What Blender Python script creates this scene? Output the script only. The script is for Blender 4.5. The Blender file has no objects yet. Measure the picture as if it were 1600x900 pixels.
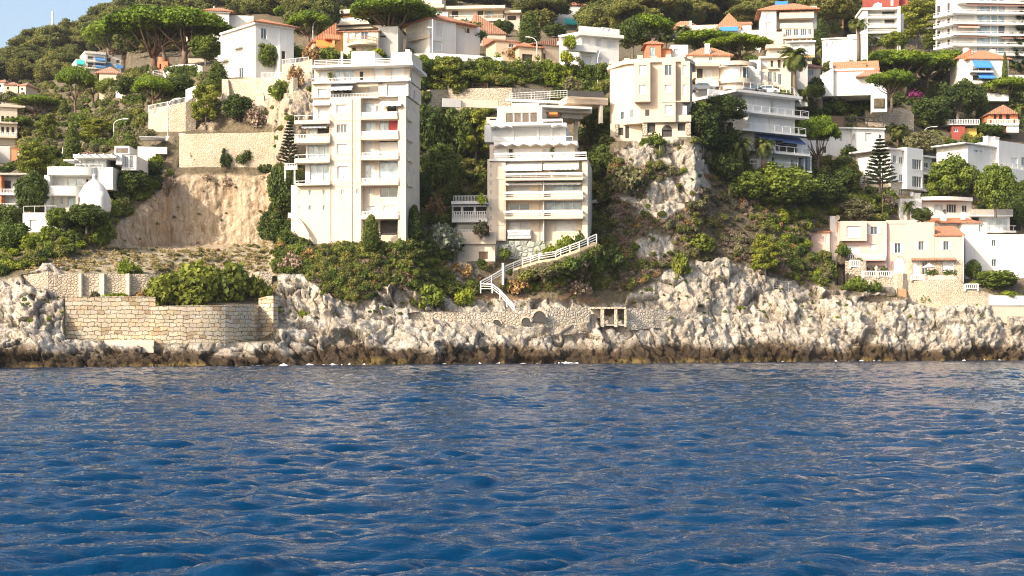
import bpy, math, random
import numpy as np
from math import radians as RAD, sin, cos, pi

F = 2222.0      # lens, in photograph pixels (50 mm on a 36 mm sensor, 1600 px wide)
CH = 2.8        # eye height over the water
HY = 537.0      # horizon row
rng = np.random.default_rng(7)
random.seed(7)
sc = bpy.context.scene
COL = sc.collection

# ---------------------------------------------------------------- names
def tag(o, label=None, cat=None, group=None, kind=None):
    if label: o['label'] = label
    if cat: o['category'] = cat
    if group: o['group'] = group
    if kind: o['kind'] = kind
    return o

def empty(name, loc, rz=0.0):
    o = bpy.data.objects.new(name, None)
    COL.objects.link(o)
    o.location = loc
    o.rotation_euler = (0, 0, rz)
    o.empty_display_size = 0.5
    return o

def link_mesh(name, me, mat, parent=None):
    o = bpy.data.objects.new(name, me)
    COL.objects.link(o)
    if mat is not None and not me.materials:
        me.materials.append(mat)
    if parent is not None:
        o.parent = parent
    return o

def np_mesh(name, V, Fq, smooth=False):
    """mesh from a vertex array and an array of quads or triangles"""
    me = bpy.data.meshes.new(name)
    V = np.asarray(V, dtype=np.float32)
    Fq = np.asarray(Fq, dtype=np.int32)
    n, k = Fq.shape
    me.vertices.add(len(V))
    me.vertices.foreach_set('co', V.ravel())
    me.loops.add(n*k)
    me.loops.foreach_set('vertex_index', Fq.ravel())
    me.polygons.add(n)
    me.polygons.foreach_set('loop_start', np.arange(0, n*k, k, dtype=np.int32))
    me.polygons.foreach_set('loop_total', np.full(n, k, dtype=np.int32))
    if smooth:
        me.polygons.foreach_set('use_smooth', np.ones(n, dtype=bool))
    me.update(calc_edges=True)
    return me

class MB:
    """collects boxes, bars and tubes, then links them as ONE mesh"""
    def __init__(s):
        s.v = []; s.f = []
    def add(s, vs, fs):
        n = len(s.v)
        s.v += [tuple(p) for p in vs]
        s.f += [tuple(i+n for i in f) for f in fs]
        return s
    def box(s, x0, x1, y0, y1, z0, z1):
        if x0 > x1: x0, x1 = x1, x0
        if y0 > y1: y0, y1 = y1, y0
        if z0 > z1: z0, z1 = z1, z0
        return s.add([(x0,y0,z0),(x1,y0,z0),(x1,y1,z0),(x0,y1,z0),(x0,y0,z1),(x1,y0,z1),(x1,y1,z1),(x0,y1,z1)],
                     [(3,2,1,0),(4,5,6,7),(0,1,5,4),(1,2,6,5),(2,3,7,6),(3,0,4,7)])
    def prism(s, pts, z0, z1):
        """vertical prism over a plan outline (counter-clockwise seen from above)"""
        n = len(pts)
        vs = [(x,y,z0) for x,y in pts] + [(x,y,z1) for x,y in pts]
        fs = [(i,(i+1)%n,(i+1)%n+n,i+n) for i in range(n)]
        fs += [tuple(range(n-1,-1,-1)), tuple(range(n,2*n))]
        return s.add(vs, fs)
    def hexa(s, b, t):
        """eight free corners: bottom loop of four, top loop of four"""
        return s.add(list(b)+list(t), [(3,2,1,0),(4,5,6,7),(0,1,5,4),(1,2,6,5),(2,3,7,6),(3,0,4,7)])
    def bar(s, a, b, w, h=None):
        """rectangular bar between two points"""
        h = h or w
        a = np.array(a, float); b = np.array(b, float)
        d = b-a; L = np.linalg.norm(d)
        if L < 1e-6: return s
        d /= L
        up = np.array((0,0,1.0)) if abs(d[2]) < 0.95 else np.array((1.0,0,0))
        x = np.cross(d, up); x /= np.linalg.norm(x)
        y = np.cross(x, d)
        x *= w/2; y *= h/2
        return s.hexa([a-x-y,a+x-y,a+x+y,a-x+y],[b-x-y,b+x-y,b+x+y,b-x+y])
    def tube(s, pts, rad, n=6):
        pts = [np.array(p, float) for p in pts]
        if not hasattr(rad, '__len__'): rad = [rad]*len(pts)
        rings = []
        for i, p in enumerate(pts):
            d = pts[min(i+1,len(pts)-1)]-pts[max(i-1,0)]
            d /= (np.linalg.norm(d)+1e-9)
            up = np.array((0,0,1.0)) if abs(d[2]) < 0.9 else np.array((0,1.0,0))
            x = np.cross(d, up); x /= np.linalg.norm(x); y = np.cross(x, d)
            rings.append([p+rad[i]*(cos(2*pi*k/n)*x+sin(2*pi*k/n)*y) for k in range(n)])
        vs = [q for r in rings for q in r]
        fs = []
        for i in range(len(pts)-1):
            for k in range(n):
                a = i*n+k; b = i*n+(k+1)%n
                fs.append((a,b,b+n,a+n))
        fs.append(tuple(range(n-1,-1,-1))); fs.append(tuple(range((len(pts)-1)*n, len(pts)*n)))
        return s.add(vs, fs)
    def lathe(s, prof, n=16, cx=0, cy=0, a0=0.0, a1=2*pi):
        """profile (r, z) turned round the vertical"""
        full = abs(a1-a0-2*pi) < 1e-6
        m = n if full else n+1
        vs = []
        for r, z in prof:
            for k in range(m):
                a = a0+(a1-a0)*k/n
                vs.append((cx+r*cos(a), cy+r*sin(a), z))
        fs = []
        for i in range(len(prof)-1):
            for k in range(n):
                a = i*m+k; b = i*m+(k+1)%m
                fs.append((a,b,b+m,a+m))
        return s.add(vs, fs)
    def build(s, name, mat, parent=None, smooth=False):
        me = bpy.data.meshes.new(name)
        me.from_pydata(s.v, [], s.f)
        if smooth:
            me.polygons.foreach_set('use_smooth', np.ones(len(me.polygons), dtype=bool))
        me.update()
        return link_mesh(name, me, mat, parent)

# ---------------------------------------------------------------- noise
def _h(ix, iy, iz, seed):
    n = (ix.astype(np.int64)*374761393 + iy.astype(np.int64)*668265263 + iz.astype(np.int64)*2147483647 + seed*974711) & 0xFFFFFFFF
    n = ((n ^ (n >> 13))*1274126177) & 0xFFFFFFFF
    n = ((n ^ (n >> 16))*2246822519) & 0xFFFFFFFF
    return ((n ^ (n >> 15)) & 0xFFFFFF)/float(0xFFFFFF)

def vnoise(x, y, z, seed=0):
    ix, iy, iz = np.floor(x), np.floor(y), np.floor(z)
    fx, fy, fz = x-ix, y-iy, z-iz
    ix, iy, iz = ix.astype(np.int64), iy.astype(np.int64), iz.astype(np.int64)
    fx, fy, fz = (t*t*t*(t*(t*6-15)+10) for t in (fx, fy, fz))
    r = 0
    for dx in (0,1):
        for dy in (0,1):
            for dz in (0,1):
                r = r + _h(ix+dx,iy+dy,iz+dz,seed)*(fx if dx else 1-fx)*(fy if dy else 1-fy)*(fz if dz else 1-fz)
    return r*2-1

def fbm(x, y, z, oct=4, seed=0):
    a, r, t = 1.0, 0, 0
    for o in range(oct):
        r = r + a*vnoise(x, y, z, seed+o*13); t += a
        a *= 0.5; x, y, z = x*2.03, y*2.03, z*2.03
    return r/t

def worley(x, y, z, seed=0):
    ix, iy, iz = np.floor(x).astype(np.int64), np.floor(y).astype(np.int64), np.floor(z).astype(np.int64)
    f1 = np.full(x.shape, 9.0); f2 = np.full(x.shape, 9.0); idv = np.zeros(x.shape); ex = np.zeros(x.shape); ez = np.zeros(x.shape)
    for dx in (-1,0,1):
        for dy in (-1,0,1):
            for dz in (-1,0,1):
                cx, cy, cz = ix+dx, iy+dy, iz+dz
                px = cx+_h(cx,cy,cz,seed+1); py = cy+_h(cx,cy,cz,seed+2); pz = cz+_h(cx,cy,cz,seed+3)
                d = np.sqrt((px-x)**2+(py-y)**2+(pz-z)**2)
                h = _h(cx,cy,cz,seed+4)
                near = d < f1
                f2 = np.where(near, f1, np.minimum(f2, d))
                idv = np.where(near, h, idv); ex = np.where(near, x-px, ex); ez = np.where(near, z-pz, ez)
                f1 = np.where(near, d, f1)
    return f1, f2, idv, ex, ez

# ---------------------------------------------------------------- materials
def new_mat(name):
    m = bpy.data.materials.new(name); m.use_nodes = True
    nt = m.node_tree; b = nt.nodes['Principled BSDF']
    return m, nt, b

def N(nt, kind, **kw):
    n = nt.nodes.new(kind)
    for k, v in kw.items(): setattr(n, k, v)
    return n

def noise(nt, scale, detail=4, rough=0.55, coord='Object', stretch=None):
    tc = N(nt, 'ShaderNodeTexCoord')
    n = N(nt, 'ShaderNodeTexNoise'); n.inputs['Scale'].default_value = scale
    n.inputs['Detail'].default_value = detail; n.inputs['Roughness'].default_value = rough
    src = tc.outputs[coord]
    if stretch:
        mp = N(nt, 'ShaderNodeMapping'); mp.inputs['Scale'].default_value = stretch
        nt.links.new(src, mp.inputs['Vector']); src = mp.outputs['Vector']
    nt.links.new(src, n.inputs['Vector'])
    return n

def ramp(nt, fac, stops, interp='LINEAR'):
    r = N(nt, 'ShaderNodeValToRGB'); r.color_ramp.interpolation = interp
    e = r.color_ramp.elements
    while len(e) < len(stops): e.new(0.5)
    for el, (p, c) in zip(e, stops):
        el.position = p; el.color = (*c, 1) if len(c) == 3 else c
    nt.links.new(fac, r.inputs['Fac'])
    return r

def mixc(nt, fac, a, b, mode='MIX'):
    m = N(nt, 'ShaderNodeMix', data_type='RGBA', blend_type=mode)
    for sock, val in ((m.inputs[0], fac), (m.inputs[6], a), (m.inputs[7], b)):
        if hasattr(val, 'is_linked') or hasattr(val, 'node'): nt.links.new(val, sock)
        elif isinstance(val, (int, float)): sock.default_value = val
        else: sock.default_value = (*val, 1)
    return m.outputs[2]

def bump(nt, b, height, strength=0.4, dist=0.1):
    n = N(nt, 'ShaderNodeBump'); n.inputs['Strength'].default_value = strength; n.inputs['Distance'].default_value = dist
    nt.links.new(height, n.inputs['Height']); nt.links.new(n.outputs['Normal'], b.inputs['Normal'])

def plain(name, col, rough=0.6, var=0.08, scale=2.0, metal=0.0, streak=0.0):
    """painted or rendered surface with faint mottling and, outdoors, rain streaks of its own"""
    m, nt, b = new_mat(name)
    n = noise(nt, scale, 5)
    lo = tuple(c*(1-var) for c in col); hi = tuple(min(1, c*(1+var*0.6)) for c in col)
    c = ramp(nt, n.outputs['Fac'], [(0.3, lo), (0.7, hi)]).outputs['Color']
    if streak:
        s = noise(nt, 1.0, 6, 0.7, stretch=(3.0, 3.0, 0.12))
        f = ramp(nt, s.outputs['Fac'], [(0.52, (0,0,0)), (0.78, (streak,)*3)]).outputs['Color']
        c = mixc(nt, f, c, (col[0]*0.5, col[1]*0.44, col[2]*0.36))
    nt.links.new(c, b.inputs['Base Color'])
    b.inputs['Roughness'].default_value = rough; b.inputs['Metallic'].default_value = metal
    return m

MAT = {}
MAT['cream'] = plain('cream_render', (0.68,0.58,0.455), 0.8, 0.07, 0.5, streak=0.55)
MAT['beige'] = plain('beige_render', (0.60,0.50,0.39), 0.85, 0.06, 0.6, streak=0.3)
MAT['sand'] = plain('sandy_render', (0.62,0.49,0.34), 0.85, 0.06, 0.6, streak=0.3)
MAT['white'] = plain('white_render', (0.74,0.72,0.675), 0.75, 0.06, 0.5, streak=0.4)
MAT['white2'] = MAT['white']
MAT['grey'] = plain('grey_render', (0.48,0.47,0.45), 0.8, 0.06, 0.8, streak=0.3)
MAT['pink'] = plain('pink_render', (0.72,0.50,0.42), 0.8, 0.05, 0.6, streak=0.25)
MAT['yellow'] = plain('yellow_render', (0.75,0.48,0.10), 0.8, 0.06, 0.6, streak=0.2)
MAT['ochre'] = plain('ochre_render', (0.72,0.46,0.20), 0.8, 0.06, 0.6, streak=0.2)
MAT['red'] = plain('red_render', (0.38,0.08,0.06), 0.8, 0.08, 0.6, streak=0.2)
MAT['orange'] = plain('orange_render', (0.66,0.23,0.11), 0.8, 0.07, 0.6, streak=0.2)
MAT['concrete'] = plain('concrete', (0.44,0.40,0.35), 0.9, 0.12, 1.2, streak=0.5)
MAT['dark'] = plain('recess_shade_paint', (0.06,0.055,0.05), 0.9, 0.2, 1.0)  # near-black colour stands in for the shade inside openings and recesses
MAT['metal_white'] = plain('white_painted_metal', (0.80,0.79,0.77), 0.45, 0.03, 3)
MAT['metal_dark'] = plain('dark_metal', (0.07,0.065,0.06), 0.5, 0.1, 3)
MAT['metal_grey'] = plain('galvanised_metal', (0.50,0.50,0.49), 0.45, 0.06, 3)
MAT['wood'] = plain('weathered_wood', (0.20,0.12,0.07), 0.8, 0.25, 3)
MAT['wood_light'] = plain('light_wood', (0.46,0.27,0.14), 0.8, 0.2, 3)
MAT['awning_white'] = plain('white_canvas', (0.80,0.77,0.72), 0.85, 0.04, 2)
MAT['awning_grey'] = plain('pale_blue_canvas', (0.62,0.66,0.72), 0.85, 0.05, 2)
MAT['awning_blue'] = plain('blue_canvas', (0.05,0.24,0.60), 0.8, 0.06, 2)
MAT['awning_navy'] = plain('navy_canvas', (0.035,0.07,0.20), 0.8, 0.06, 2)
MAT['awning_teal'] = plain('turquoise_canvas', (0.03,0.50,0.46), 0.8, 0.06, 2)
MAT['awning_orange'] = plain('orange_canvas', (0.78,0.24,0.05), 0.8, 0.06, 2)
MAT['awning_pink'] = plain('salmon_canvas', (0.80,0.46,0.36), 0.8, 0.06, 2)
MAT['curtain_red'] = plain('red_curtain', (0.58,0.10,0.12), 0.8, 0.2, 4)
MAT['terracotta'] = plain('terracotta', (0.52,0.22,0.11), 0.8, 0.15, 3)
MAT['foam'] = plain('sea_foam', (0.85,0.86,0.86), 0.8, 0.05, 2)

def glass(name, col, rough=0.06):
    m, nt, b = new_mat(name)
    n = noise(nt, 0.9, 2)
    c = ramp(nt, n.outputs['Fac'], [(0.35, tuple(x*0.6 for x in col)), (0.65, tuple(min(1, x*1.25) for x in col))])
    nt.links.new(c.outputs['Color'], b.inputs['Base Color'])
    b.inputs['Roughness'].default_value = rough
    b.inputs['Coat Weight'].default_value = 1.0; b.inputs['Coat Roughness'].default_value = 0.03
    bump(nt, b, noise(nt, 1.3, 1).outputs['Fac'], 0.05, 0.05)
    return m
MAT['glass'] = glass('window_glass', (0.07,0.10,0.12))
MAT['glass_blue'] = glass('curtained_glass', (0.36,0.48,0.55), 0.25)
MAT['glass_pale'] = glass('frosted_glass', (0.60,0.68,0.70), 0.3)
MAT['glass_brown'] = glass('brown_glass', (0.13,0.085,0.05), 0.1)

def shutter_mat(name, col, period):
    m, nt, b = new_mat(name)
    tc = N(nt, 'ShaderNodeTexCoord')
    w = N(nt, 'ShaderNodeTexWave', wave_type='BANDS', bands_direction='Z', wave_profile='SIN')
    w.inputs['Scale'].default_value = 0.314/period*1.0
    nt.links.new(tc.outputs['Object'], w.inputs['Vector'])
    n = noise(nt, 0.8, 3)
    c = ramp(nt, n.outputs['Fac'], [(0.3, tuple(x*0.93 for x in col)), (0.7, col)])
    nt.links.new(c.outputs['Color'], b.inputs['Base Color'])
    b.inputs['Roughness'].default_value = 0.55
    bump(nt, b, w.outputs['Fac'], 0.5, 0.02)
    return m
MAT['shutter'] = shutter_mat('white_roller_shutter', (0.82,0.81,0.79), 0.06)
MAT['shutter_grey'] = shutter_mat('grey_roller_shutter', (0.66,0.665,0.65), 0.06)

def roof_mat(name, base):
    m, nt, b = new_mat(name)
    tc = N(nt, 'ShaderNodeTexCoord')
    w = N(nt, 'ShaderNodeTexWave', wave_type='BANDS', bands_direction='X', wave_profile='SIN')
    w.inputs['Scale'].default_value = 0.7; w.inputs['Distortion'].default_value = 0.4
    nt.links.new(tc.outputs['Object'], w.inputs['Vector'])
    w2 = N(nt, 'ShaderNodeTexWave', wave_type='BANDS', bands_direction='Y', wave_profile='SAW')
    w2.inputs['Scale'].default_value = 0.45; w2.inputs['Distortion'].default_value = 0.6
    nt.links.new(tc.outputs['Object'], w2.inputs['Vector'])
    n = noise(nt, 2.2, 5, 0.7)
    c = ramp(nt, n.outputs['Fac'], [(0.25, tuple(x*0.55 for x in base)), (0.5, base), (0.8, tuple(min(1,x*1.35+0.02) for x in base))])
    c2 = mixc(nt, 0.25, c.outputs['Color'], w.outputs['Color'], 'MULTIPLY')
    nt.links.new(c2, b.inputs['Base Color'])
    b.inputs['Roughness'].default_value = 0.85
    ad = N(nt, 'ShaderNodeMath', operation='ADD'); nt.links.new(w.outputs['Fac'], ad.inputs[0]); nt.links.new(w2.outputs['Fac'], ad.inputs[1])
    bump(nt, b, ad.outputs[0], 0.6, 0.08)
    return m
MAT['tile'] = roof_mat('terracotta_tiles', (0.55,0.235,0.125))
MAT['tile_old'] = roof_mat('weathered_tiles', (0.46,0.24,0.15))

def masonry(name, size, cols, mortar, flat=1.6, rnd=1.0):
    """irregular stonework: voronoi cells, longer than tall, each stone its own tint"""
    m, nt, b = new_mat(name)
    tc = N(nt, 'ShaderNodeTexCoord'); mp = N(nt, 'ShaderNodeMapping')
    mp.inputs['Scale'].default_value = (1/size, 1/size, flat/size)
    nt.links.new(tc.outputs['Object'], mp.inputs['Vector'])
    v = N(nt, 'ShaderNodeTexVoronoi', feature='F1', distance='CHEBYCHEV'); v.inputs['Randomness'].default_value = rnd*0.85
    v2 = N(nt, 'ShaderNodeTexVoronoi', feature='DISTANCE_TO_EDGE'); v2.inputs['Randomness'].default_value = rnd*0.85
    for q in (v, v2):
        q.inputs['Scale'].default_value = 1.0; nt.links.new(mp.outputs['Vector'], q.inputs['Vector'])
    sep = N(nt, 'ShaderNodeSeparateColor'); nt.links.new(v.outputs['Color'], sep.inputs[0])
    k = len(cols)
    c = ramp(nt, sep.outputs[0], [((i+0.5)/k, cc) for i, cc in enumerate(cols)])
    n = noise(nt, 6/size*0.4, 6, 0.7)
    c1 = mixc(nt, 0.35, c.outputs['Color'], n.outputs['Color'], 'OVERLAY')
    e = ramp(nt, v2.outputs['Distance'], [(0.02, (1,1,1)), (0.10, (0,0,0))])
    big = ramp(nt, noise(nt, 0.25, 5, 0.65).outputs['Fac'], [(0.4, (1,1,1)), (0.75, (0.72,0.66,0.58))])
    c2 = mixc(nt, e.outputs['Color'], c1, mortar)
    c3 = mixc(nt, 0.8, c2, big.outputs['Color'], 'MULTIPLY')
    nt.links.new(c3, b.inputs['Base Color']); b.inputs['Roughness'].default_value = 0.95
    h = ramp(nt, v2.outputs['Distance'], [(0.0, (0,0,0)), (0.22, (1,1,1))])
    hm = mixc(nt, 0.35, h.outputs['Color'], n.outputs['Color'])
    bump(nt, b, hm, 0.9, size*0.35)
    return m
ST = [(0.60,0.46,0.28),(0.68,0.58,0.42),(0.52,0.44,0.33),(0.72,0.63,0.50),(0.64,0.50,0.33)]
def ashlar(name, bw, bh, cols, mortar):
    """coursed squared stone of uneven lengths"""
    m, nt, b = new_mat(name)
    tc = N(nt, 'ShaderNodeTexCoord'); sp = N(nt, 'ShaderNodeSeparateXYZ'); cb = N(nt, 'ShaderNodeCombineXYZ')
    nt.links.new(tc.outputs['Object'], sp.inputs[0])
    ma = N(nt, 'ShaderNodeMath', operation='MULTIPLY_ADD'); nt.links.new(sp.outputs['Y'], ma.inputs[0]); ma.inputs[1].default_value = 0.75; nt.links.new(sp.outputs['X'], ma.inputs[2])
    wob = noise(nt, 0.8, 3, 0.6); wob2 = noise(nt, 2.6, 3, 0.6)
    def add(a, n, k):
        q = N(nt, 'ShaderNodeMath', operation='MULTIPLY_ADD'); nt.links.new(n.outputs['Fac'], q.inputs[0]); q.inputs[1].default_value = k*1.35; nt.links.new(a, q.inputs[2]); return q.outputs[0]
    nt.links.new(add(ma.outputs[0], wob2, 0.45), cb.inputs['X']); nt.links.new(add(add(sp.outputs['Z'], wob, 0.55), wob2, 0.22), cb.inputs['Y'])
    br = N(nt, 'ShaderNodeTexBrick'); nt.links.new(cb.outputs[0], br.inputs['Vector'])
    br.inputs['Scale'].default_value = 1.0; br.inputs['Brick Width'].default_value = bw; br.inputs['Row Height'].default_value = bh; br.inputs['Mortar Size'].default_value = 0.035; br.inputs['Mortar Smooth'].default_value = 0.4
    br.inputs['Color1'].default_value = (0,0,0,1); br.inputs['Color2'].default_value = (1,1,1,1); br.inputs['Mortar'].default_value = (.5,.5,.5,1); br.squash = 1.4; br.squash_frequency = 3; br.offset_frequency = 2; br.offset = 0.42
    k = len(cols); c = ramp(nt, br.outputs['Color'], [((i+.5)/k, cc) for i, cc in enumerate(cols)])
    n = noise(nt, 3.0, 7, 0.7); c1 = mixc(nt, 0.45, c.outputs['Color'], n.outputs['Color'], 'OVERLAY')
    big = ramp(nt, noise(nt, 0.22, 5, 0.65).outputs['Fac'], [(0.4, (1,1,1)), (0.75, (0.72,0.68,0.62))])
    c2 = mixc(nt, br.outputs['Fac'], c1, mortar); c3 = mixc(nt, 0.8, c2, big.outputs['Color'], 'MULTIPLY')
    nt.links.new(c3, b.inputs['Base Color']); b.inputs['Roughness'].default_value = 0.95
    iv = N(nt, 'ShaderNodeMath', operation='SUBTRACT'); iv.inputs[0].default_value = 1.0; nt.links.new(br.outputs['Fac'], iv.inputs[1])
    bump(nt, b, mixc(nt, 0.45, iv.outputs[0], n.outputs['Color']), 0.9, 0.22)
    return m
MAT['seawall'] = ashlar('cut_stone_sea_wall', 0.95, 0.52, [(0.44,0.32,0.19),(0.66,0.55,0.38),(0.58,0.49,0.36),(0.72,0.62,0.47),(0.68,0.50,0.29),(0.62,0.54,0.42)], (0.15,0.11,0.07))
MAT['rubblewall'] = masonry('rubble_stone_wall', 0.42, [(0.52,0.44,0.34),(0.62,0.53,0.41),(0.46,0.40,0.32),(0.67,0.58,0.46)], (0.42,0.35,0.27), 1.2)
MAT['palewall'] = masonry('pale_stone_wall', 0.36, [(0.66,0.56,0.42),(0.73,0.63,0.49),(0.58,0.49,0.37)], (0.55,0.46,0.34), 1.3)
MAT['shorewall'] = masonry('weathered_shore_masonry', 0.5, [(0.60,0.52,0.41),(0.72,0.65,0.54),(0.50,0.42,0.32),(0.66,0.57,0.44)], (0.52,0.44,0.34), 1.2)
MAT['greenstone'] = masonry('green_grey_flagstone', 0.9, [(0.40,0.43,0.37),(0.46,0.48,0.42),(0.35,0.38,0.33)], (0.30,0.30,0.26), 1.0)
MAT['dressed'] = plain('dressed_stone', (0.68,0.60,0.48), 0.9, 0.12, 1.5, streak=0.3)

# ---------------------------------------------------------------- camera, sun, sky
cam_d = bpy.data.cameras.new('camera'); cam = bpy.data.objects.new('camera', cam_d); COL.objects.link(cam)
cam.location = (0, 0, CH); cam.rotation_euler = (pi/2, 0, 0)
cam_d.sensor_width = 36; cam_d.lens = 36*F/1600
cam_d.shift_y = (HY-450)/1600
cam_d.clip_start = 0.3; cam_d.clip_end = 8000
sc.camera = cam
SUN_AZ, SUN_EL = RAD(48), RAD(31)     # azimuth to the left of straight behind the camera
to_sun = np.array((-sin(SUN_AZ)*cos(SUN_EL), -cos(SUN_AZ)*cos(SUN_EL), sin(SUN_EL)))
sd = bpy.data.lights.new('sun', 'SUN'); so = bpy.data.objects.new('sun', sd); COL.objects.link(so)
sd.energy = 2.9; sd.angle = RAD(0.53); sd.color = (1.0, 0.90, 0.755)
from mathutils import Vector
so.rotation_euler = Vector(to_sun).to_track_quat('Z', 'Y').to_euler()
so.location = (-150, -60, 120)
w = bpy.data.worlds.new('World'); sc.world = w; w.use_nodes = True
nt = w.node_tree; bg = nt.nodes['Background']
sky = N(nt, 'ShaderNodeTexSky', sky_type='NISHITA'); sky.sun_disc = False
sky.sun_elevation = SUN_EL
sky.sun_rotation = math.atan2(to_sun[0], to_sun[1])
sky.air_density = 1.0; sky.dust_density = 4.0; sky.ozone_density = 0.2
nt.links.new(sky.outputs['Color'], bg.inputs['Color']); bg.inputs['Strength'].default_value = 0.15
vs_ = sc.view_settings
sc.display_settings.display_device = 'sRGB'
vs_.view_transform = 'Standard'; vs_.look = 'None'; vs_.gamma = 1.0; vs_.use_curve_mapping = False
vs_.exposure = 0.9
sc.cycles.max_bounces = 5; sc.cycles.diffuse_bounces = 3; sc.cycles.glossy_bounces = 3
sc.cycles.transmission_bounces = 3; sc.cycles.transparent_max_bounces = 6
sc.cycles.caustics_reflective = False; sc.cycles.caustics_refractive = False
sc.cycles.sample_clamp_indirect = 3
sc.cycles.use_denoising = True; sc.cycles.denoising_prefilter = "NONE"
sc.cycles.filter_width = 1.1
# ---------------------------------------------------------------- the land
def at(px, py, Y):
    return ((px-800)/F*Y, Y, CH+(HY-py)/F*Y)
SHORE = [(-500,150),(0,164),(200,172),(400,180),(600,191),(800,200),(1000,207),(1200,220),(1400,230),(1600,240),(2100,262)]
def shore(px):
    return np.interp(px, [a for a,_ in SHORE], [b for _,b in SHORE])
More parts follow.
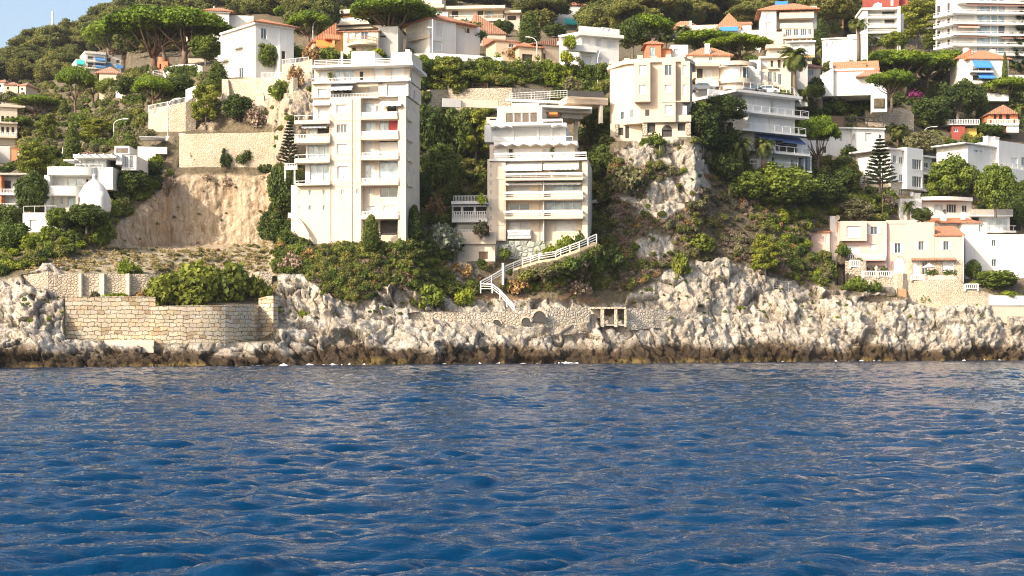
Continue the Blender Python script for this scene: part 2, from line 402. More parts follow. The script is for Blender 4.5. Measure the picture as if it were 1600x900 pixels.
# columns of the hillside: for each bearing, (row, metres behind the waterline) from the rocks up to the ridge
COLS = {
-500: [(535,5),(460,16),(400,36),(300,75),(240,115),(200,170),(130,330),(112,450),(110,520)],
0: [(540,3),(500,8),(465,12),(440,17),(385,36),(330,52),(280,72),(240,110),(200,170),(124,330),(106,450),(102,520)],
60: [(540,3),(500,6),(455,10),(440,12),(400,24),(370,34),(345,40),(300,52),(250,80),(200,150),(122,320),(86,450),(84,520)],
98: [(540,3),(520,5.5),(466,8),(455,11),(440,13),(400,24),(370,30),(350,34),(338,40),(300,50),(250,75),(200,140),(120,300),(74,450),(72,520)],
130: [(545,3),(533,5),(520,6.5),(466,8),(462,12),(459,13.5),(428,14.5),(400,26),(385,31),(345,34),(333,36.5),(325,40),(300,47),(255,65),(200,110),(150,220),(110,330),(62,450),(60,520)],
160: [(545,3),(533,5),(528,7),(466,8),(463,12.5),(459,14),(428,15),(400,27),(388,31),(362,33),(345,35),(330,38),(300,45),(250,60),(215,85),(190,105),(130,200),(95,310),(47,450),(45,520)],
200: [(545,3),(533,5),(530,7),(466,8),(463,13),(459,14.5),(428,15.5),(400,27),(389,32),(385,34.5),(345,37),(320,40),(275,48),(240,56),(215,70),(180,90),(130,130),(108,150),(60,330),(31,450),(29,520)],
240: [(545,3),(533,5),(530,7),(470,8),(467,13),(459,14.5),(428,15.5),(400,27),(389,33),(386,39.5),(310,42),(275,48),(240,54),(210,60),(180,76),(130,98),(105,112),(60,330),(16,450),(14,520)],
270: [(545,3),(533,5),(530,7),(475,8),(470,12),(450,18),(400,27),(389,33),(386,44),(282,46),(272,49),(262,50.5),(210,54),(205,59),(180,68),(130,85),(105,110),(60,330),(2,450),(0,520)],
340: [(545,3),(535,4),(530,7),(475,8),(470,12),(440,20),(400,28),(387,33),(384,43),(280,45.5),(272,48),(262,49.5),(212,52),(205,56),(150,60),(120,63),(110,80),(60,200),(-30,450),(-32,520)],
415: [(535,3),(527,7),(480,9),(470,12),(430,20),(400,26),(386,30),(382,40),(275,43),(265,45),(210,49),(180,51),(125,56),(112,66),(90,90),(40,220),(-40,450),(-42,520)],
450: [(530,4),(505,8),(460,14),(400,20),(384,21),(370,25),(340,28),(280,31),(230,35),(130,43),(110,52),(90,80),(40,220),(-40,450),(-42,520)],
520: [(530,4),(500,7),(470,9),(400,14),(388,16.6),(380,18),(374,30),(130,42),(95,52),(88,75),(60,120),(30,220),(-40,450),(-42,520)],
600: [(530,4),(500,6),(470,7),(400,10),(388,11),(380,12.4),(370,24),(130,42),(95,52),(88,75),(60,120),(30,220),(-40,450),(-42,520)],
640: [(530,3),(500,5),(470,6.5),(400,8),(385,8.8),(374,10),(366,18),(330,24),(250,36),(170,46),(130,52),(95,60),(88,75),(60,150),(30,250),(-40,450),(-42,520)],
700: [(530,3),(500,6),(480,8),(400,13),(370,17),(330,24),(250,38),(170,52),(150,54),(138,55),(100,62),(94,70),(88,80),(50,180),(20,280),(-40,450),(-42,520)],
800: [(530,3),(510,5),(480,8),(430,12),(406,13.6),(395,15),(384,30),(170,45),(140,52),(95,64),(90,75),(55,170),(20,300),(-40,450),(-42,520)],
870: [(530,3),(505,5),(480,6),(470,7.5),(405,10),(395,11.5),(380,16),(360,28),(170,48),(140,56),(100,66),(95,75),(50,170),(20,300),(-40,450),(-42,520)],
930: [(535,3),(490,6),(484,9),(430,12),(380,17),(340,25),(250,36),(170,46),(145,52),(100,66),(60,140),(20,300),(-40,450),(-42,520)],
965: [(535,3),(490,5),(484,9),(450,11),(380,15),(300,19),(228,21),(208,34),(100,60),(60,130),(20,300),(-40,450),(-42,520)],
1040: [(535,3),(500,5),(490,8),(470,10),(420,12),(380,14),(300,17.5),(217,20.8),(209,22.5),(200,34),(100,58),(60,130),(20,300),(-40,450),(-42,520)],
1085: [(532,3),(497,5),(489,8),(450,10),(412,12),(380,13.5),(300,15.5),(214,17),(204,30),(100,60),(60,130),(20,300),(-40,450),(-42,520)],
1120: [(530,3),(495,6),(487,8),(440,10),(412,12),(380,15.5),(300,21),(240,27),(165,42),(130,60),(90,80),(50,180),(20,300),(-40,450),(-42,520)],
1200: [(525,3),(490,6),(460,9),(430,12),(400,14),(330,20),(265,27),(255,36),(140,60),(90,100),(40,200),(0,300),(-40,400),(-42,500)],
1300: [(515,3),(480,6),(455,9),(440,12),(400,15),(350,21),(270,33),(230,50),(190,66),(140,80),(95,110),(60,160),(0,290),(-40,400),(-42,500)],
1400: [(505,3),(475,5),(465,7),(458,8),(448,10),(444,13),(438,16),(345,26),(300,34),(230,55),(190,70),(120,100),(70,150),(0,260),(-40,350),(-42,500)],
1500: [(500,2.5),(475,4),(465,5),(452,6),(444,8.5),(436,14),(365,22),(345,27),(285,40),(210,70),(120,110),(110,120),(60,170),(0,250),(-40,330),(-42,500)],
1600: [(500,1),(480,1.5),(466,2.5),(440,6),(432,9.6),(427,14),(365,20),(355,25),(285,42),(190,80),(120,120),(60,180),(0,260),(-40,330),(-42,500)],
2100: [(500,3),(480,5),(462,7),(430,9),(427,14),(365,20),(355,25),(285,42),(190,80),(120,120),(60,180),(0,260),(-40,330),(-42,500)],
}
CK = sorted(COLS)
# each column is resampled to an equal number of stations between its own key rows, so that ledges stay ledges
PXS = np.concatenate([np.arange(-500,-40,8), np.arange(-40,1640,1.8), np.arange(1640,2101,8)])
PYS = np.concatenate([np.arange(596,440,-1.7), np.arange(440,100,-2.2), np.arange(100,-44,-2.2)])
def column_depth(k, pys):
    c = [(620,-6.0),(float(HY+F*CH/shore(k))+0.5,-0.4),]+COLS[k]
    rows = np.array([a for a,_ in c][::-1], float); ds = np.array([b for _,b in c][::-1], float)
    return np.interp(pys, rows, ds, left=ds[0]+40, right=ds[-1])
TAB = np.array([column_depth(k, PYS) for k in CK])             # (col, row)
def depth_grid(pxs):
    idx = np.clip(np.searchsorted(CK, pxs)-1, 0, len(CK)-2)
    a = np.array(CK, float)[idx]; b = np.array(CK, float)[idx+1]
    t = np.clip((pxs-a)/(b-a), 0, 1); t = t*t*(3-2*t)*0.6+t*0.4
    return TAB[idx]*(1-t)[:,None]+TAB[idx+1]*t[:,None]
D = depth_grid(PXS)
GX, GY = np.meshgrid(PXS, PYS, indexing='ij')                   # photograph bearings of the survey
YY = shore(PXS)[:,None]+D
TOPS = np.interp(PXS, CK, [COLS[k][-2][0] for k in CK])[:,None]      # the ridge; the hill falls away behind it
OVER = np.maximum(0, TOPS-GY)
YY = YY+OVER*6.0
def lift(Y): return CH+(HY-np.maximum(GY,TOPS))/F*(Y-OVER*6.0)-OVER*4.0
XX = (GX-800)/F*YY
ZZ = lift(YY)

def inside(poly, x, y):
    r = np.zeros(x.shape, bool); n = len(poly)
    for i in range(n):
        x0,y0 = poly[i]; x1,y1 = poly[(i+1)%n]
        if y0 == y1: continue
        c = ((y0 > y) != (y1 > y)) & (x < (x1-x0)*(y-y0)/(y1-y0)+x0)
        r ^= c
    return r
def soft(mask, n=2):
    m = mask.astype(float)
    for _ in range(n):
        p = np.pad(m, 1, mode='edge')
        m = (p[:-2,1:-1]+p[2:,1:-1]+p[1:-1,:-2]+p[1:-1,2:]+2*p[1:-1,1:-1])/6
    return m
# where bare rock shows
ROCKTOP = [(-500,440),(0,440),(40,436),(95,450),(103,490),(125,520),(165,534),(240,534),(420,530),(428,470),(450,430),(480,455),(520,470),(560,478),(600,455),(650,452),(690,468),(740,470),(800,470),(850,462),(905,474),(975,468),(1005,452),(1040,430),(1062,414),(1100,408),(1160,410),(1190,432),(1240,436),(1300,456),(1400,466),(1480,470),(1600,480),(2100,482)]
rt = np.interp(GX, [a for a,_ in ROCKTOP], [b for _,b in ROCKTOP])
jag = 9*fbm(GX/23, GY/23, GX*0, 3, 5)
shore_rock = (GY > rt+jag)
QUARRY = [(168,386),(190,345),(225,318),(262,285),(290,272),(330,276),(360,272),(395,276),(428,268),(432,330),(428,372),(410,381),(330,389),(250,390)]
CLIFF = [(428,272),(425,205),(405,190),(350,185),(330,205),(300,200),(296,160),(345,150),(420,160),(448,120),(472,105),(492,110),(490,180),(470,200),(462,235),(448,260)]
SPUR = [[(962,236),(985,222),(1050,215),(1090,222),(1105,262),(1112,290),(1085,300),(1070,285),(1040,260),(1010,258),(980,262)],
        [(970,305),(1000,292),(1040,280),(1075,275),(1090,300),(1088,325),(1062,335),(1040,345),(1010,335),(975,322)],
        [(974,392),(985,380),(1020,372),(1045,362),(1062,372),(1050,392),(1035,412),(1022,424),(1020,404),(992,398)],
        [(706,445),(700,410),(720,400),(745,415),(746,440),(730,450)],[(585,470),(590,450),(625,452),(640,470),(620,482)],
        [(50,425),(80,415),(100,425),(90,440),(60,440)],[(430,460),(445,425),(480,440),(500,450),(545,480),(520,492),(440,492)]]
quarry = inside(QUARRY, GX+4*vnoise(GX/9,GY/9,GX*0,3), GY)
cliff = inside(CLIFF, GX+6*vnoise(GX/9,GY/9,GX*0,4), GY+6*vnoise(GX/9,GY/9,GX*0,9))
spur = np.zeros(GX.shape, bool)
for p in SPUR: spur |= inside(p, GX+9*fbm(GX/14,GY/14,GX*0,3,21), GY+9*fbm(GX/14,GY/14,GX*0,3,22))
rubble = inside([(428,500),(430,470),(480,470),(560,480),(640,486),(640,505),(560,520),(430,530)], GX, GY)
WALLS_FLAT = inside([(100,462),(250,462),(428,462),(428,536),(160,536),(100,520)], GX, GY)    # behind the sea wall
walk = inside([(640,486),(740,490),(850,482),(905,486),(980,486),(1100,490),(1100,496),(980,494),(850,492),(640,494)], GX, GY)
m_rock = soft(shore_rock & ~WALLS_FLAT, 2)
m_q = soft(quarry, 2); m_c = soft(cliff, 2); m_s = soft(spur, 2); m_w = soft(WALLS_FLAT, 2); m_walk = soft(walk, 1)
allrock = np.clip(m_rock+m_q+m_c+m_s, 0, 1)


nx, ny = GX.shape
def _sample(G, px, py):
    i = int(np.clip(np.searchsorted(PXS, px), 1, nx-1)); j = int(np.clip(np.searchsorted(-PYS, -py), 1, ny-1))
    tx = (px-PXS[i-1])/(PXS[i]-PXS[i-1]); ty = (py-PYS[j-1])/(PYS[j]-PYS[j-1])
    return G[i-1,j-1]*(1-tx)*(1-ty)+G[i,j-1]*tx*(1-ty)+G[i-1,j]*(1-tx)*ty+G[i,j]*tx*ty
G0 = np.stack([XX,YY,ZZ],-1)
GP = G0
def ground(px, py):
    """surveyed point of the hillside"""
    return _sample(GP, px, py)
CUTS = []       # where houses and walls are dug into the slope: (px0, Y0, px1, Y1, top0, top1, foot0, foot1)
def cut(px0, Y0, px1, Y1, t0, t1, f0, f1):
    if px1 < px0: px0,Y0,px1,Y1,t0,t1,f0,f1 = px1,Y1,px0,Y0,t1,t0,f1,f0
    CUTS.append((px0,Y0,px1,Y1,t0,t1,f0,f1))
# ---------------------------------------------------------------- foliage
def leaf_mat(name, lo, mid, hi, nscale=0.45, transl=0.28):
    m, nt, b = new_mat(name)
    oi = N(nt, 'ShaderNodeObjectInfo')
    n = noise(nt, nscale, 5, 0.65); n2 = noise(nt, 4.0, 2)
    ad = N(nt, 'ShaderNodeMath', operation='MULTIPLY_ADD'); nt.links.new(oi.outputs['Random'], ad.inputs[0]); ad.inputs[1].default_value = 0.26; ad.inputs[2].default_value = -0.13
    a2 = N(nt, 'ShaderNodeMath', operation='ADD'); nt.links.new(ad.outputs[0], a2.inputs[0]); nt.links.new(n.outputs['Fac'], a2.inputs[1])
    a3 = N(nt, 'ShaderNodeMath', operation='MULTIPLY_ADD'); nt.links.new(n2.outputs['Fac'], a3.inputs[0]); a3.inputs[1].default_value = 0.5; 
    a4 = N(nt, 'ShaderNodeMath', operation='SUBTRACT'); nt.links.new(a2.outputs[0], a4.inputs[0]); a4.inputs[1].default_value = 0.25
    nt.links.new(a4.outputs[0], a3.inputs[2])
    c = ramp(nt, a3.outputs[0], [(0.28, lo), (0.5, mid), (0.75, hi)])
    nt.links.new(c.outputs['Color'], b.inputs['Base Color'])
    b.inputs['Roughness'].default_value = 0.65; b.inputs['Specular IOR Level'].default_value = 0.25
    if transl:
        t = N(nt, 'ShaderNodeBsdfTranslucent'); nt.links.new(c.outputs['Color'], t.inputs['Color'])
        ms = N(nt, 'ShaderNodeMixShader'); ms.inputs[0].default_value = transl
        out = nt.nodes['Material Output']
        nt.links.new(b.outputs[0], ms.inputs[1]); nt.links.new(t.outputs[0], ms.inputs[2]); nt.links.new(ms.outputs[0], out.inputs['Surface'])
    return m
L = {}
L['pine'] = leaf_mat('stone_pine_needles', (0.077,0.132,0.013), (0.179,0.256,0.018), (0.316,0.389,0.029))
L['aleppo'] = leaf_mat('aleppo_pine_needles', (0.103,0.133,0.021), (0.233,0.259,0.034), (0.396,0.376,0.050))
L['dark'] = leaf_mat('dark_evergreen_leaves', (0.035,0.060,0.013), (0.081,0.116,0.023), (0.164,0.202,0.038))
L['mid'] = leaf_mat('mid_green_leaves', (0.062,0.104,0.018), (0.155,0.206,0.031), (0.289,0.328,0.048))
L['bright'] = leaf_mat('bright_green_leaves', (0.114,0.164,0.015), (0.245,0.297,0.025), (0.408,0.431,0.044))
L['olive'] = leaf_mat('grey_green_leaves', (0.098,0.101,0.047), (0.205,0.194,0.090), (0.338,0.308,0.151))
L['forest'] = leaf_mat('distant_forest_leaves', (0.067,0.091,0.022), (0.189,0.198,0.046), (0.354,0.312,0.077), 0.12)
L['maquis'] = leaf_mat('maquis_leaves', (0.072,0.092,0.023), (0.189,0.198,0.045), (0.367,0.333,0.077), 0.25)
L['dry'] = leaf_mat('dry_brush', (0.166,0.121,0.082), (0.332,0.244,0.173), (0.529,0.401,0.293), 0.5, 0)
L['rust'] = leaf_mat('rusty_brush', (0.149,0.084,0.039), (0.315,0.184,0.070), (0.490,0.315,0.122), 0.5, 0)
L['straw'] = leaf_mat('straw_grass', (0.237,0.181,0.075), (0.425,0.338,0.150), (0.600,0.500,0.250), 0.5, 0)
L['palm'] = leaf_mat('palm_leaves', (0.045,0.068,0.017), (0.111,0.142,0.032), (0.238,0.243,0.057))
L['agave'] = leaf_mat('agave_leaves', (0.156,0.180,0.072), (0.300,0.312,0.120), (0.480,0.456,0.192), 0.6, 0)
L['agave_blue'] = leaf_mat('blue_agave_leaves', (0.05,0.10,0.10), (0.10,0.17,0.16), (0.2,0.27,0.25), 0.6, 0)
L['flower'] = leaf_mat('pink_bougainvillea', (0.18,0.03,0.10), (0.42,0.08,0.27), (0.55,0.16,0.38), 1.0)
L['flower_red'] = leaf_mat('red_bougainvillea', (0.06,0.085,0.03), (0.13,0.10,0.05), (0.42,0.12,0.14), 1.4)
L['flower_white'] = leaf_mat('white_flowers', (0.07,0.10,0.03), (0.16,0.19,0.09), (0.62,0.62,0.52), 1.6)
L['norfolk'] = leaf_mat('norfolk_pine_needles', (0.016,0.030,0.010), (0.036,0.055,0.017), (0.066,0.090,0.025))
def bark(name, lo, hi):
    m, nt, b = new_mat(name)
    n = noise(nt, 3.0, 6, 0.7, stretch=(2,2,0.5))
    nt.links.new(ramp(nt, n.outputs['Fac'], [(0.3,lo),(0.7,hi)]).outputs['Color'], b.inputs['Base Color'])
    b.inputs['Roughness'].default_value = 0.95; bump(nt, b, n.outputs['Fac'], 0.8, 0.1)
    return m
L['bark'] = bark('pine_bark', (0.10,0.065,0.045), (0.26,0.175,0.125))
L['bark_grey'] = bark('grey_bark', (0.10,0.085,0.07), (0.25,0.21,0.17))
L['bark_palm'] = bark('palm_bark', (0.09,0.06,0.035), (0.26,0.17,0.09))

def leaves(P, Nn, size, R, aspect=1.0, scatter=0.6, flat=0.0):
    """small diamond leaves at P facing roughly along Nn"""
    n = len(P)
    d = Nn+R.normal(0, scatter, (n,3)); d[:,2] += flat
    d /= np.linalg.norm(d, axis=1)[:,None]+1e-9
    a = np.cross(d, R.normal(0,1,(n,3))); a /= np.linalg.norm(a, axis=1)[:,None]+1e-9
    b = np.cross(d, a)
    s = size*R.uniform(0.55,1.35,(n,1))
    V = np.stack([P-a*s*aspect, P-b*s, P+a*s*aspect, P+b*s], 1).reshape(-1,3)
    return V, np.arange(4*n).reshape(-1,4)

def clumps_mesh(name, clumps, per_m2, size, R, scatter=0.55, flat=0.0, fill=0.25, aspect=0.8, minz=None):
    """crown of leaf clumps: clumps = (cx,cy,cz, rx,ry,rz)"""
    Ps, Ns = [], []
    for (cx,cy,cz,rx,ry,rz) in clumps:
        area = 4*pi*((rx*ry)**1.6+(rx*rz)**1.6+(ry*rz)**1.6)**(1/1.6)/3**(1/1.6)
        n = max(8, int(area*per_m2))
        u = R.normal(0,1,(n,3)); u /= np.linalg.norm(u,axis=1)[:,None]
        rr = np.where(R.random(n) < fill, R.uniform(0.35,0.8,n), R.uniform(0.82,1.12,n))[:,None]
        # ragged surface
        bumpy = 1+0.16*np.sin(u[:,:1]*7+cx*3)*np.sin(u[:,1:2]*6+cy*2)+0.12*np.sin(u[:,2:]*9+cz)
        P = np.array((cx,cy,cz))+u*rr*bumpy*np.array((rx,ry,rz))
        Ps.append(P); Ns.append(u/np.array((rx,ry,rz))*min(rx,ry,rz))
    P = np.concatenate(Ps); Nn = np.concatenate(Ns); Nn /= np.linalg.norm(Nn,axis=1)[:,None]
    if minz is not None:
        k = P[:,2] > minz; P, Nn = P[k], Nn[k]
    V, Q = leaves(P, Nn, size, R, aspect, scatter, flat)
    return np_mesh(name, V, Q)

PROTO = {}     # kind -> list of (height, width, [(part name, mesh, material)])
def keep(kind, H, W, parts): PROTO.setdefault(kind, []).append((H, W, parts))
def mbmesh(mb, name):
    me = bpy.data.meshes.new(name); me.from_pydata(mb.v, [], mb.f)
    me.polygons.foreach_set('use_smooth', np.ones(len(me.polygons), dtype=bool)); me.update(); return me
def withmat(me, m):
    me.materials.append(m); return me

def make_umbrella_pine(seed, H=11.0, W=11.0, thick=3.0, dens=26):
    R = np.random.default_rng(seed); mb = MB()
    lean = R.uniform(-0.6,0.6,2); zf = H-thick-R.uniform(0.8,1.8)
    base = np.array((0,0,-0.6)); fork = np.array((lean[0],lean[1],zf*0.72))
    mb.tube([base, fork*0.5+np.array((0.12,0,0)), fork], [0.40,0.31,0.27], 8)
    clumps = []; n = 15
    for i in range(n):
        a = i*2.4+R.uniform(-0.3,0.3); r = (i+0.4)/n; r = r**0.55*W*0.42
        x, y = r*cos(a), r*sin(a)*0.95
        dome = 1-(r/(W*0.5))**2
        z = H-thick*0.55-(1-dome)*thick*0.62+R.uniform(-0.3,0.3)
        rad = W*R.uniform(0.10,0.17)
        clumps.append((x,y,z, rad*1.25,rad*1.25,rad*R.uniform(0.55,0.75)))
        mid = fork*0.45+np.array((x,y,z-0.3))*0.55+np.array((0,0,-0.8))
        if i % 2 == 0 or r > W*0.25:
            mb.tube([fork-np.array((0,0,R.uniform(0,1.5))), mid+R.normal(0,0.25,3), (x,y,z-rad*0.2)], [0.17,0.11,0.05], 5)
    for i in range(44):
        a = R.uniform(0,2*pi); r = W*0.49*R.uniform(0.3,1)**0.5
        dome = 1-(r/(W*0.5))**2
        rad = W*R.uniform(0.04,0.085)
        clumps.append((r*cos(a), r*sin(a), H-thick*0.42-(1-dome)*thick*0.75+R.uniform(-0.45,0.45), rad*1.3,rad*1.3,rad*0.75))
    cm = clumps_mesh('crown', clumps, dens, 0.18, R, 0.62, 0.12)
    keep('umbrella', H, W, [('trunk', withmat(mbmesh(mb,'trunk'), L['bark'])), ('crown', withmat(cm, L['pine']))])
for sd_ in (1,2,3): make_umbrella_pine(sd_)
make_umbrella_pine(4, 8.5, 10, 2.2); make_umbrella_pine(5, 10, 8.5, 4.0)

def make_round(kind, seed, H, W, leaf, trunkh, n=16, dens=24, size=0.19, squash=1.0, scatter=0.6, bk='bark_grey', spread=0.62):
    R = np.random.default_rng(seed); mb = MB()
    ch = H-trunkh
    mb.tube([(0,0,-0.6),(R.uniform(-.15,.15),R.uniform(-.15,.15),trunkh*0.6),(0,0,trunkh+ch*0.35)], [W*0.04,W*0.033,W*0.015], 7)
    cl = []
    for i in range(n):
        z = (i+0.5)/n*1.7-0.85; a = i*2.4+R.uniform(-.5,.5)
        rr = math.sqrt(max(0,1-z*z))*spread*R.uniform(0.75,1.1)
        rad = W*R.uniform(0.15,0.25)
        c = np.array((rr*W*0.55*cos(a), rr*W*0.55*sin(a), trunkh+ch*0.5+z*ch*0.36))
        cl.append((*c, rad, rad, rad*squash*R.uniform(0.75,1.0)))
        mb.tube([(0,0,trunkh+ch*0.15*R.random()), c*0.6+np.array((0,0,trunkh*0.4)), c], [W*0.018,W*0.012,W*0.005], 4)
    for i in range(n*2):
        z = R.uniform(-0.75,0.95); a = R.uniform(0,2*pi); rr = math.sqrt(1-z*z)
        rad = W*R.uniform(0.06,0.11)
        cl.append((rr*W*0.46*cos(a), rr*W*0.46*sin(a), trunkh+ch*0.5+z*ch*0.47, rad,rad,rad*0.8))
    keep(kind, H, W, [('trunk', withmat(mbmesh(mb,'trunk'), L[bk])), ('crown', withmat(clumps_mesh('crown', cl, dens, size, R, scatter, 0.1), L[leaf]))])
for s_ in (11,12,13): make_round('broadleaf', s_, 7, 6.4, 'dark', 1.0)
for s_ in (14,15): make_round('mid_tree', s_, 7, 6.2, 'mid', 1.0)
for s_ in (16,17): make_round('olive_tree', s_, 6, 5.6, 'olive', 1.2, 14, 20, 0.17, 0.9, 0.8)
for s_ in (18,): make_round('lollipop', s_, 6, 4.4, 'mid', 1.4, 16, 36, 0.14, 1.0, 0.5, 'bark_grey', 0.5)
for s_ in (20,21): make_round('open_tree', s_, 8, 8.0, 'dark', 2.2, 12, 17, 0.2, 0.6, 0.8)
for s_ in (22,): make_round('yellow_tree', s_, 7, 6.5, 'aleppo', 1.0, 16)

def make_aleppo(seed, H=10.0, W=7.0):
    """loose pine of tilted sprays on separate boughs, with sky between them"""
    R = np.random.default_rng(seed); mb = MB(); cl = []
    tip = np.array((R.uniform(-.8,.8),R.uniform(-.8,.8),H*0.93))
    mb.tube([(0,0,-0.6),tip*0.4+R.normal(0,.2,3),tip], [0.28,0.2,0.05], 7)
    for i in range(24):
        t = 0.25+0.72*(i+0.5)/24; a = i*2.4+R.uniform(-.4,.4)
        ln = W*0.5*(1.08-abs(t-0.5)*1.25)*R.uniform(0.65,1.1)
        o = tip*t; e = o+np.array((ln*cos(a),ln*sin(a),ln*0.28+R.uniform(-.2,.4)))
        mb.tube([o,(o+e)/2-np.array((0,0,.15)),e], [0.08,0.06,0.02], 4)
        for f in (0.55,0.8,1.0):
            c = o+(e-o)*f+R.normal(0,.22,3); rad = R.uniform(0.55,0.95)
            cl.append((*c, rad*1.2,rad*1.2,rad*0.62))
    keep('aleppo', H, W, [('trunk', withmat(mbmesh(mb,'trunk'), L['bark_grey'])), ('crown', withmat(clumps_mesh('crown', cl, 19, 0.19, R, 0.6, 0.2), L['aleppo']))])
for s_ in (31,32,33): make_aleppo(s_)

def make_cypress(seed, H=9.0, W=2.2):
    R = np.random.default_rng(seed); mb = MB(); mb.tube([(0,0,-.5),(0,0,H*0.8)],[0.16,0.04],6); cl = []
    for i in range(46):
        t = (i+.5)/46; a = i*2.4; w = W*0.5*min(1,(t*6)**0.6)*(1-t**2.2)**0.7
        rad = 0.22+0.5*w
        cl.append((w*0.6*cos(a),w*0.6*sin(a),0.3+t*(H-0.7),rad*0.8,rad*0.8,rad*1.7))
    keep('cypress', H, W, [('trunk', withmat(mbmesh(mb,'trunk'), L['bark_grey'])), ('crown', withmat(clumps_mesh('crown', cl, 30, 0.13, R, 0.5), L['dark']))])
make_cypress(41); make_cypress(42, 8.5, 2.6)

def make_palm(seed, H=8.0, nf=46, fl=2.9, droop=1.0, tr=0.28, leaf='palm'):
    R = np.random.default_rng(seed); mb = MB()
    mb.tube([(0,0,-.5),(0.1,0,H*0.35),(0,0.05,H*0.7),(0,0,H)],[tr*1.25,tr,tr*0.95,tr*1.15],9)
    for k in range(22):
        a = k*2.4; z = H-0.9+0.06*k*0.7
        mb.bar((tr*cos(a),tr*sin(a),z-.2),(tr*1.9*cos(a),tr*1.9*sin(a),z+.15),0.1)
    Vs, Qs, n0 = [], [], 0
    for i in range(nf):
        a = i*2.399+R.uniform(-.2,.2); el = R.uniform(-0.5,1.35); ln = fl*R.uniform(0.85,1.1)
        seg = 9; p = np.array((0,0,H+0.1)); pts = [p]
        e = el
        for s in range(seg):
            p = p+ln/seg*np.array((cos(a)*cos(e),sin(a)*cos(e),sin(e))); pts.append(p); e -= droop*(0.10+0.035*s)
        pts = np.array(pts); side = np.array((-sin(a),cos(a),0))
        for s in range(1,seg+1):
            d = pts[s]-pts[s-1]
            for q in (-1,1):
                for h in (0,0.5):
                    o = pts[s-1]+d*h; lw = 0.72*(1-abs(s/seg-0.45)*1.2)*fl/2.9
                    tip = o+q*side*lw+d/np.linalg.norm(d)*lw*0.65-np.array((0,0,lw*0.35))
                    w_ = d*0.5
                    Vs += [o, o+w_, tip+w_*0.2, tip]; Qs.append((n0,n0+1,n0+2,n0+3)); n0 += 4
    keep('palm', H+1.6, fl*1.85, [('trunk', withmat(mbmesh(mb,'trunk'), L['bark_palm'])), ('fronds', withmat(np_mesh('fronds', np.array(Vs), np.array(Qs)), L[leaf]))])
make_palm(51, 6.6, 76, 3.1); make_palm(52, 9.5, 56, 2.4); make_palm(53, 3.2, 40, 2.6, 1.1, 0.32)

def make_norfolk(seed, H=13.0, W=8.0):
    R = np.random.default_rng(seed); mb = MB(); mb.tube([(0,0,-.5),(0,0,H*0.5),(0,0,H)],[0.3,0.2,0.04],7); cl = []
    for t in range(13):
        z = 1.6+(H-2.0)*t/13; ln = W*0.5*(1-t/13.6)**0.85
        for k in range(7):
            a = k*2*pi/7+t*0.5+R.uniform(-.12,.12)
            e = np.array((ln*cos(a),ln*sin(a),z+ln*0.16))
            mb.tube([(0,0,z),e],[0.06,0.02],4)
            for f in np.arange(0.35,1.05,0.16): cl.append((e[0]*f,e[1]*f,z+ln*0.16*f+.05,0.42,0.42,0.17))
    cl.append((0,0,H-.3,.3,.3,.5))
    keep('norfolk', H, W, [('trunk', withmat(mbmesh(mb,'trunk'), L['bark_grey'])), ('crown', withmat(clumps_mesh('crown', cl, 22, 0.15, R, 0.4, 0.3), L['norfolk']))])
make_norfolk(61)

def make_bush(kind, seed, H, W, leaf, n=9, dens=34, size=0.14, scatter=0.6, stems=True, fill=0.25):
    R = np.random.default_rng(seed); cl = []; mb = MB()
    for i in range(n):
        a = R.uniform(0,2*pi); r = W*0.36*R.random()**0.5; rad = W*R.uniform(0.13,0.24)
        z = H*0.5*(1-(r/(W*0.5))**2*0.6)*R.uniform(0.55,1.25)
        cl.append((r*cos(a),r*sin(a),z,rad,rad,min(rad,H*0.38)))
        mb.tube([(0,0,-.4),(r*cos(a),r*sin(a),z)],[0.06,0.02],4)
    for i in range(n*2):
        a = R.uniform(0,2*pi); r = W*0.46*R.random()**0.5; rad = W*R.uniform(0.06,0.10)
        cl.append((r*cos(a),r*sin(a),H*0.82*(1-(r/(W*0.52))**2)*R.uniform(0.75,1.15)+0.05,rad,rad,rad*0.85))
    parts = [('foliage', withmat(clumps_mesh('foliage', cl, dens, size, R, scatter, 0.1, fill, minz=-0.25), L[leaf]))]
    if stems: parts.insert(0, ('stem', withmat(mbmesh(mb,'stem'), L['bark_grey'])))
    keep(kind, H, W, parts)
for k_, lf in (('bush_dark','dark'),('bush_mid','mid'),('bush_olive','olive'),('bush_bright','bright'),('bush_maquis','maquis'),('bush_pine','aleppo')):
    for s_ in (71,72,73): make_bush(k_, s_+len(PROTO), 2.0, 2.8, lf)
for s_ in (81,82): make_bush('bush_dry', s_, 1.5, 2.2, 'dry', 9, 26, 0.10, 1.2, True, 0.5)
for s_ in (83,84): make_bush('bush_rust', s_, 1.5, 2.2, 'rust', 9, 26, 0.11, 1.0, True, 0.4)
make_bush('bush_pink', 85, 2.0, 2.4, 'flower'); make_bush('bush_red', 86, 2.2, 2.4, 'flower_red'); make_bush('bush_white', 87, 2.4, 3.2, 'flower_white')

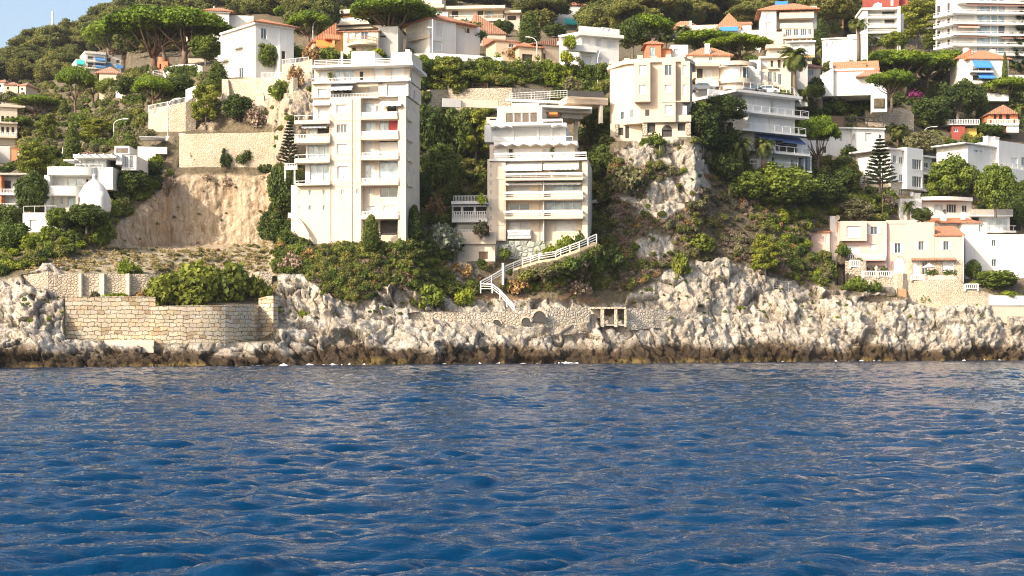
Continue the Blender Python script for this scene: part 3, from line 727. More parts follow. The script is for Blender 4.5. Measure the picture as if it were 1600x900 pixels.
def make_agave(kind, seed, leaf, H=1.5):
    R = np.random.default_rng(seed); Vs, Qs, n0 = [], [], 0
    for i in range(34):
        a = i*2.4; el = R.uniform(0.15,1.4); ln = H*R.uniform(0.8,1.15); d = np.array((cos(a)*cos(el),sin(a)*cos(el),sin(el))); s = np.array((-sin(a),cos(a),0))*0.09
        o = d*0.1; m_ = d*ln*0.5+np.array((0,0,.05)); t = d*ln-np.array((0,0,ln*0.12*cos(el)))
        Vs += [o-s,o+s,m_+s*0.9,m_-s*0.9,t+s*0.12,t-s*0.12]; Qs += [(n0,n0+1,n0+2,n0+3),(n0+3,n0+2,n0+4,n0+5)]; n0 += 6
    keep(kind, H, H*1.9, [('leaves', withmat(np_mesh('leaves', np.array(Vs), np.array(Qs)), L[leaf]))])
make_agave('agave', 91, 'agave'); make_agave('agave_blue', 92, 'agave_blue')

NAME = dict(umbrella='umbrella_pine', broadleaf='evergreen_tree', mid_tree='leafy_tree', olive_tree='olive_tree', lollipop='clipped_tree', open_tree='open_crowned_tree', yellow_tree='yellow_green_tree',
    aleppo='loose_pine', cypress='cypress', palm='palm_tree', norfolk='tiered_pine', bush_dark='shrub', bush_mid='shrub', bush_olive='shrub', bush_bright='shrub', bush_maquis='shrub', bush_pine='shrub', bush_dry='dry_shrub',
    bush_rust='dry_shrub', bush_pink='flowering_shrub', bush_red='flowering_shrub', bush_white='flowering_shrub', agave='agave', agave_blue='agave')
CAT = dict(umbrella='tree', broadleaf='tree', mid_tree='tree', olive_tree='tree', lollipop='tree', open_tree='tree', yellow_tree='tree', aleppo='tree', cypress='tree', palm='palm tree', norfolk='tree', agave='agave', agave_blue='agave')
USED = {}
def plant(kind, px, py, top, width, label, group=None, var=None, Y=None, sink=0.25, rz=None):
    """a tree or shrub standing at (px, py), its crown reaching row 'top' and 'width' pixels across"""
    k = USED.get(kind, 0); USED[kind] = k+1
    P = np.array(at(px, py, Y)) if Y else ground(px, py)
    vr = PROTO[kind]; H, W, parts = vr[(k if var is None else var) % len(vr)]
    sx = width/F*P[1]/W; sz = ((py-top)/F*P[1]+sink)/H
    r = empty(NAME[kind], (P[0],P[1],P[2]-sink), random.uniform(0,6.28) if rz is None else rz)
    r.scale = (sx, sx, sz)
    tag(r, label, CAT.get(kind,'shrub'), group or {'tree':'trees on the hillside','palm tree':'palm trees','agave':'agaves on the slope','shrub':'shrubs on the hillside'}[CAT.get(kind,'shrub')])
    for nm, me in parts:
        o = bpy.data.objects.new(nm, me); COL.objects.link(o); o.parent = r
    return r

# ---------------------------------------------------------------- ground cover nobody could count (scattered by geometry nodes)
def scatter(name, kinds, pts, smin, smax, label, cat, zs=(0.8,1.2), leafmat=None):
    src = bpy.data.collections.new(name+'_source')
    for kd in kinds:
        for H, W, parts in PROTO[kd]:
            nm, me = parts[-1]
            if leafmat is not None:
                me = me.copy(); me.materials.clear(); me.materials.append(leafmat)
            o = bpy.data.objects.new(nm, me); src.objects.link(o)
    pts = np.array(pts, dtype=np.float32)
    me = bpy.data.meshes.new(name); me.vertices.add(len(pts)); me.vertices.foreach_set('co', pts.ravel()); me.update()
    o = link_mesh(name, me, None)
    g = bpy.data.node_groups.new(name, 'GeometryNodeTree')
    g.interface.new_socket('Geometry', in_out='INPUT', socket_type='NodeSocketGeometry'); g.interface.new_socket('Geometry', in_out='OUTPUT', socket_type='NodeSocketGeometry')
    gi = g.nodes.new('NodeGroupInput'); go = g.nodes.new('NodeGroupOutput'); ip = g.nodes.new('GeometryNodeInstanceOnPoints'); ci = g.nodes.new('GeometryNodeCollectionInfo')
    ci.inputs['Collection'].default_value = src; ci.inputs['Separate Children'].default_value = True; ci.inputs['Reset Children'].default_value = True
    ip.inputs['Pick Instance'].default_value = True
    def rnd(dt, mn, mx, seed):
        r = g.nodes.new('FunctionNodeRandomValue'); r.data_type = dt
        i = {'FLOAT_VECTOR':0,'FLOAT':2}[dt]
        r.inputs[i].default_value = mn; r.inputs[i+1].default_value = mx; r.inputs['Seed'].default_value = seed
        return r.outputs[0 if dt == 'FLOAT_VECTOR' else 1]
    rot = rnd('FLOAT_VECTOR', (-0.15,-0.15,0), (0.15,0.15,6.28), 1); s1 = rnd('FLOAT', smin, smax, 2); s2 = rnd('FLOAT_VECTOR', (0.85,0.85,zs[0]), (1.2,1.2,zs[1]), 3)
    vm = g.nodes.new('ShaderNodeVectorMath'); vm.operation = 'SCALE'
    lk = g.links.new
    lk(s2, vm.inputs[0]); lk(s1, vm.inputs['Scale']); lk(gi.outputs[0], ip.inputs['Points']); lk(ci.outputs[0], ip.inputs['Instance']); lk(rot, ip.inputs['Rotation']); lk(vm.outputs[0], ip.inputs['Scale'])
    lk(ip.outputs[0], go.inputs[0])
    md = o.modifiers.new('scatter', 'NODES'); md.node_group = g
    return tag(o, label, cat, kind='stuff')

def pick(n, polys, avoid=(), rock_max=0.35, clear=5):
    """n random ground points inside outlines given as bearings"""
    out = []; R = np.random.default_rng(n)
    boxes = [(min(p[0] for p in q), max(p[0] for p in q), min(p[1] for p in q), max(p[1] for p in q)) for q in polys]
    area = np.array([(b[1]-b[0])*(b[3]-b[2]) for b in boxes], float); area /= area.sum()
    tries = 0
    while len(out) < n and tries < n*20:
        tries += 1
        k = R.choice(len(polys), p=area); b = boxes[k]
        x = np.array([R.uniform(b[0],b[1])]); y = np.array([R.uniform(b[2],b[3])])
        if not inside(polys[k], x, y)[0] or any(inside(a, x, y)[0] for a in avoid): continue
        i = int(np.clip(np.searchsorted(PXS, x[0]),0,nx-1)); j = int(np.clip(np.searchsorted(-PYS, -y[0]),0,ny-1))
        if allrock[i,j] > rock_max: continue
        if any(c[0]-2 < x[0] < c[2]+2 and c[4]-2 < y[0] < c[6]+clear for c in CUTS): continue
        out.append(ground(x[0], y[0]))
    return out
# ---------------------------------------------------------------- houses
class House:
    def __init__(s, name, label, cat, px, py, Y=None, r=0.0, group=None, span=None, base=None, off=(0,0,0)):
        s.name = name
        if base is None:
            if Y is None:
                xs = span or (px-6, px+6)
                Y = min(ground(x, py)[1] for x in np.linspace(xs[0], xs[1], 9))+0.4
            s.O = np.array(at(px, py, Y)); s.r = RAD(r); s.root = empty(name, tuple(s.O), -s.r)
            tag(s.root, label, cat, group); s.base = s
        else:                       # another face of the same house, turned its own way
            s.base = base; s.root = base.root; s.r = RAD(r)
            s.O = np.array(at(px, py, Y)); s.O[2] = base.O[2]
        s.Y = s.O[1]; s.far = s.Y > 330
        s.c, s.s_ = cos(s.r), sin(s.r)
        s.wall = {}
    def face(s, px, py, Y, r): 
        f = House(s.name, None, None, px, py, Y, r, base=s.base); return f
    def L(s, px, py=None, v=0.0):
        k = (px-800)/F
        u = (k*s.O[1]+k*v*s.c-s.O[0]-v*s.s_)/(s.c+k*s.s_)
        if py is None: return u
        return u, s.W(py, v)
    def W(s, py, v=0.0):
        d = s.O[1]+v*s.c
        return CH+(HY-py)/F*d-s.O[2]
    def mb(s, mat): return s.wall.setdefault(mat, MB())
    def out(s, mb, name, mat, parent=None, smooth=False):
        if s.base is not s:
            b = s.base; a = b.r-s.r; ca, sa = cos(a), sin(a)
            dx, dy = s.O[0]-b.O[0], s.O[1]-b.O[1]
            ox = dx*b.c-dy*b.s_; oy = dx*b.s_+dy*b.c
            mb.v = [(x*ca-y*sa+ox, x*sa+y*ca+oy, z) for x,y,z in mb.v]
        return mb.build(name, MAT[mat] if isinstance(mat,str) else mat, parent or s.root, smooth)
    # -- a mass of the house with true openings in its front
    def block(s, x0, y0, x1, y1, v=0.0, d=8.0, mat='white', wins=(), right=(), left=(), foot=0.0, rev=0.22):
        u0, u1 = s.L(x0, v=v), s.L(x1, v=v); w0, w1 = s.W(y1, v)-foot, s.W(y0, v)
        m = s.mb(mat)
        if foot > 0:
            cut(x0, s.O[1]-u0*s.s_+v*s.c, x1, s.O[1]-u1*s.s_+v*s.c, y0, y0, y1, y1)
        def panel(P, a0, a1, holes, dn):
            A = sorted({a0,a1,*[h[0] for h in holes],*[h[1] for h in holes]}); Bq = sorted({w0,w1,*[h[2] for h in holes],*[h[3] for h in holes]})
            for i in range(len(A)-1):
                for j in range(len(Bq)-1):
                    ca, cb = (A[i]+A[i+1])/2, (Bq[j]+Bq[j+1])/2
                    if any(h[0] < ca < h[1] and h[2] < cb < h[3] for h in holes): continue
                    m.add([P(A[i],0,Bq[j]),P(A[i+1],0,Bq[j]),P(A[i+1],0,Bq[j+1]),P(A[i],0,Bq[j+1])], [(0,1,2,3)])
            for a,b_,c,d_ in [h[:4] for h in holes]:
                q = [(a,c),(b_,c),(b_,d_),(a,d_)]
                for k in range(4):
                    (p0,p1),(q0,q1) = q[k], q[(k+1)%4]
                    m.add([P(p0,0,p1),P(p0,dn,p1),P(q0,dn,q1),P(q0,0,q1)], [(0,1,2,3)])
        hs = []
        for wn in wins:
            a, b_ = s.L(wn[0], v=v), s.L(wn[2], v=v); c, d_ = s.W(wn[3], v), s.W(wn[1], v)
            hs.append((max(a,u0+.05), min(b_,u1-.05), max(c,w0+.02), min(d_,w1-.05), wn[4]))
        front = lambda a, t, z: (a, v+t, z)
        panel(front, u0, u1, hs, rev)
        for h in hs: s.window(front, h, rev)
        for side, ps in ((1,right),(-1,left)):
            uu = u1 if side > 0 else u0
            hh = [(v+f0*d, v+f1*d, s.W(b_, v), s.W(a, v), kd) for f0,f1,a,b_,kd in ps]
            P = (lambda a, t, z, uu=uu, side=side: (uu-side*t, a, z))
            panel(P, v, v+d, hh, 0.15)
            for h in hh: s.window(P, h, 0.15)
        m.add([(u0,v+d,w0),(u1,v+d,w0),(u1,v+d,w1),(u0,v+d,w1)], [(1,0,3,2)])
        m.add([(u0,v,w1),(u1,v,w1),(u1,v+d,w1),(u0,v+d,w1)], [(0,1,2,3)])
        m.add([(u0,v,w0),(u1,v,w0),(u1,v+d,w0),(u0,v+d,w0)], [(3,2,1,0)])
        return s
    def window(s, P, h, rev):
        a, b_, c, d_, kd = h
        n = 1
        if len(kd) > 1 and kd[-1].isdigit(): n = int(kd[-1]); kd = kd[:-1]
        def quadbox(m, a0,a1,c0,c1,t0,t1):
            pts = [P(a0,t0,c0),P(a1,t0,c0),P(a1,t1,c0),P(a0,t1,c0),P(a0,t0,c1),P(a1,t0,c1),P(a1,t1,c1),P(a0,t1,c1)]
            m.add(pts, [(3,2,1,0),(4,5,6,7),(0,1,5,4),(1,2,6,5),(2,3,7,6),(3,0,4,7)])
        pm = {'s':'shutter','S':'shutter_grey','g':'glass','b':'glass_blue','p':'glass_pale','d':'dark','n':'glass_brown','l':'glass','r':'curtain_red','w':'wood'}[kd]
        if s.far or kd == 'd':
            m = MB(); quadbox(m, a+.003, b_-.003, c+.003, d_-.003, rev-0.06, rev+0.05)
            if kd == 'd': m = MB(); quadbox(m, a+.003, b_-.003, c+.003, d_-.003, rev+0.0, rev+0.06)  # dark back panel paints the unlit depth behind the opening
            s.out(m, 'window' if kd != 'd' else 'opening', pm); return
        f = 0.06; m = MB()
        quadbox(m,a+.004,a+f,c+.004,d_-.004,rev-.12,rev-.02); quadbox(m,b_-f,b_-.004,c+.004,d_-.004,rev-.12,rev-.02)
        quadbox(m,a+f+.002,b_-f-.002,c+.004,c+f,rev-.12,rev-.02); quadbox(m,a+f+.002,b_-f-.002,d_-f,d_-.004,rev-.12,rev-.02)
        if kd in 'gblpr' and n >= 1:
            for k in range(1, n+1):
                if kd == 'g' or kd == 'l' or n > 1 or kd in 'bp':
                    x = a+(b_-a)*k/(n+1); quadbox(m,x-.03,x+.03,c+f+.002,d_-f-.002,rev-.11,rev-.03)
        # projecting sill
        if (d_-c) < 2.0: quadbox(m,a-.06,b_+.06,c-.07,c-.004,-0.06,rev-.13)
        fr = s.out(m, 'window', 'metal_white')
        m = MB(); quadbox(m, a+.005, b_-.005, c+.005, d_-.005, rev-0.015, rev+0.05)
        s.out(m, 'roller_shutter' if kd in 'sS' else 'curtain' if kd == 'r' else 'pane', pm, fr)
        if kd == 'l':
            w_ = (b_-a)*0.52
            for q0,q1 in ((a-w_-.02,a-.02),(b_+.02,b_+w_+.02)):
                m = MB(); quadbox(m, q0, q1, c, d_, -0.07, -0.015)
                for k in range(7):
                    z = c+(d_-c)*(k+.5)/7; quadbox(m, q0+.06, q1-.06, z-.03, z+.03, -0.09, -0.07)
                s.out(m, 'louvred_shutter', 'metal_white')
    def part(s, name, x0, y0, x1, y1, v0, v1, mat, parent=None, ref=None):
        m = MB(); rv = v0 if ref is None else ref
        m.box(s.L(x0, v=rv), s.L(x1, v=rv), v0, v1, s.W(y1, rv), s.W(y0, rv))
        return s.out(m, name, mat, parent)
    def rail_mesh(s, m, path, z0, z1, style):
        """path of (u, v) corners"""
        for (a, b_) in zip(path[:-1], path[1:]):
            a = np.array(a,float); b_ = np.array(b_,float); Ln = np.linalg.norm(b_-a)
            if Ln < 0.05: continue
            P3 = lambda t, z: (*(a+(b_-a)*t), z)
            if style == 'solid':
                m.bar(P3(0,(z0+z1)/2), P3(1,(z0+z1)/2), 0.12, z1-z0)
                continue
            if style == 'thick':
                m.bar(P3(0,z1-.17), P3(1,z1-.17), 0.16, 0.34)
            else: m.bar(P3(0,z1-.03), P3(1,z1-.03), 0.07, 0.07)
            st = {'bars':0.22,'thick':2.0,'glass':1.6,'pipe':1.5,'balus':0.34}[style]
            n = max(1, int(Ln/st))
            for k in range(n+1):
                m.bar(P3(k/n, z0), P3(k/n, z1-.06), {'bars':0.045,'balus':0.13}.get(style, 0.06))
            if style in ('pipe','thick'):
                for f in (0.3,0.6): m.bar(P3(0,z0+(z1-z0)*f), P3(1,z0+(z1-z0)*f), 0.045)
            if style in ('bars','glass','balus'): m.bar(P3(0,z0+.08), P3(1,z0+.08), 0.05)
    def balcony(s, x0, x1, yr, ys, yb, out_=1.2, v=0.0, style='bars', mat='white', rmat='metal_white', ends=True, panel=None):
        vf = v-out_; u0, u1 = s.L(x0, v=vf), s.L(x1, v=vf); zs, zb, zr = s.W(ys, vf), s.W(yb, vf), s.W(yr, vf)
        m = MB(); m.box(u0, u1, vf, v-.004, zb, zs); b = s.out(m, 'balcony', mat)
        pth = [(u0+.06, vf+.06), (u1-.06, vf+.06)]
        if ends: pth = [(u0+.06, v-.05)]+pth+[(u1-.06, v-.05)]
        m = MB(); s.rail_mesh(m, pth, zs+.003, zr, style); s.out(m, 'railing', rmat if style != 'solid' else mat, b)
        if panel:
            m = MB()
            for a, c in zip(pth[:-1], pth[1:]): m.bar((*a, zs+(zr-zs)*.48), (*c, zs+(zr-zs)*.48), 0.02, (zr-zs)*.72)
            s.out(m, 'railing_panel', panel, b)
        return b
    def railing(s, pts, yr, ys, style='bars', mat='metal_white', v=0.0):
        m = MB(); s.rail_mesh(m, [(s.L(x, v=vv), vv) for x, vv in pts], s.W(ys, v), s.W(yr, v), style); return s.out(m, 'railing', mat)
    def awning(s, x0, x1, yt, yb, out_=1.5, v=0.0, mat='awning_white', val=0.22):
        u0, u1 = s.L(x0, v=v), s.L(x1, v=v); z1 = s.W(yt, v); z0 = s.W(yb, v-out_)
        m = MB(); t = 0.05
        m.hexa([(u0,v-out_,z0-t),(u1,v-out_,z0-t),(u1,v-.01,z1-t),(u0,v-.01,z1-t)], [(u0,v-out_,z0),(u1,v-out_,z0),(u1,v-.01,z1),(u0,v-.01,z1)])
        n = max(3, int((u1-u0)/0.35))
        for k in range(n):
            a = u0+(u1-u0)*k/n; b_ = u0+(u1-u0)*(k+1)/n
            m.box(a+.01, b_-.01, v-out_-.03, v-out_-.004, z0-val-(0.05 if k%2 else 0), z0-.002)
        o = s.out(m, 'awning', mat)
        m = MB()
        for u in (u0+.1, u1-.1): m.bar((u, v-.06, z0-.15), (u, v-out_+.05, z0-t-.06), 0.05)
        m.bar((u0+.1, v-.06, z0-.15), (u1-.1, v-.06, z0-.15), 0.05)
        s.out(m, 'awning_arm', 'metal_grey', o); return o
    def roof(s, x0, x1, ye, yr, v0, v1, kind='hip', over=0.5, mat='tile', hipf=1.0):
        u0, u1 = s.L(x0, v=v0)-over, s.L(x1, v=v0)+over; a, b_ = v0-over, v1+over
        ze, zr = s.W(ye, v0), s.W(yr, v0+(v1-v0)*0.5); th = 0.16; m = MB()
        mv = (a+b_)/2; mu = (u0+u1)/2
        eave = [(u0,a,ze),(u1,a,ze),(u1,b_,ze),(u0,b_,ze)]
        m.box(u0+.02,u1-.02,a+.02,b_-.02,ze-th,ze-.003)
        if kind == 'hip':
            h = min((b_-a)/2, (u1-u0)/2)*hipf
            rg = [(u0+h,mv,zr),(u1-h,mv,zr)]
            m.add(eave+rg, [(0,1,5,4),(1,2,5),(2,3,4,5),(3,0,4)])
        elif kind == 'gable_u':     # ridge runs along the front
            m.add(eave+[(u0,mv,zr),(u1,mv,zr)], [(0,1,5,4),(1,2,5),(2,3,4,5),(3,0,4)])
        elif kind == 'gable_v':     # gable faces the front
            m.add(eave+[(mu,a,zr),(mu,b_,zr)], [(0,1,4),(1,2,5,4),(2,3,5),(3,0,4,5)])
        elif kind == 'lean':        # rises to the back
            m.add(eave+[(u0,b_,zr),(u1,b_,zr)], [(0,1,5,4),(1,2,5),(2,3,4,5),(3,0,4)])
        elif kind == 'right':       # rises to the right
            m.add(eave+[(u1,a,zr),(u1,b_,zr)], [(0,1,4),(1,2,5,4),(2,3,5),(3,0,4,5)])
        elif kind == 'left':
            m.add(eave+[(u0,a,zr),(u0,b_,zr)], [(0,1,4),(1,2,5,4),(2,3,5),(3,0,4,5)])
        s.out(m, 'roof', mat)
        if kind in ('gable_v','right','left'):
            m = MB(); s.out(m.add([(eave[0][0]+over,v0-.01,ze),(eave[1][0]-over,v0-.01,ze),(mu if kind == 'gable_v' else (u1-over if kind == 'right' else u0+over),v0-.01,zr-.25)], [(0,1,2)]), 'gable', s.gm if hasattr(s,'gm') else 'white')
        return s
    def chimney(s, px, yt, yb, w=5, v=3.0, mat='white'):
        u0, u1 = s.L(px-w/2, v=v), s.L(px+w/2, v=v); m = MB()
        z0, z1 = s.W(yb, v), s.W(yt, v)
        m.box(u0,u1,v,v+(u1-u0),z0,z1-.12); m.box(u0-.07,u1+.07,v-.07,v+(u1-u0)+.07,z1-.118,z1)
        s.out(m, 'chimney', mat)
    def done(s, smooth=False):
        for mt, m in s.wall.items(): s.out(m, 'wall', mt)
        s.wall = {}
        return s

def lamp(px, py, yt, arm, label, Y=None, mat='metal_white', group='street lamps up the hillside', name='street_lamp', style='curve'):
    P = np.array(at(px,py,Y)) if Y else ground(px, py)
    k = P[1]/F; h = (py-yt)*k; a = arm*k; r = tag(empty(name, tuple(P)), label, 'street lamp', group)
    m = MB()
    if style == 'curve':
        pts = [(0,0,-.4),(0,0,h*0.72)]+[(a*(1-cos(t)), 0, h*0.72+(h*0.28)*sin(t)) for t in np.linspace(0.25,1.45,6)]
        pts += [(a*1.05,0,h)]
        m.tube(pts, [0.10,0.085]+[0.065]*7, 7); m.build('pole', MAT[mat], r, True)
        e = a
    else:
        m.tube([(0,0,-.4),(0,0,h)], [0.13,0.09], 7); m.build('pole', MAT[mat], r, True)
        m = MB(); m.tube([(0,0,h*.72),(a*.9,0,h*.76)], 0.05, 6); m.build('bracket', MAT['metal_grey'], r); e = a; h = h*.77
    m = MB(); sg = 1 if a > 0 else -1
    m.hexa([(e-.1*sg,-.14,h-.08),(e+.75*sg,-.14,h-.02),(e+.75*sg,.14,h-.02),(e-.1*sg,.14,h-.08)], [(e-.1*sg,-.1,h+.08),(e+.65*sg,-.1,h+.12),(e+.65*sg,.1,h+.12),(e-.1*sg,.1,h+.08)])
    m.build('lamp_head', MAT['metal_white'], r)
    return r

def wall_run(name, label, cat, pts, mat, thick=0.5, Y=None, cap=None, group=None, foot=1.0, capmat='dressed', grade=True):
    """a wall following (px, row of top, row of foot, depth) stations"""
    S = []
    for p in pts:
        yd = p[3] if len(p) > 3 and p[3] else (Y or ground(p[0], p[2])[1]+0.2)
        S.append((np.array(at(p[0], p[1], yd)), np.array(at(p[0], p[2], yd))))
    o = S[0][1].copy(); mb = MB(); mc = MB()
    if grade:
        for p,q,(a,_),(b,_) in zip(pts[:-1],pts[1:],S[:-1],S[1:]): cut(p[0],a[1],q[0],b[1],p[1],q[1],p[2],q[2])
    for (t0,b0),(t1,b1) in zip(S[:-1],S[1:]):
        d = t1-t0; nrm = np.array((-d[1],d[0],0)); nrm = nrm/(np.linalg.norm(nrm)+1e-9)*thick
        if nrm[1] < 0: nrm = -nrm
        f = np.array((0,0,foot))
        q = [b0-f-o,b1-f-o,b1-f+nrm-o,b0-f+nrm-o]; t = [t0-o,t1-o,t1+nrm-o,t0+nrm-o]
        mb.hexa(q, t)
        if cap:
            e = nrm/thick*0.08; z = np.array((0,0,cap)); g = np.array((0,0,.003))
            mc.hexa([t[0]-e+g,t[1]-e+g,t[2]+e+g,t[3]+e+g],[t[0]-e+z,t[1]-e+z,t[2]+e+z,t[3]+e+z])
    if cap:
        r = empty(name, tuple(o)); tag(r, label, cat, group)
        mb.build('masonry', MAT[mat], r); mc.build('coping', MAT[capmat], r); return r
    w_ = mb.build(name, MAT[mat]); w_.location = tuple(o)
    return tag(w_, label, cat, group)

def fence_run(name, label, pts, style='bars', mat='metal_white', group=None, cat='railing', Y=None):
    """railing along (px, row of top, row of foot[, depth])"""
    S = []
    for p in pts:
        yd = p[3] if len(p) > 3 else (Y or ground(p[0], p[2])[1])
        S.append((np.array(at(p[0],p[1],yd)), np.array(at(p[0],p[2],yd))))
    o = S[0][1].copy(); r = tag(empty(name, tuple(o)), label, cat, group); m = MB(); mp = MB()
    for i,((t0,b0),(t1,b1)) in enumerate(zip(S[:-1],S[1:])):
        Ln = np.linalg.norm(t1-t0)
        w_ = {'thick':0.13,'bars':0.07,'mesh':0.06,'balus':0.2}[style]
        m.bar(t0-o,t1-o,w_,w_*(1.3 if style=='thick' else 1))
        fr = {'thick':(0.35,0.68),'bars':(0.08,),'mesh':(0.1,0.4,0.7),'balus':(0.08,)}[style]
        for f in fr: m.bar(b0+(t0-b0)*f-o, b1+(t1-b1)*f-o, w_*0.75)
        st = {'thick':1.7,'bars':2.2,'mesh':2.5,'balus':2.4}[style]; n = max(1, int(round(Ln/st)))
        for k in range(n+(i == len(S)-2)):
            t = k/n; mp = MB(); mp.bar(b0+(b1-b0)*t-o-np.array((0,0,.3)), t0+(t1-t0)*t-o+np.array((0,0,.03)), w_*1.25); mp.build('post', MAT[mat], r)
        if style in ('bars','balus','mesh'):
            st = {'bars':0.2,'balus':0.32,'mesh':0.5}[style]; n = max(1,int(Ln/st))
            for k in range(1,n):
                t = k/n; m.bar(b0+(b1-b0)*t-o, t0+(t1-t0)*t-o, {'bars':0.035,'balus':0.14,'mesh':0.03}[style])
    m.build('rails', MAT[mat], r)
    return r
# ================================================================ the cream tower on the left
def tower():
    h = House('apartment_tower', 'tall cream apartment tower with stacked balconies rising straight from the scrub', 'apartment block', 545, 384, 203, 9)
    D_ = 8.6
    b = h.block
    wn = [(x,296,x+4.2,304,'g') for x in (482,504,533,556.5)]+[(x,320,x+4.2,328,'g') for x in (482,504)]+[(466.5,296,469.5,304,'g'),(466.5,320,469.5,328,'g')]
    b(463,287.3,564,382,0,D_,'cream',wn,foot=3)
    b(515,154,564,287,0,D_,'cream',[(525.5,163,542,177,'s'),(526,194,542,207.5,'g2'),(526,224.5,542.5,240,'s'),(527,259.5,543,280,'p')])
    # stair light of pierced blocks
    m = MB()
    for k in range(40):
        z1, z0 = h.W(162+k*2.9), h.W(162+k*2.9+1.9)
        for x in (551.5,554): m.box(h.L(x),h.L(x+1.7),-0.03,-0.004,z0,z1)
    m.box(h.L(551),h.L(556),-0.02,-0.003,h.W(279),h.W(161)); h.out(m,'stair_grille','beige')
    # left bay, floor by floor
    b(489,152,515,186,0.5,D_-.5,'cream',[(497,167,514,184,'s')])
    b(478,186.3,515,222,1.2,D_-1.2,'cream',[(496,197,514,209,'d'),(482,197,494,209,'p')])
    b(478,222.3,515,254,1.2,D_-1.2,'white',[(480.5,223.5,514,246,'b3')])
    b(477,254.3,515,287,0.8,D_-.8,'white',[(484,253,514,284,'b2')])
    h.balcony(459.5,514.8,178,187,192,1.9,1.2,'glass','cream'); h.balcony(459.5,514.8,208,215,222,1.9,1.2,'bars','cream')
    h.balcony(460,514.8,240,247,253,1.9,1.2,'glass','cream'); h.balcony(461,514.8,281,286,288.5,1.6,0.8,'glass','cream')
    h.awning(475,514,191.7,196,1.3,1.2,'awning_grey'); h.part('ledge',487,159.5,515,163,-0.3,0.49,'white')
    # right bay behind its balconies
    rows = [(186.7,[(569.5,162,585,178,'b1'),(605,166,619,181,'d'),(588,166,600,180,'p')]),(218.7,[(570,192,586,212,'b1'),(592.5,189.5,606,211,'b1'),(606.5,189.5,621,211,'r1')]),
            (250,[(570,220,585.5,244,'s'),(592,219.5,621,224,'g'),(592,224.5,621,244,'s')]),(289.5,[(570.5,258,586,284,'p'),(592.5,251,621,284,'b1')]),
            (337,[(576.5,295,581,304,'g'),(594,294,621,309.5,'g1'),(572,322,586.5,336,'s'),(599,322,617,336,'s')])]
    y0 = 154
    for yb, ws in rows:
        b(564.3,y0,622,yb,1.2,D_-1.2,'cream',ws); y0 = yb+.25
    b(564.3,337.3,622,382,1.6,D_-1.6,'cream',[(594,345,621,368,'d')],foot=3)
    for yr, ys, yb in ((176,182,187.5),(205.5,212,219),(239,244.5,250.5),(279,284.5,290),(331,337,343)):
        h.balcony(564.5,622.5 if yr != 176 else 621,yr,ys,yb,1.7,1.2,'bars','cream',panel='glass_pale' if yr in (176,205.5) else None)
    b(622.3,152.3,634,382,-0.25,D_+.25,'cream',right=[(0.15,0.22,160,170,'g'),(0.55,0.62,160,170,'g'),(0.15,0.22,192,202,'g'),(0.15,0.22,224,234,'g'),(0.15,0.22,258,268,'g'),(0.5,0.58,258,268,'g')],foot=4)
    # floor seven with its loggia
    b(487,129,517,152,0.2,D_-.2,'cream',[(496.5,137.5,512,151,'s')]); b(517.2,129,591,152,1.8,D_-1.8,'cream',[(521,138,533,152,'d'),(536,138,549,152,'d'),(575,136,591,151.5,'s')])
    b(591.2,129,638,152,0.2,D_-.2,'cream',[(604.5,133,635,152,'S')],right=[(0.05,0.16,133,151,'g'),(0.4,0.52,136,150,'g')])
    h.balcony(516,591,146,152.3,154,1.3,1.5,'bars','cream',ends=False); h.awning(518,556,129.5,138,2.2,1.8,'awning_grey'); h.part('awning_box',556.5,128.8,596,130.3,-0.3,0.15,'metal_dark')
    h.awning(596,632,159,165,2.0,1.2,'awning_grey')
    # floor eight
    b(491,104.5,640,127,1.2,D_-1.2,'cream',[(499,110.5,517,124,'s'),(522,109,537,126,'b1'),(538,109,553.5,126,'b1'),(562,112,567.5,126,'d'),(584,107.5,601,126,'s'),(611,107.5,631,126,'s')],right=[(0.1,0.2,113,128,'g')])
    h.balcony(486.5,638.5,121,127.2,129,1.5,1.2,'glass','white',ends=True); h.part('cornice',486,100,645,104.2,-0.5,D_+.3,'white')
    b(549,80.5,585,99.7,2.5,5.5,'white2'); b(611,84,643,99.7,1.0,7,'cream'); h.part('chimney',633,80,640,83.8,2,3.5,'white')
    h.railing([(491,0.2),(548.7,0.2)],92,99.7,'pipe'); h.railing([(585.3,0.5),(610.8,0.5)],92,99.7,'pipe'); h.part('vent_pipe',532.5,80,535,99.8,1,1.3,'white')
    h.railing([(643.5,0.4),(645,7.5)],96,100,'pipe')
    for x,ya,yb in ((515.6,188,380),(549,155,380),(565.2,345,381),(562.6,154,286)): h.part('downpipe',x,ya,x+0.8,yb,-.12,-.01,'beige')
    for x,y in ((588,241),(588,209),(612,284)): h.part('air_conditioner',x,y-4,x+5.5,y,0.6,1.15,'metal_white')
    for y in (187.5,219,250.5,290): h.part('side_balcony',634.3,y-2.5,638,y+1.5,0.6,3.0,'cream',ref=-.25)
    for y in (187.5,219,250.5,290): h.part('string_course',515.3,y,563.8,y+.7,-.05,-.006,'beige')
    # rounded corner and curved ramp at the left foot
    m = MB(); m.lathe([(1.1,h.W(382)-3),(1.1,h.W(287.4))], 12, h.L(463.1), 1.1, pi/2+.02, 3*pi/2); h.out(m,'rounded_corner','cream',None,True)
    m = MB(); pts = []
    for t in np.linspace(0,1,14):
        px = 450+33*t**0.8; y1 = 331+35*t**1.5; pts.append((h.L(px,v=-0.2-0.9*sin(t*pi*.5)), -0.2-0.9*sin(t*pi*.5), h.W(y1), h.W(y1+8+5*t)))
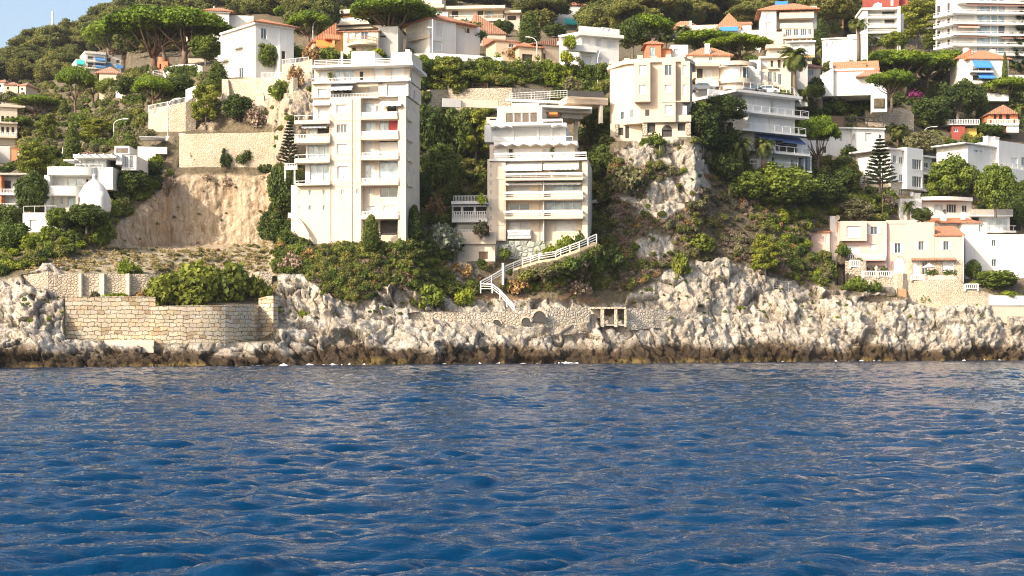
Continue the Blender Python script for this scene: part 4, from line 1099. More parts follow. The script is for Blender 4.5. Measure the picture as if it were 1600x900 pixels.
    for a, c in zip(pts[:-1], pts[1:]): m.hexa([(a[0],a[1],a[3]),(c[0],c[1],c[3]),(c[0],c[1]+.25,c[3]),(a[0],a[1]+.25,a[3])],[(a[0],a[1],a[2]),(c[0],c[1],c[2]),(c[0],c[1]+.25,c[2]),(a[0],a[1]+.25,a[2])])
    h.out(m,'ramp_parapet','cream')
    # small terrace on posts at the left
    h.balcony(444,463,253,258,263,0.6,4.0,'bars','white'); h.part('post',444.5,263,446.3,281,3.6,3.85,'white'); h.part('post',459,263,461,286,3.6,3.85,'white')
    h.part('footing',500,381,546,396,-0.6,0,'grey')
    h.done()
tower()

# ================================================================ the modern block in the middle
def middle():
    h = House('apartment_block', 'modern cream apartment block with long white balcony bands and zigzag canopies, beside the dark gully', 'apartment block', 835, 402, 213, 6)
    D_ = 14; b = h.block
    b(761.5,248,790,376,-0.3,D_,'cream',foot=0); m = MB()
    for k in range(5): m.box(h.L(776),h.L(789),-0.36,-0.304,h.W(262+24*k+18),h.W(262+24*k))
    h.out(m,'wall_panel','beige')
    rows = [(248,269,[(795,265,838,269,'p'),(868,264,900,269,'b2')]),(281,298,[(796,286.5,828,298,'S'),(852,286.5,864,298,'S'),(864.5,286.5,908,298,'b2')]),(311,328,[(796,318,827.5,328,'g1'),(853,312.5,908,328,'b3')]),(341,376,[(796,347,812,361,'s'),(812.5,347,828,361,'S'),(867,346,899,362,'s')])]
    ys = [248,281,311,341,376]
    for (y0,_,ws),y1 in zip(rows, ys[1:]): b(790.3,y0+.3,909.5,y1,0.9,D_-1,'cream',ws)
    b(909.8,247.5,918,376,-0.2,D_+.2,'cream',right=[(0.2,0.35,262,275,'g'),(0.2,0.35,292,305,'g')])
    for yr, ys_, yb in ((270,278,281.5),(299,308,312),(329,338,342)): h.balcony(788.5,911,yr,ys_,yb,2.2,0.9,'thick','cream','metal_white')
    h.balcony(793,829,359,369,372.5,1.0,0.9,'thick','white',panel='glass_pale')
    h.awning(789,848,251,264,2.0,0.9,'awning_white'); h.awning(850,905,251,263,2.0,0.9,'awning_white'); h.awning(789.5,848.5,282,286.5,1.2,0.9,'awning_white'); h.awning(851,909,282,286.5,1.2,0.9,'awning_white')
    b(776,376.2,852,405,0.2,10,'greenstone',foot=3); b(852.2,376.2,905,400,0.5,10,'cream',foot=3)
    for y in (281,311,341): h.part('string_course',762,y,775.5,y+.8,-.36,-.306,'beige')
    for x in (790.5,842,909): h.part('downpipe',x,283,x+.9,376,0.72,0.88,'beige')
    h.part('partition',848.4,283,850,376,-.4,.88,'white')
    # set-back upper floors, zigzag canopies
    h.part('terrace_slab',764,247,917,250.5,-0.7,D_,'white'); h.railing([(772,0.2),(772,-0.5),(916,-0.5),(916,5)],239,247,'thick')
    b(765,225,898,246.8,2.2,D_-2,'cream',[(771,232,792,246.8,'s'),(795,232,801,246.8,'d'),(803,232,847,246.8,'s'),(849,232,893,246.8,'S')])
    b(757,194,884,220.8,2.6,D_-2.6,'white',[(768,202,797,219.5,'s'),(803,200.5,839,219.5,'S'),(842,200.5,861,219.5,'S'),(863,200,876,219.5,'S')])
    def zig(y0,y1,x0,x1,n,v):
        m = MB(); u0,u1 = h.L(x0,v=v),h.L(x1,v=v); z0,z1 = h.W(y1,v),h.W(y0,v)
        for k in range(n):
            a = u0+(u1-u0)*k/n; c = u0+(u1-u0)*(k+1)/n; mm = (a+c)/2; zt = z1-.05
            for p,q,zp,zq in ((a,mm,z0,z1-.28),(mm,c,z1-.28,z0)):
                m.hexa([(p,v,zp),(q,v,zq),(q,v+3.2,zq),(p,v+3.2,zp)],[(p,v,z1),(q,v,z1),(q,v+3.2,z1),(p,v+3.2,z1)])
        h.out(m,'zigzag_canopy','white')
    zig(221,227.5,772,902,7,0.6); zig(192.5,198.5,766,800,2,1.0); zig(192.5,198.5,861,885,1,1.0); h.part('canopy',800.3,192.5,860.7,195.5,1.0,2.59,'white')
    h.railing([(770,1.0),(895,1.0)],212,220.8,'glass')
    b(777,165.5,784.8,192.2,3.2,8,'white'); b(785,165,847,192.2,2.6,9,'cream',[(790,175.5,802,191,'n'),(803.5,175.5,814.5,191,'n'),(816,175.5,827,191,'n'),(828.5,175.5,839.5,191,'n')])
    b(760,182,776.8,192.2,4,6,'cream',[(765,184,775,187,'d')]); h.railing([(761,2.8),(776.5,2.8)],183,192.2,'thick'); h.railing([(847.5,2.0),(879,2.0)],183,192.2,'thick')
    h.part('roof_box',800,161,842,164.8,5,8,'white'); h.part('parasol_cloth',857,176,871,179,4,6,'awning_orange')
    # left face slots of the stair tower
    m = MB()
    for k in range(8): m.box(h.L(766),h.L(768.5),-0.33,-0.304,h.W(262+k*13.5),h.W(256+k*13.5))
    h.out(m,'stair_slot','concrete')
    h.done()
    # lower annex at its left foot
    g = House('terraced_annex', 'low cream annex with three stacked terraces at the left foot of the middle block', 'house', 740, 408, 211.5, 6)
    g.block(714.5,381.3,773.5,409,0,7,'cream',[(747.5,393,763,406,'w')],foot=2.5); g.balcony(713.5,775,363,380,381.2,0.5,0,'solid','cream'); g.railing([(716,0.3),(766,0.3)],358.5,363,'pipe')
    g.block(709,343,763,363,3.0,4,'cream',[(714.5,350,754,363,'g2')]); g.balcony(706,761,330,341,347,1.4,3.0,'balus','white')
    g.block(706,316.5,762,341,3.0,4,'cream',[(708.5,322,720,334,'d'),(724,322,740,334,'d'),(744,322,760,334,'d')]); g.part('terrace_slab',705,314,762,318.5,1.2,7.2,'white'); g.awning(707,761,318.7,320.5,0.9,2.9,'awning_white')
    g.railing([(709,1.5),(760,1.5)],304,313.9,'bars')
    for x in (720.8,740.8): g.part('column',x,318.6,x+2.2,341,2.0,2.3,'white')
    g.done()
    # bridge-like roof terrace running right towards the turreted villa
    k = House('roof_terrace', 'flat concrete car deck and white parapet wall bridging the dark gully to the turreted villa', 'terrace', 900, 200, 228, -14)
    k.block(846,166,925,176,1,12,'cream'); k.part('deck_beam',878,176.2,911,185,2,3,'concrete'); k.part('column',899,185.2,903,230,4,5,'concrete'); k.part('column',938,160,942,190,6,7,'concrete')
    k.part('parapet',790,158,885,162.5,3,3.3,'white'); k.part('canopy',848,166,925,169.5,-0.5,0.99,'white'); k.block(886,150,950,161,6,5,'beige'); k.part('screen_fence',888,141,944,150,5,5.12,'metal_dark')
    k.part('parapet',692,162,778,174,3,3.4,'cream'); k.part('parapet',692,162,720,175,2.5,2.95,'grey')
    k.done()
middle()

# ================================================================ turreted villa on the rock spur
def turret():
    h = House('turreted_villa', 'beige many-sided villa with crenellated roof perched on top of the white rock spur', 'villa', 1034, 212, 231, 8)
    c = 'beige'; b = h.block; D_ = 9
    # plan: faceted prism, then square bays standing proud of each face
    Y2 = lambda px, v: (h.L(px,v=v), v)
    def plan(off): return [(h.L(953+0,v=5.0)-off,5.0+off),(h.L(977,v=1.6)-off*.7,1.6-off*.7),(h.L(1000,v=0.5),0.5-off),(h.L(1068,v=0.5)+off*.4,0.5-off),(h.L(1081,v=3.0)+off,3.0),(h.L(1081,v=3.0)+off,D_+off),(h.L(953,v=5.0)-off,D_+off)]
    m = h.mb(c); m.prism(plan(0), h.W(191), h.W(97)); m2 = MB(); m2.prism(plan(0.55), h.W(97)+.003, h.W(92.5)); m2.prism(plan(0.25), h.W(92.5)+.003, h.W(89.5)); h.out(m2,'cornice',c)
    pp = plan(-0.35); m3 = MB()
    for i in range(len(pp)-1):
        a = np.array(pp[i]); q = np.array(pp[i+1]); n = max(1,int(np.linalg.norm(q-a)/2.1))
        for k in range(n+1):
            t = a+(q-a)*k/n; m3.box(t[0]-.45,t[0]+.45,t[1]-.2+k*.002,t[1]+.2+k*.002,h.W(89.5)+.004,h.W(84+(k+i)%2*2.0))
    h.out(m3,'merlon',c)
    S, G = 's', 'g'
    b(991,96.8,1016,158,-0.9,1.6,c,[(998,101,1010.5,118,S),(998,131.5,1010.5,147.5,'s')])
    b(1034,96.8,1055.5,190.5,-1.0,1.45,c,[(1038.5,101.5,1050,118,'g1'),(1038.5,132.5,1050,145.5,S),(1038.5,164.5,1051,181,S)])
    b(1064,96.8,1078,160,-0.3,2.2,c,[(1066.5,103,1073,120,S),(1066.5,133,1073,151,S)])
    f = h.face(966, 212, h.O[1]+4.0, 42)
    for x0,x1,y0,y1,kd in ((957,964,111,128,S),(957,964,142,158,S),(971,976,107,124,S),(971,976,137,153,S)):
        pass
    for x0,x1,ya,yb,kd,v in ((1008,1014,171,181,'d',0.42),(1066,1073,166,182,'b',0.42)):
        w_ = MB(); w_.box(h.L(x0,v=v),h.L(x1,v=v),v-.03,v+.02,h.W(yb,v),h.W(ya,v)); h.out(w_,'window','metal_white' if kd != 'd' else 'dark')
    def slant(p0, p1, specs):
        """shutters and windows on a slanting face of the prism"""
        a, q = np.array(p0), np.array(p1); d = (q-a); Ln = np.linalg.norm(d); d /= Ln; n = np.array((d[1],-d[0]))
        for t0,t1,ya,yb,mt in specs:
            for nm,e,tt,mm in (('window',0.0,0.05,'metal_white'),('pane',0.10,0.09,mt)):
                q0 = a+d*(t0*Ln+e)+n*0.0; q1 = a+d*(t1*Ln-e); z0, z1 = h.W(yb,2)+e, h.W(ya,2)-e
                mm_ = MB(); mm_.hexa([(*(q0-n*.02),z0),(*(q0+n*tt),z0),(*(q1+n*tt),z0),(*(q1-n*.02),z0)][::-1],[(*(q0-n*.02),z1),(*(q0+n*tt),z1),(*(q1+n*tt),z1),(*(q1-n*.02),z1)][::-1])
                if nm == 'window': fr = h.out(mm_,'window',mm)
                else: h.out(mm_,'pane' if mt.startswith('glass') else 'roller_shutter',mt,fr)
    P = plan(0)
    slant(P[0],P[1],[(.14,.40,111,129,'shutter'),(.14,.40,141,158,'shutter'),(.72,.95,107,124,'shutter'),(.72,.95,137,152,'shutter'),(.72,.95,172,185,'glass')])
    slant(P[1],P[2],[(.25,.62,105,122,'shutter'),(.25,.62,136,152,'glass_blue'),(.28,.62,170,184,'glass')])
    slant(P[3],P[4],[(.2,.8,103,120,'shutter'),(.2,.8,134,151,'shutter')])
    # rough stone ground floor with arch and openings
    b(953.5,191.3,1003.5,222,2.2,5,c,[(966,198,974,210,'d'),(977,196,983,215,'d')],foot=4); b(1004,191.3,1079.5,216,0.2,7,c,[(1012,192,1024,207,'d'),(1059,193,1071,205,'d'),(1034,203,1050,214,'d')],foot=3)
    m = MB(); m.lathe([(h.L(1050)-h.L(1042),0),(0.01,0)],14,0,0,0,pi); vs=[(x+h.L(1042),0.17,abs(y)+h.W(203.2)) for x,y,z in m.v]; m.v = vs; h.out(m,'arch_opening','dark')  # flat dark half-disc paints the shade under the arch
    for x0,x1 in ((961,966),(1004.3,1011),(1072,1079)): h.part('stone_pier',x0,191.5,x1,211,-0.05 if x0 > 1000 else 1.9,0.19 if x0 > 1000 else 2.19,'rubblewall')
    h.part('ledge',1004,180.5,1080,190.7,-0.35,0.45,c); h.part('gutter',1032,158,1078,159.5,-1.1,-1.0,c)
    h.done()
turret()

# ================================================================ curved white villa with dome, lower left
def dome_villa():
    h = House('curved_villa', 'white modern villa with curved balconies and a white cone-shaped dome beside the quarry', 'villa', 110, 325, 209, 0)
    b = h.block
    b(69,273.5,78,330,0.0,10,'white',foot=3); b(78.3,274,172,296,1.6,9,'white',[(77.5,283,83,293.5,'d'),(88,282,100,293,'s'),(105,279,132,290,'p1'),(134.5,280,138,284,'d')])
    b(78.3,296.5,135,325,1.6,9,'white',[(77.5,309,84,321,'d'),(94,308,99,319,'b'),(105.5,307,122,322,'b1')],foot=3)
    def curve(y0,y1,x0,x1,bulge,nm):
        m = MB(); N_ = 16; P=[]
        for k in range(N_+1):
            t = k/N_; px = x0+(x1-x0)*t; v = 1.5-bulge*math.sqrt(max(0,1-((t-0.35)/0.66)**2)) if abs(t-.35) < .66 else 1.5
            P.append((h.L(px,v=v),v))
        for (a,c_) in zip(P[:-1],P[1:]): m.hexa([(*a,h.W(y1)),(*c_,h.W(y1)),(c_[0],1.58,h.W(y1)),(a[0],1.58,h.W(y1))],[(*a,h.W(y0)),(*c_,h.W(y0)),(c_[0],1.58,h.W(y0)),(a[0],1.58,h.W(y0))])
        h.out(m,nm,'white')
    curve(261,274,74,152,2.2,'curved_parapet'); curve(291,306,71,132,2.2,'curved_parapet')
    h.part('side_wall',152,261,176,296,1.0,9,'white')
    b(116,246.5,166,261,3.4,7,'white',[(118,250,134,262,'p1'),(135,249,165,261,'p2')]); h.part('roof_overhang',114,241,182,246.2,1.4,10,'white'); h.part('canopy',99,249,116,251,1.4,5,'metal_grey')
    h.railing([(75,1.7),(115,1.2)],258.5,262,'pipe','metal_grey'); h.railing([(118,0.8),(160,0.8)],255,261,'glass')
    for k in range(5):
        x = 122+k*13; h.part('pergola_beam',x,239.5,x+1.2,241,-0.4,6,'white')
    b(181,240,190,257,2,8,'white'); b(190.2,243,213,266,3,7,'white',[(195,244.5,200,262,'g'),(203,243.5,209,262,'g')]); b(179,228,202,240,6,4,'white',[(181,231,201,240,'n2')])
    h.done()
    # the dome: a lathed cone with finial and two bulging bays
    d = House('domed_tower', 'white plastered cone dome with finial in front of the curved villa', 'dome', 147, 330, 205.5, 0)
    k = 205.5/F; m = MB(); z = lambda y: d.W(y)
    prof = [(24,333),(26.2,322),(25.4,312),(22.4,303),(19,297),(15,290.5),(10.2,285.5),(5.6,282),(3.2,280.2),(2.6,276),(3.6,274.5),(1.2,272),(0.05,271)]
    m.lathe([(r_*k, z(y)) for r_,y in prof], 28); d.out(m,'dome','white',None,True)
    m = MB(); m.lathe([(9*k,z(333)),(9.6*k,z(312)),(9*k,z(303)),(5*k,z(301.5)),(.05,z(301))],14,14*k,-18*k); d.out(m,'bay','white',None,True)
    m = MB(); m.box(-22*k,-18*k,-22*k,-18*k,z(324),z(308)); d.out(m,'niche','concrete')
    d.done()
    g = House('garden_terrace_house', 'small white garage building with railed roof terrace below the curved villa', 'house', 55, 357, 201, 8)
    g.block(35.5,333,101,362,0,8,'white',[(46,343,58,357,'S')],foot=3); g.railing([(37,0.2),(88,0.2)],321.5,332.8,'glass','metal_grey'); g.part('pier',102,325,109,346,0.5,3,'beige'); g.done()
    u = House('upper_terrace_building', 'white flat-roofed pavilion with dark railing and steps above the curved villa', 'pavilion', 240, 252, None, -12, span=(215,258))
    u.block(215,229.5,243,253,0,6,'white',foot=2); u.block(243.3,229.5,261,240,-0.4,6,'white'); u.block(243.3,240.2,257,252,1.5,5,'concrete',foot=2); u.block(259,212,275,226,3,3,'white'); u.block(279,206.5,290,225,2.5,2,'grey')
    u.railing([(215.5,0.1),(243,0.1)],219.5,229.3,'glass','metal_dark'); u.part('canopy',217,213,257,214.5,-.5,4,'metal_grey'); u.done()
dome_villa()

# ================================================================ pink house by the rocks, right
def pink():
    h = House('pink_house', 'two-storey pale pink house with white louvred shutters above the stone terrace', 'house', 1400, 444, 243, 3)
    b = h.block; D_ = 9
    b(1309,345.5,1385,415,0,D_,'pink',[(1360.5,354,1371,366,'l1'),(1320,383,1343,397,'s'),(1359,381.5,1369,392,'s')]); b(1313,345.0,1354.5,376,-1.1,1.08,'pink',[(1323,353,1345.5,371,'s')]); b(1309,415.3,1385,446,0.3,D_-.3,'rubblewall',foot=3)
    b(1297,341,1308.7,415,1.2,6,'white',foot=3)
    h.balcony(1312,1384,397,405,407,1.3,0,'balus','pink')
    b(1385.3,350,1418,446,0.6,D_-.6,'pink',[(1398,380,1407.5,395.5,'l1')],foot=3); b(1418.3,347.5,1460,446,0.3,D_,'pink',[(1435,377,1444,391,'l1')],foot=3); b(1460.3,367.5,1506,446,0.3,D_,'pink',[(1474,377,1483,391,'l')],foot=3)
    h.roof(1461,1505,367.3,351,0.3,7,'lean',0.3,'tile'); h.part('parapet',1385,344,1432,349.7,0.5,1.0,'pink'); h.part('chimney',1297.5,337,1309,345,2,3.2,'white')
    # stone-faced ground floor with arched door and tiled hood
    b(1420,406.5,1503,444,0.0,0.28,'palewall',[(1433,409,1456,436,'s'),(1440,409.5,1447.5,436,'g'),(1470.5,409,1490,428,'s')] if False else [(1426,408,1438,430,'s'),(1441,408,1450,429,'g'),(1472,407.5,1491,428,'s')])
    h.roof(1426,1494,405.5,402.5,-0.9,0.0,'lean',0.05,'tile_old')
    m = MB(); u, z0 = h.L(1404.5,v=.58), h.W(429,.58); rr = h.L(1412.5,v=.58)-u; zc = h.W(410,.58)
    m.box(u-rr,u+rr,0.545,0.58,z0,zc); o = MB()
    for k in range(12):
        a0,a1 = pi*k/12,pi*(k+1)/12; m.add([(u,0.55,zc),(u+rr*cos(a0),0.55,zc+rr*sin(a0)),(u+rr*cos(a1),0.55,zc+rr*sin(a1))],[(0,1,2)])
        o.hexa([(u+rr*1.0*cos(a0),.5,zc+rr*sin(a0)),(u+rr*1.35*cos(a0),.5,zc+1.35*rr*sin(a0)),(u+rr*1.35*cos(a0),.597,zc+1.35*rr*sin(a0)),(u+rr*cos(a0),.597,zc+rr*sin(a0))],[(u+rr*cos(a1),.5,zc+rr*sin(a1)),(u+rr*1.35*cos(a1),.5,zc+1.35*rr*sin(a1)),(u+rr*1.35*cos(a1),.597,zc+1.35*rr*sin(a1)),(u+rr*cos(a1),.597,zc+rr*sin(a1))])
    h.out(m,'arched_door','shutter'); h.out(o,'stone_arch','palewall'); m = MB()
    for x in (1384,1504): m.box(h.L(x),h.L(x)+.1,-.12,-.01,h.W(444),h.W(350 if x < 1400 else 368))
    h.out(m,'downpipe','metal_white'); h.done()
    l = House('pink_outbuilding', 'small pink outbuilding with tiled roof at the left end of the pink house', 'outbuilding', 1285, 392, 243.5, 10)
    l.block(1267,362,1296.5,395,0,5,'pink',[(1290,367,1294,380,'s')],foot=4); l.roof(1262,1296,362,355,0,5,'lean',0.3,'tile'); l.done()
    w_ = House('white_walled_house', 'long white windowless house wall carrying the slanting shadow of the pink house', 'house', 1550, 436, 249.5, -3)
    w_.block(1508.5,366,1690,436,0,9,'white',[(1518,405,1524.5,418,'g'),(1549.5,375,1556,384.5,'g'),(1549.5,405,1557,416,'g')],foot=4); w_.done()
    s = House('tiled_villa', 'small white villa with orange tiled roof and chimneys squeezed behind the pink house', 'villa', 1500, 368, 253, -8)
    s.block(1503,347,1542,372,0,6,'white',[(1530,350,1535,362,'g')],foot=3); s.block(1465,345,1502.7,372,1.5,5,'white',[(1507,352,1520,366,'g')][:0],foot=3)
    s.roof(1474,1531,347,338,0,6,'lean',0.4,'tile'); s.chimney(1475.5,332,345,7,1.5); s.chimney(1506,331,343,5,2); s.railing([(1500,-1.2),(1526,-1.2)],358,366,'bars'); s.done()
pink()
# ================================================================ right-hand tiers
def tiers():
    h = House('terraced_apartments', 'white four-storey terrace house in shade, with railed decks, navy striped awnings and a glazed porch', 'apartment house', 1215, 262, 246, -31)
    b = h.block
    b(1160,152,1242,178.5,0,9,'white',[(1179,158,1203,178,'s'),(1204.5,159,1210,178,'b'),(1211.5,158,1236,178,'s')]); b(1171,183,1242,207.5,0,9,'white',[(1179,186,1202.5,207,'s'),(1211,186,1235,207,'s')])
    b(1176,209.8,1246,238,0.6,8,'white',[(1180,217,1205,237,'d'),(1212,215,1246,237,'d')]); b(1183,241,1246,262,1.0,8,'white',[(1186,248,1200,261,'S'),(1206,246,1210,258,'d'),(1236,246,1241,256,'g')],foot=5)
    b(1246.3,211,1262,236,1.8,4,'white')
    h.part('roof_slab',1150,147.8,1254,151.8,-2.0,9,'white'); h.railing([(1150,6),(1150,-1.8),(1240,-1.8),(1253,6)],137.5,147.6,'glass')
    h.balcony(1164,1264,169.5,179,181.7,1.7,-.02,'glass','white'); h.balcony(1161,1260,197,207.6,210,1.7,-.02,'glass','white'); h.balcony(1205,1266,228,237.3,240.6,1.6,0.55,'glass','white')
    h.awning(1177,1212,210.5,217.5,1.6,0.58,'awning_navy'); h.awning(1213,1247,210.5,220.5,1.9,0.58,'awning_navy')
    h.part('porch_pane',1247,241.5,1268,262,1.2,1.25,'glass'); h.part('porch_roof',1244,239,1269,241.3,-0.3,4,'white'); h.part('porch_floor',1246,263,1269,266,-0.3,4,'white')
    for x in (1246,1256,1266.5): h.part('post',x,241.4,x+1.4,263,0.6,0.75,'metal_white')
    h.part('side_wall',1128,152,1159.5,176,2.5,3.5,'white'); h.railing([(1172,-1.8),(1246,-1.8)],255,262,'glass'); h.part('parapet',1108,148,1149,172,4.5,5,'white'); h.done()
    # parking deck with two parked cars
    d = House('parking_deck', 'white walled parking deck between the rounded villa and the terrace house', 'parking deck', 1125, 150, 252, 0)
    d.block(1085,143,1160,154,0,8,'white',foot=3); d.railing([(1085,0.1),(1160,0.1)],134,142.8,'glass'); d.part('pier',1163,138,1173,150,0.2,1,'white'); d.done()
    # rounded villa
    k = House('rounded_villa', 'beige villa with a round bay and curved roof terrace, below the flat umbrella pine', 'villa', 1140, 138, 258, 0)
    R_ = 3.1; c = (k.L(1146.5,v=3.0), 3.0); m = MB(); z = lambda y: k.W(y)
    def ring(r, y0, y1, nm, mt, a0=pi*0.98, a1=2.02*pi, n=26):
        q = MB(); q.lathe([(r,z(y1)),(r,z(y0)),(r-.35,z(y0)),(r-.35,z(y1)),(r,z(y1))],n,*c,a0,a1); return k.out(q,nm,mt,None,False)
    ring(R_,103,121,'round_wall','cream'); ring(R_+.28,121.2,129,'round_balcony','cream'); ring(R_+1.1,96.5,102.8,'curved_cornice','beige'); ring(R_-.4,129,138,'round_wall','cream')
    for a0,a1,y0,y1,mt in ((1.36,1.56,104,119.5,'shutter'),(1.62,1.78,105,124,'glass'),(1.84,1.93,105,119,'shutter')):
        q = MB(); q.lathe([(R_+.05,z(y1)),(R_+.05,z(y0))],6,*c,a0*pi,a1*pi); k.out(q,'window',mt)
        q = MB()
        for a in (a0,(a0+a1)/2,a1): q.box(c[0]+(R_+.07)*cos(a*pi)-.04,c[0]+(R_+.07)*cos(a*pi)+.04,c[1]+(R_+.07)*sin(a*pi)-.04,c[1]+(R_+.07)*sin(a*pi)+.04,z(y1),z(y0))
        k.out(q,'window_frame','metal_white')
    k.block(1084,103,1124,122,1.5,6,'cream',[(1089,107,1098,122,'d'),(1102,109,1112,122,'s')]); k.balcony(1088,1123,122.5,130,134,1.3,1.5,'solid','cream'); k.block(1092,134.3,1122,143,3,4,'dark'); k.part('post',1088,134.2,1091,143,0.5,0.8,'cream')
    k.block(1122.5,103,1171,142,3.2,6,'cream'); k.part('terrace_edge',1082,98.5,1125,102.7,-0.3,7,'beige'); k.railing([(1090,2),(1172,2)],92,98.2,'glass')
    k.block(1078,86,1141,98.3,5,5,'cream',[(1082,89,1088,98,'s'),(1108,89.5,1113,95,'g')]); k.roof(1075,1143,86,74.5,5,11,'hip',0.4,'tile'); k.chimney(1105.5,68,84,7,4.8,'white'); k.done()
    # beige house right of it
    g = House('arcaded_villa', 'cream villa with arches and stacked terraces behind the palm', 'villa', 1200, 140, 262, 6)
    g.block(1171,93,1189,140,0,8,'white'); g.block(1189.3,108,1236,142,0.3,8,'cream',[(1190.5,112,1196,127,'S'),(1200,112,1206.5,128,'g1'),(1208.5,113,1213,129,'g'),(1216,116,1221.5,133,'g')],foot=3); g.block(1187,91,1236,107.7,1.5,7,'cream',[(1189,93,1199,102,'S'),(1215,94,1220,106.5,'d'),(1204,95,1208,105,'d')])
    g.part('parapet',1200,104.5,1216,108,-0.2,0.29,'beige'); g.block(1200,75,1233,87,2,6,'cream',[(1214,79,1221,84,'g')]); g.part('ledge',1197,69.5,1234,75,1,3,'beige'); g.part('roof_slab',1186,87.3,1236,90.8,0.8,8,'cream')
    g.block(1233.3,67,1273,87.5,2.5,6,'white2',[(1238,71.5,1250,80,'s'),(1257,71,1270,81,'s')]); g.part('roof_slab',1228,64.5,1275,66.8,1.8,9,'white'); g.part('awning_strip',1254,88,1273,91,2,2.4,'ochre')
    g.block(1236.3,91.2,1262,142,3.5,5,'grey',foot=3); g.done()
    n = House('small_tiled_house', 'small beige house with red tiled roof between two palms', 'house', 1270, 124, 270, 0); n.block(1255,105,1282,128,0,6,'cream',[(1260,109,1271,118,'g2')],foot=3); n.roof(1250,1283,105,99,0,6,'hip',0.4,'tile'); n.done()
tiers()
def upper_right():
    h = House('balconied_villa', 'cream villa with orange tiled roof, stacked balconies and blue panels on top', 'villa', 1240, 64, 322, 6)
    h.block(1190,16,1213,50,0,9,'white',[(1197,20,1205,30,'s'),(1197,34,1206,48,'s')],foot=3); h.block(1213.3,15,1248,46,2.5,7,'white',[(1230,18,1238,26,'S')]); h.block(1248.3,10,1276,46,3,6,'white',[(1250,15,1263,20,'d'),(1266,18,1272,24,'S')])
    h.roof(1187,1277,14.5,5.5,0,9,'hip',0.6,'tile'); h.block(1222,44,1271,57,0.3,6,'cream',[(1228,45.5,1236.5,56,'g2'),(1240,45.5,1248,56,'g2'),(1251.5,45.5,1260,56,'g2'),(1263,46,1268,55,'g')]); h.block(1224,60,1268,76,1.5,6,'cream',foot=4)
    h.balcony(1218,1272,18.5,26,28.5,2.2,2.4,'solid','cream'); h.balcony(1219,1270,36,42.5,44,2.0,2.2,'solid','cream'); h.part('slab',1221,57,1271,60,-0.6,6,'cream'); h.awning(1250,1263,15,19.5,0.8,2.9,'awning_blue'); h.part('solar_panel',1211,1.5,1231,7.5,3.6,3.8,'awning_blue')
    for x in (1226,1237.5,1249,1260,1267): h.part('column',x,60.2,x+1.4,70,-.3,-.05,'cream')
    h.block(1192,49,1224,68,-0.6,.55,'cream'); h.done()
    l = House('long_tiled_house', 'long low cream house with a blue awning under its white gable, below the wooded hill', 'house', 1100, 62, 345, 8)
    l.block(1040,46,1122,64,0,8,'cream',[(1046,50,1056,60,'g'),(1064,50,1080,58,'S'),(1090,49,1100,58,'g')],foot=3); l.roof(1043,1094,43,32,2,8,'hip',0.4,'tile'); l.part('parapet',1062,39,1124,45.8,0.5,1.0,'cream'); l.chimney(1079,32,42,3.5,2)
    l.block(1122.3,44,1157,64,-0.6,9,'white',foot=2); l.roof(1120,1158,44,28.5,-0.6,9,'gable_v',0.3,'tile'); l.block(1157.3,40,1174,56,1,8,'white'); l.roof(1145,1174,39.7,30,1,9,'lean',0.3,'tile'); l.awning(1124,1153,41.5,48,1.4,-.62,'awning_blue')
    l.block(1158,50,1203,56,-3,4,'white'); l.block(1160,56.3,1204,78,-2.5,4,'white',[(1186,64,1198,76,'s')],foot=3); l.done()
    y = House('yellow_house', 'bright yellow house with arched dark windows high up on the right', 'house', 1290, 24, 372, 0)
    y.block(1260,-12,1284,22,0,8,'yellow',[(1275,2,1279,8,'d')],foot=3); y.block(1284.3,-12,1320,12,1,7,'yellow',[(1306,6,1313,11,'d')],foot=0); y.block(1284.3,12.3,1318,26,0.4,7,'ochre',[(1305,13,1310,22,'d')],foot=3); y.part('ledge',1282,11,1322,13.5,-.3,.9,'orange'); y.done()
    o = House('long_white_house', 'long plain white house with small windows below the palm with a tall trunk', 'house', 1320, 94, 310, 14)
    o.block(1285,60,1324,98,0,8,'white',[(1291,66,1294,73,'g'),(1300,64,1309,72,'S')],foot=3); o.block(1324.3,54.5,1356,96,-0.6,8,'white',[(1332,62,1342,72,'s'),(1346,60,1354,70,'s')],foot=3); o.part('parapet',1283,58,1325,60,-.3,8,'white'); o.done()
    p = House('white_apartments', 'white three-storey apartment house with open balconies in front of the red house', 'apartment house', 1375, 62, 345, 4)
    p.block(1348,15,1356,70,0,9,'white',foot=3); p.block(1356.3,15,1402,70,1.6,8,'white',[(1360,18,1376,24,'s'),(1378,18,1398,24,'d'),(1360,30,1376,38,'s'),(1382,30,1398,38,'d'),(1360,50,1372,58,'s')],foot=3); p.block(1402.3,10,1407,70,-0.2,9,'white',foot=3); p.block(1407.3,22,1412,70,3,6,'white')
    for a,c_,d_ in ((22,26,28.5),(36,40,43),(46,50,52)): p.balcony(1356,1402,a,c_,d_,1.5,1.6,'bars','white')
    p.part('roof_slab',1346,11.5,1402,14.8,-.4,9,'white'); p.part('stair_head',1367,5,1378,11.3,3,6,'white'); p.done()
    r = House('red_house', 'deep red house at the top edge behind the white apartment house', 'house', 1385, 14, 380, 4); r.block(1357,-14,1405,14,0,9,'red',[(1391,-3,1396,9,'S'),(1370,2,1374,10,'s')],foot=3); r.block(1405.3,-14,1419,10,2,7,'red'); r.done()
    q = House('large_apartments', 'large white apartment building with long pink-edged balconies, top right corner', 'apartment block', 1500, 92, 350, -4)
    ys = [(-4,19),(20,35.5),(36,53),(53.5,69.5),(70,84),(84.5,100)]
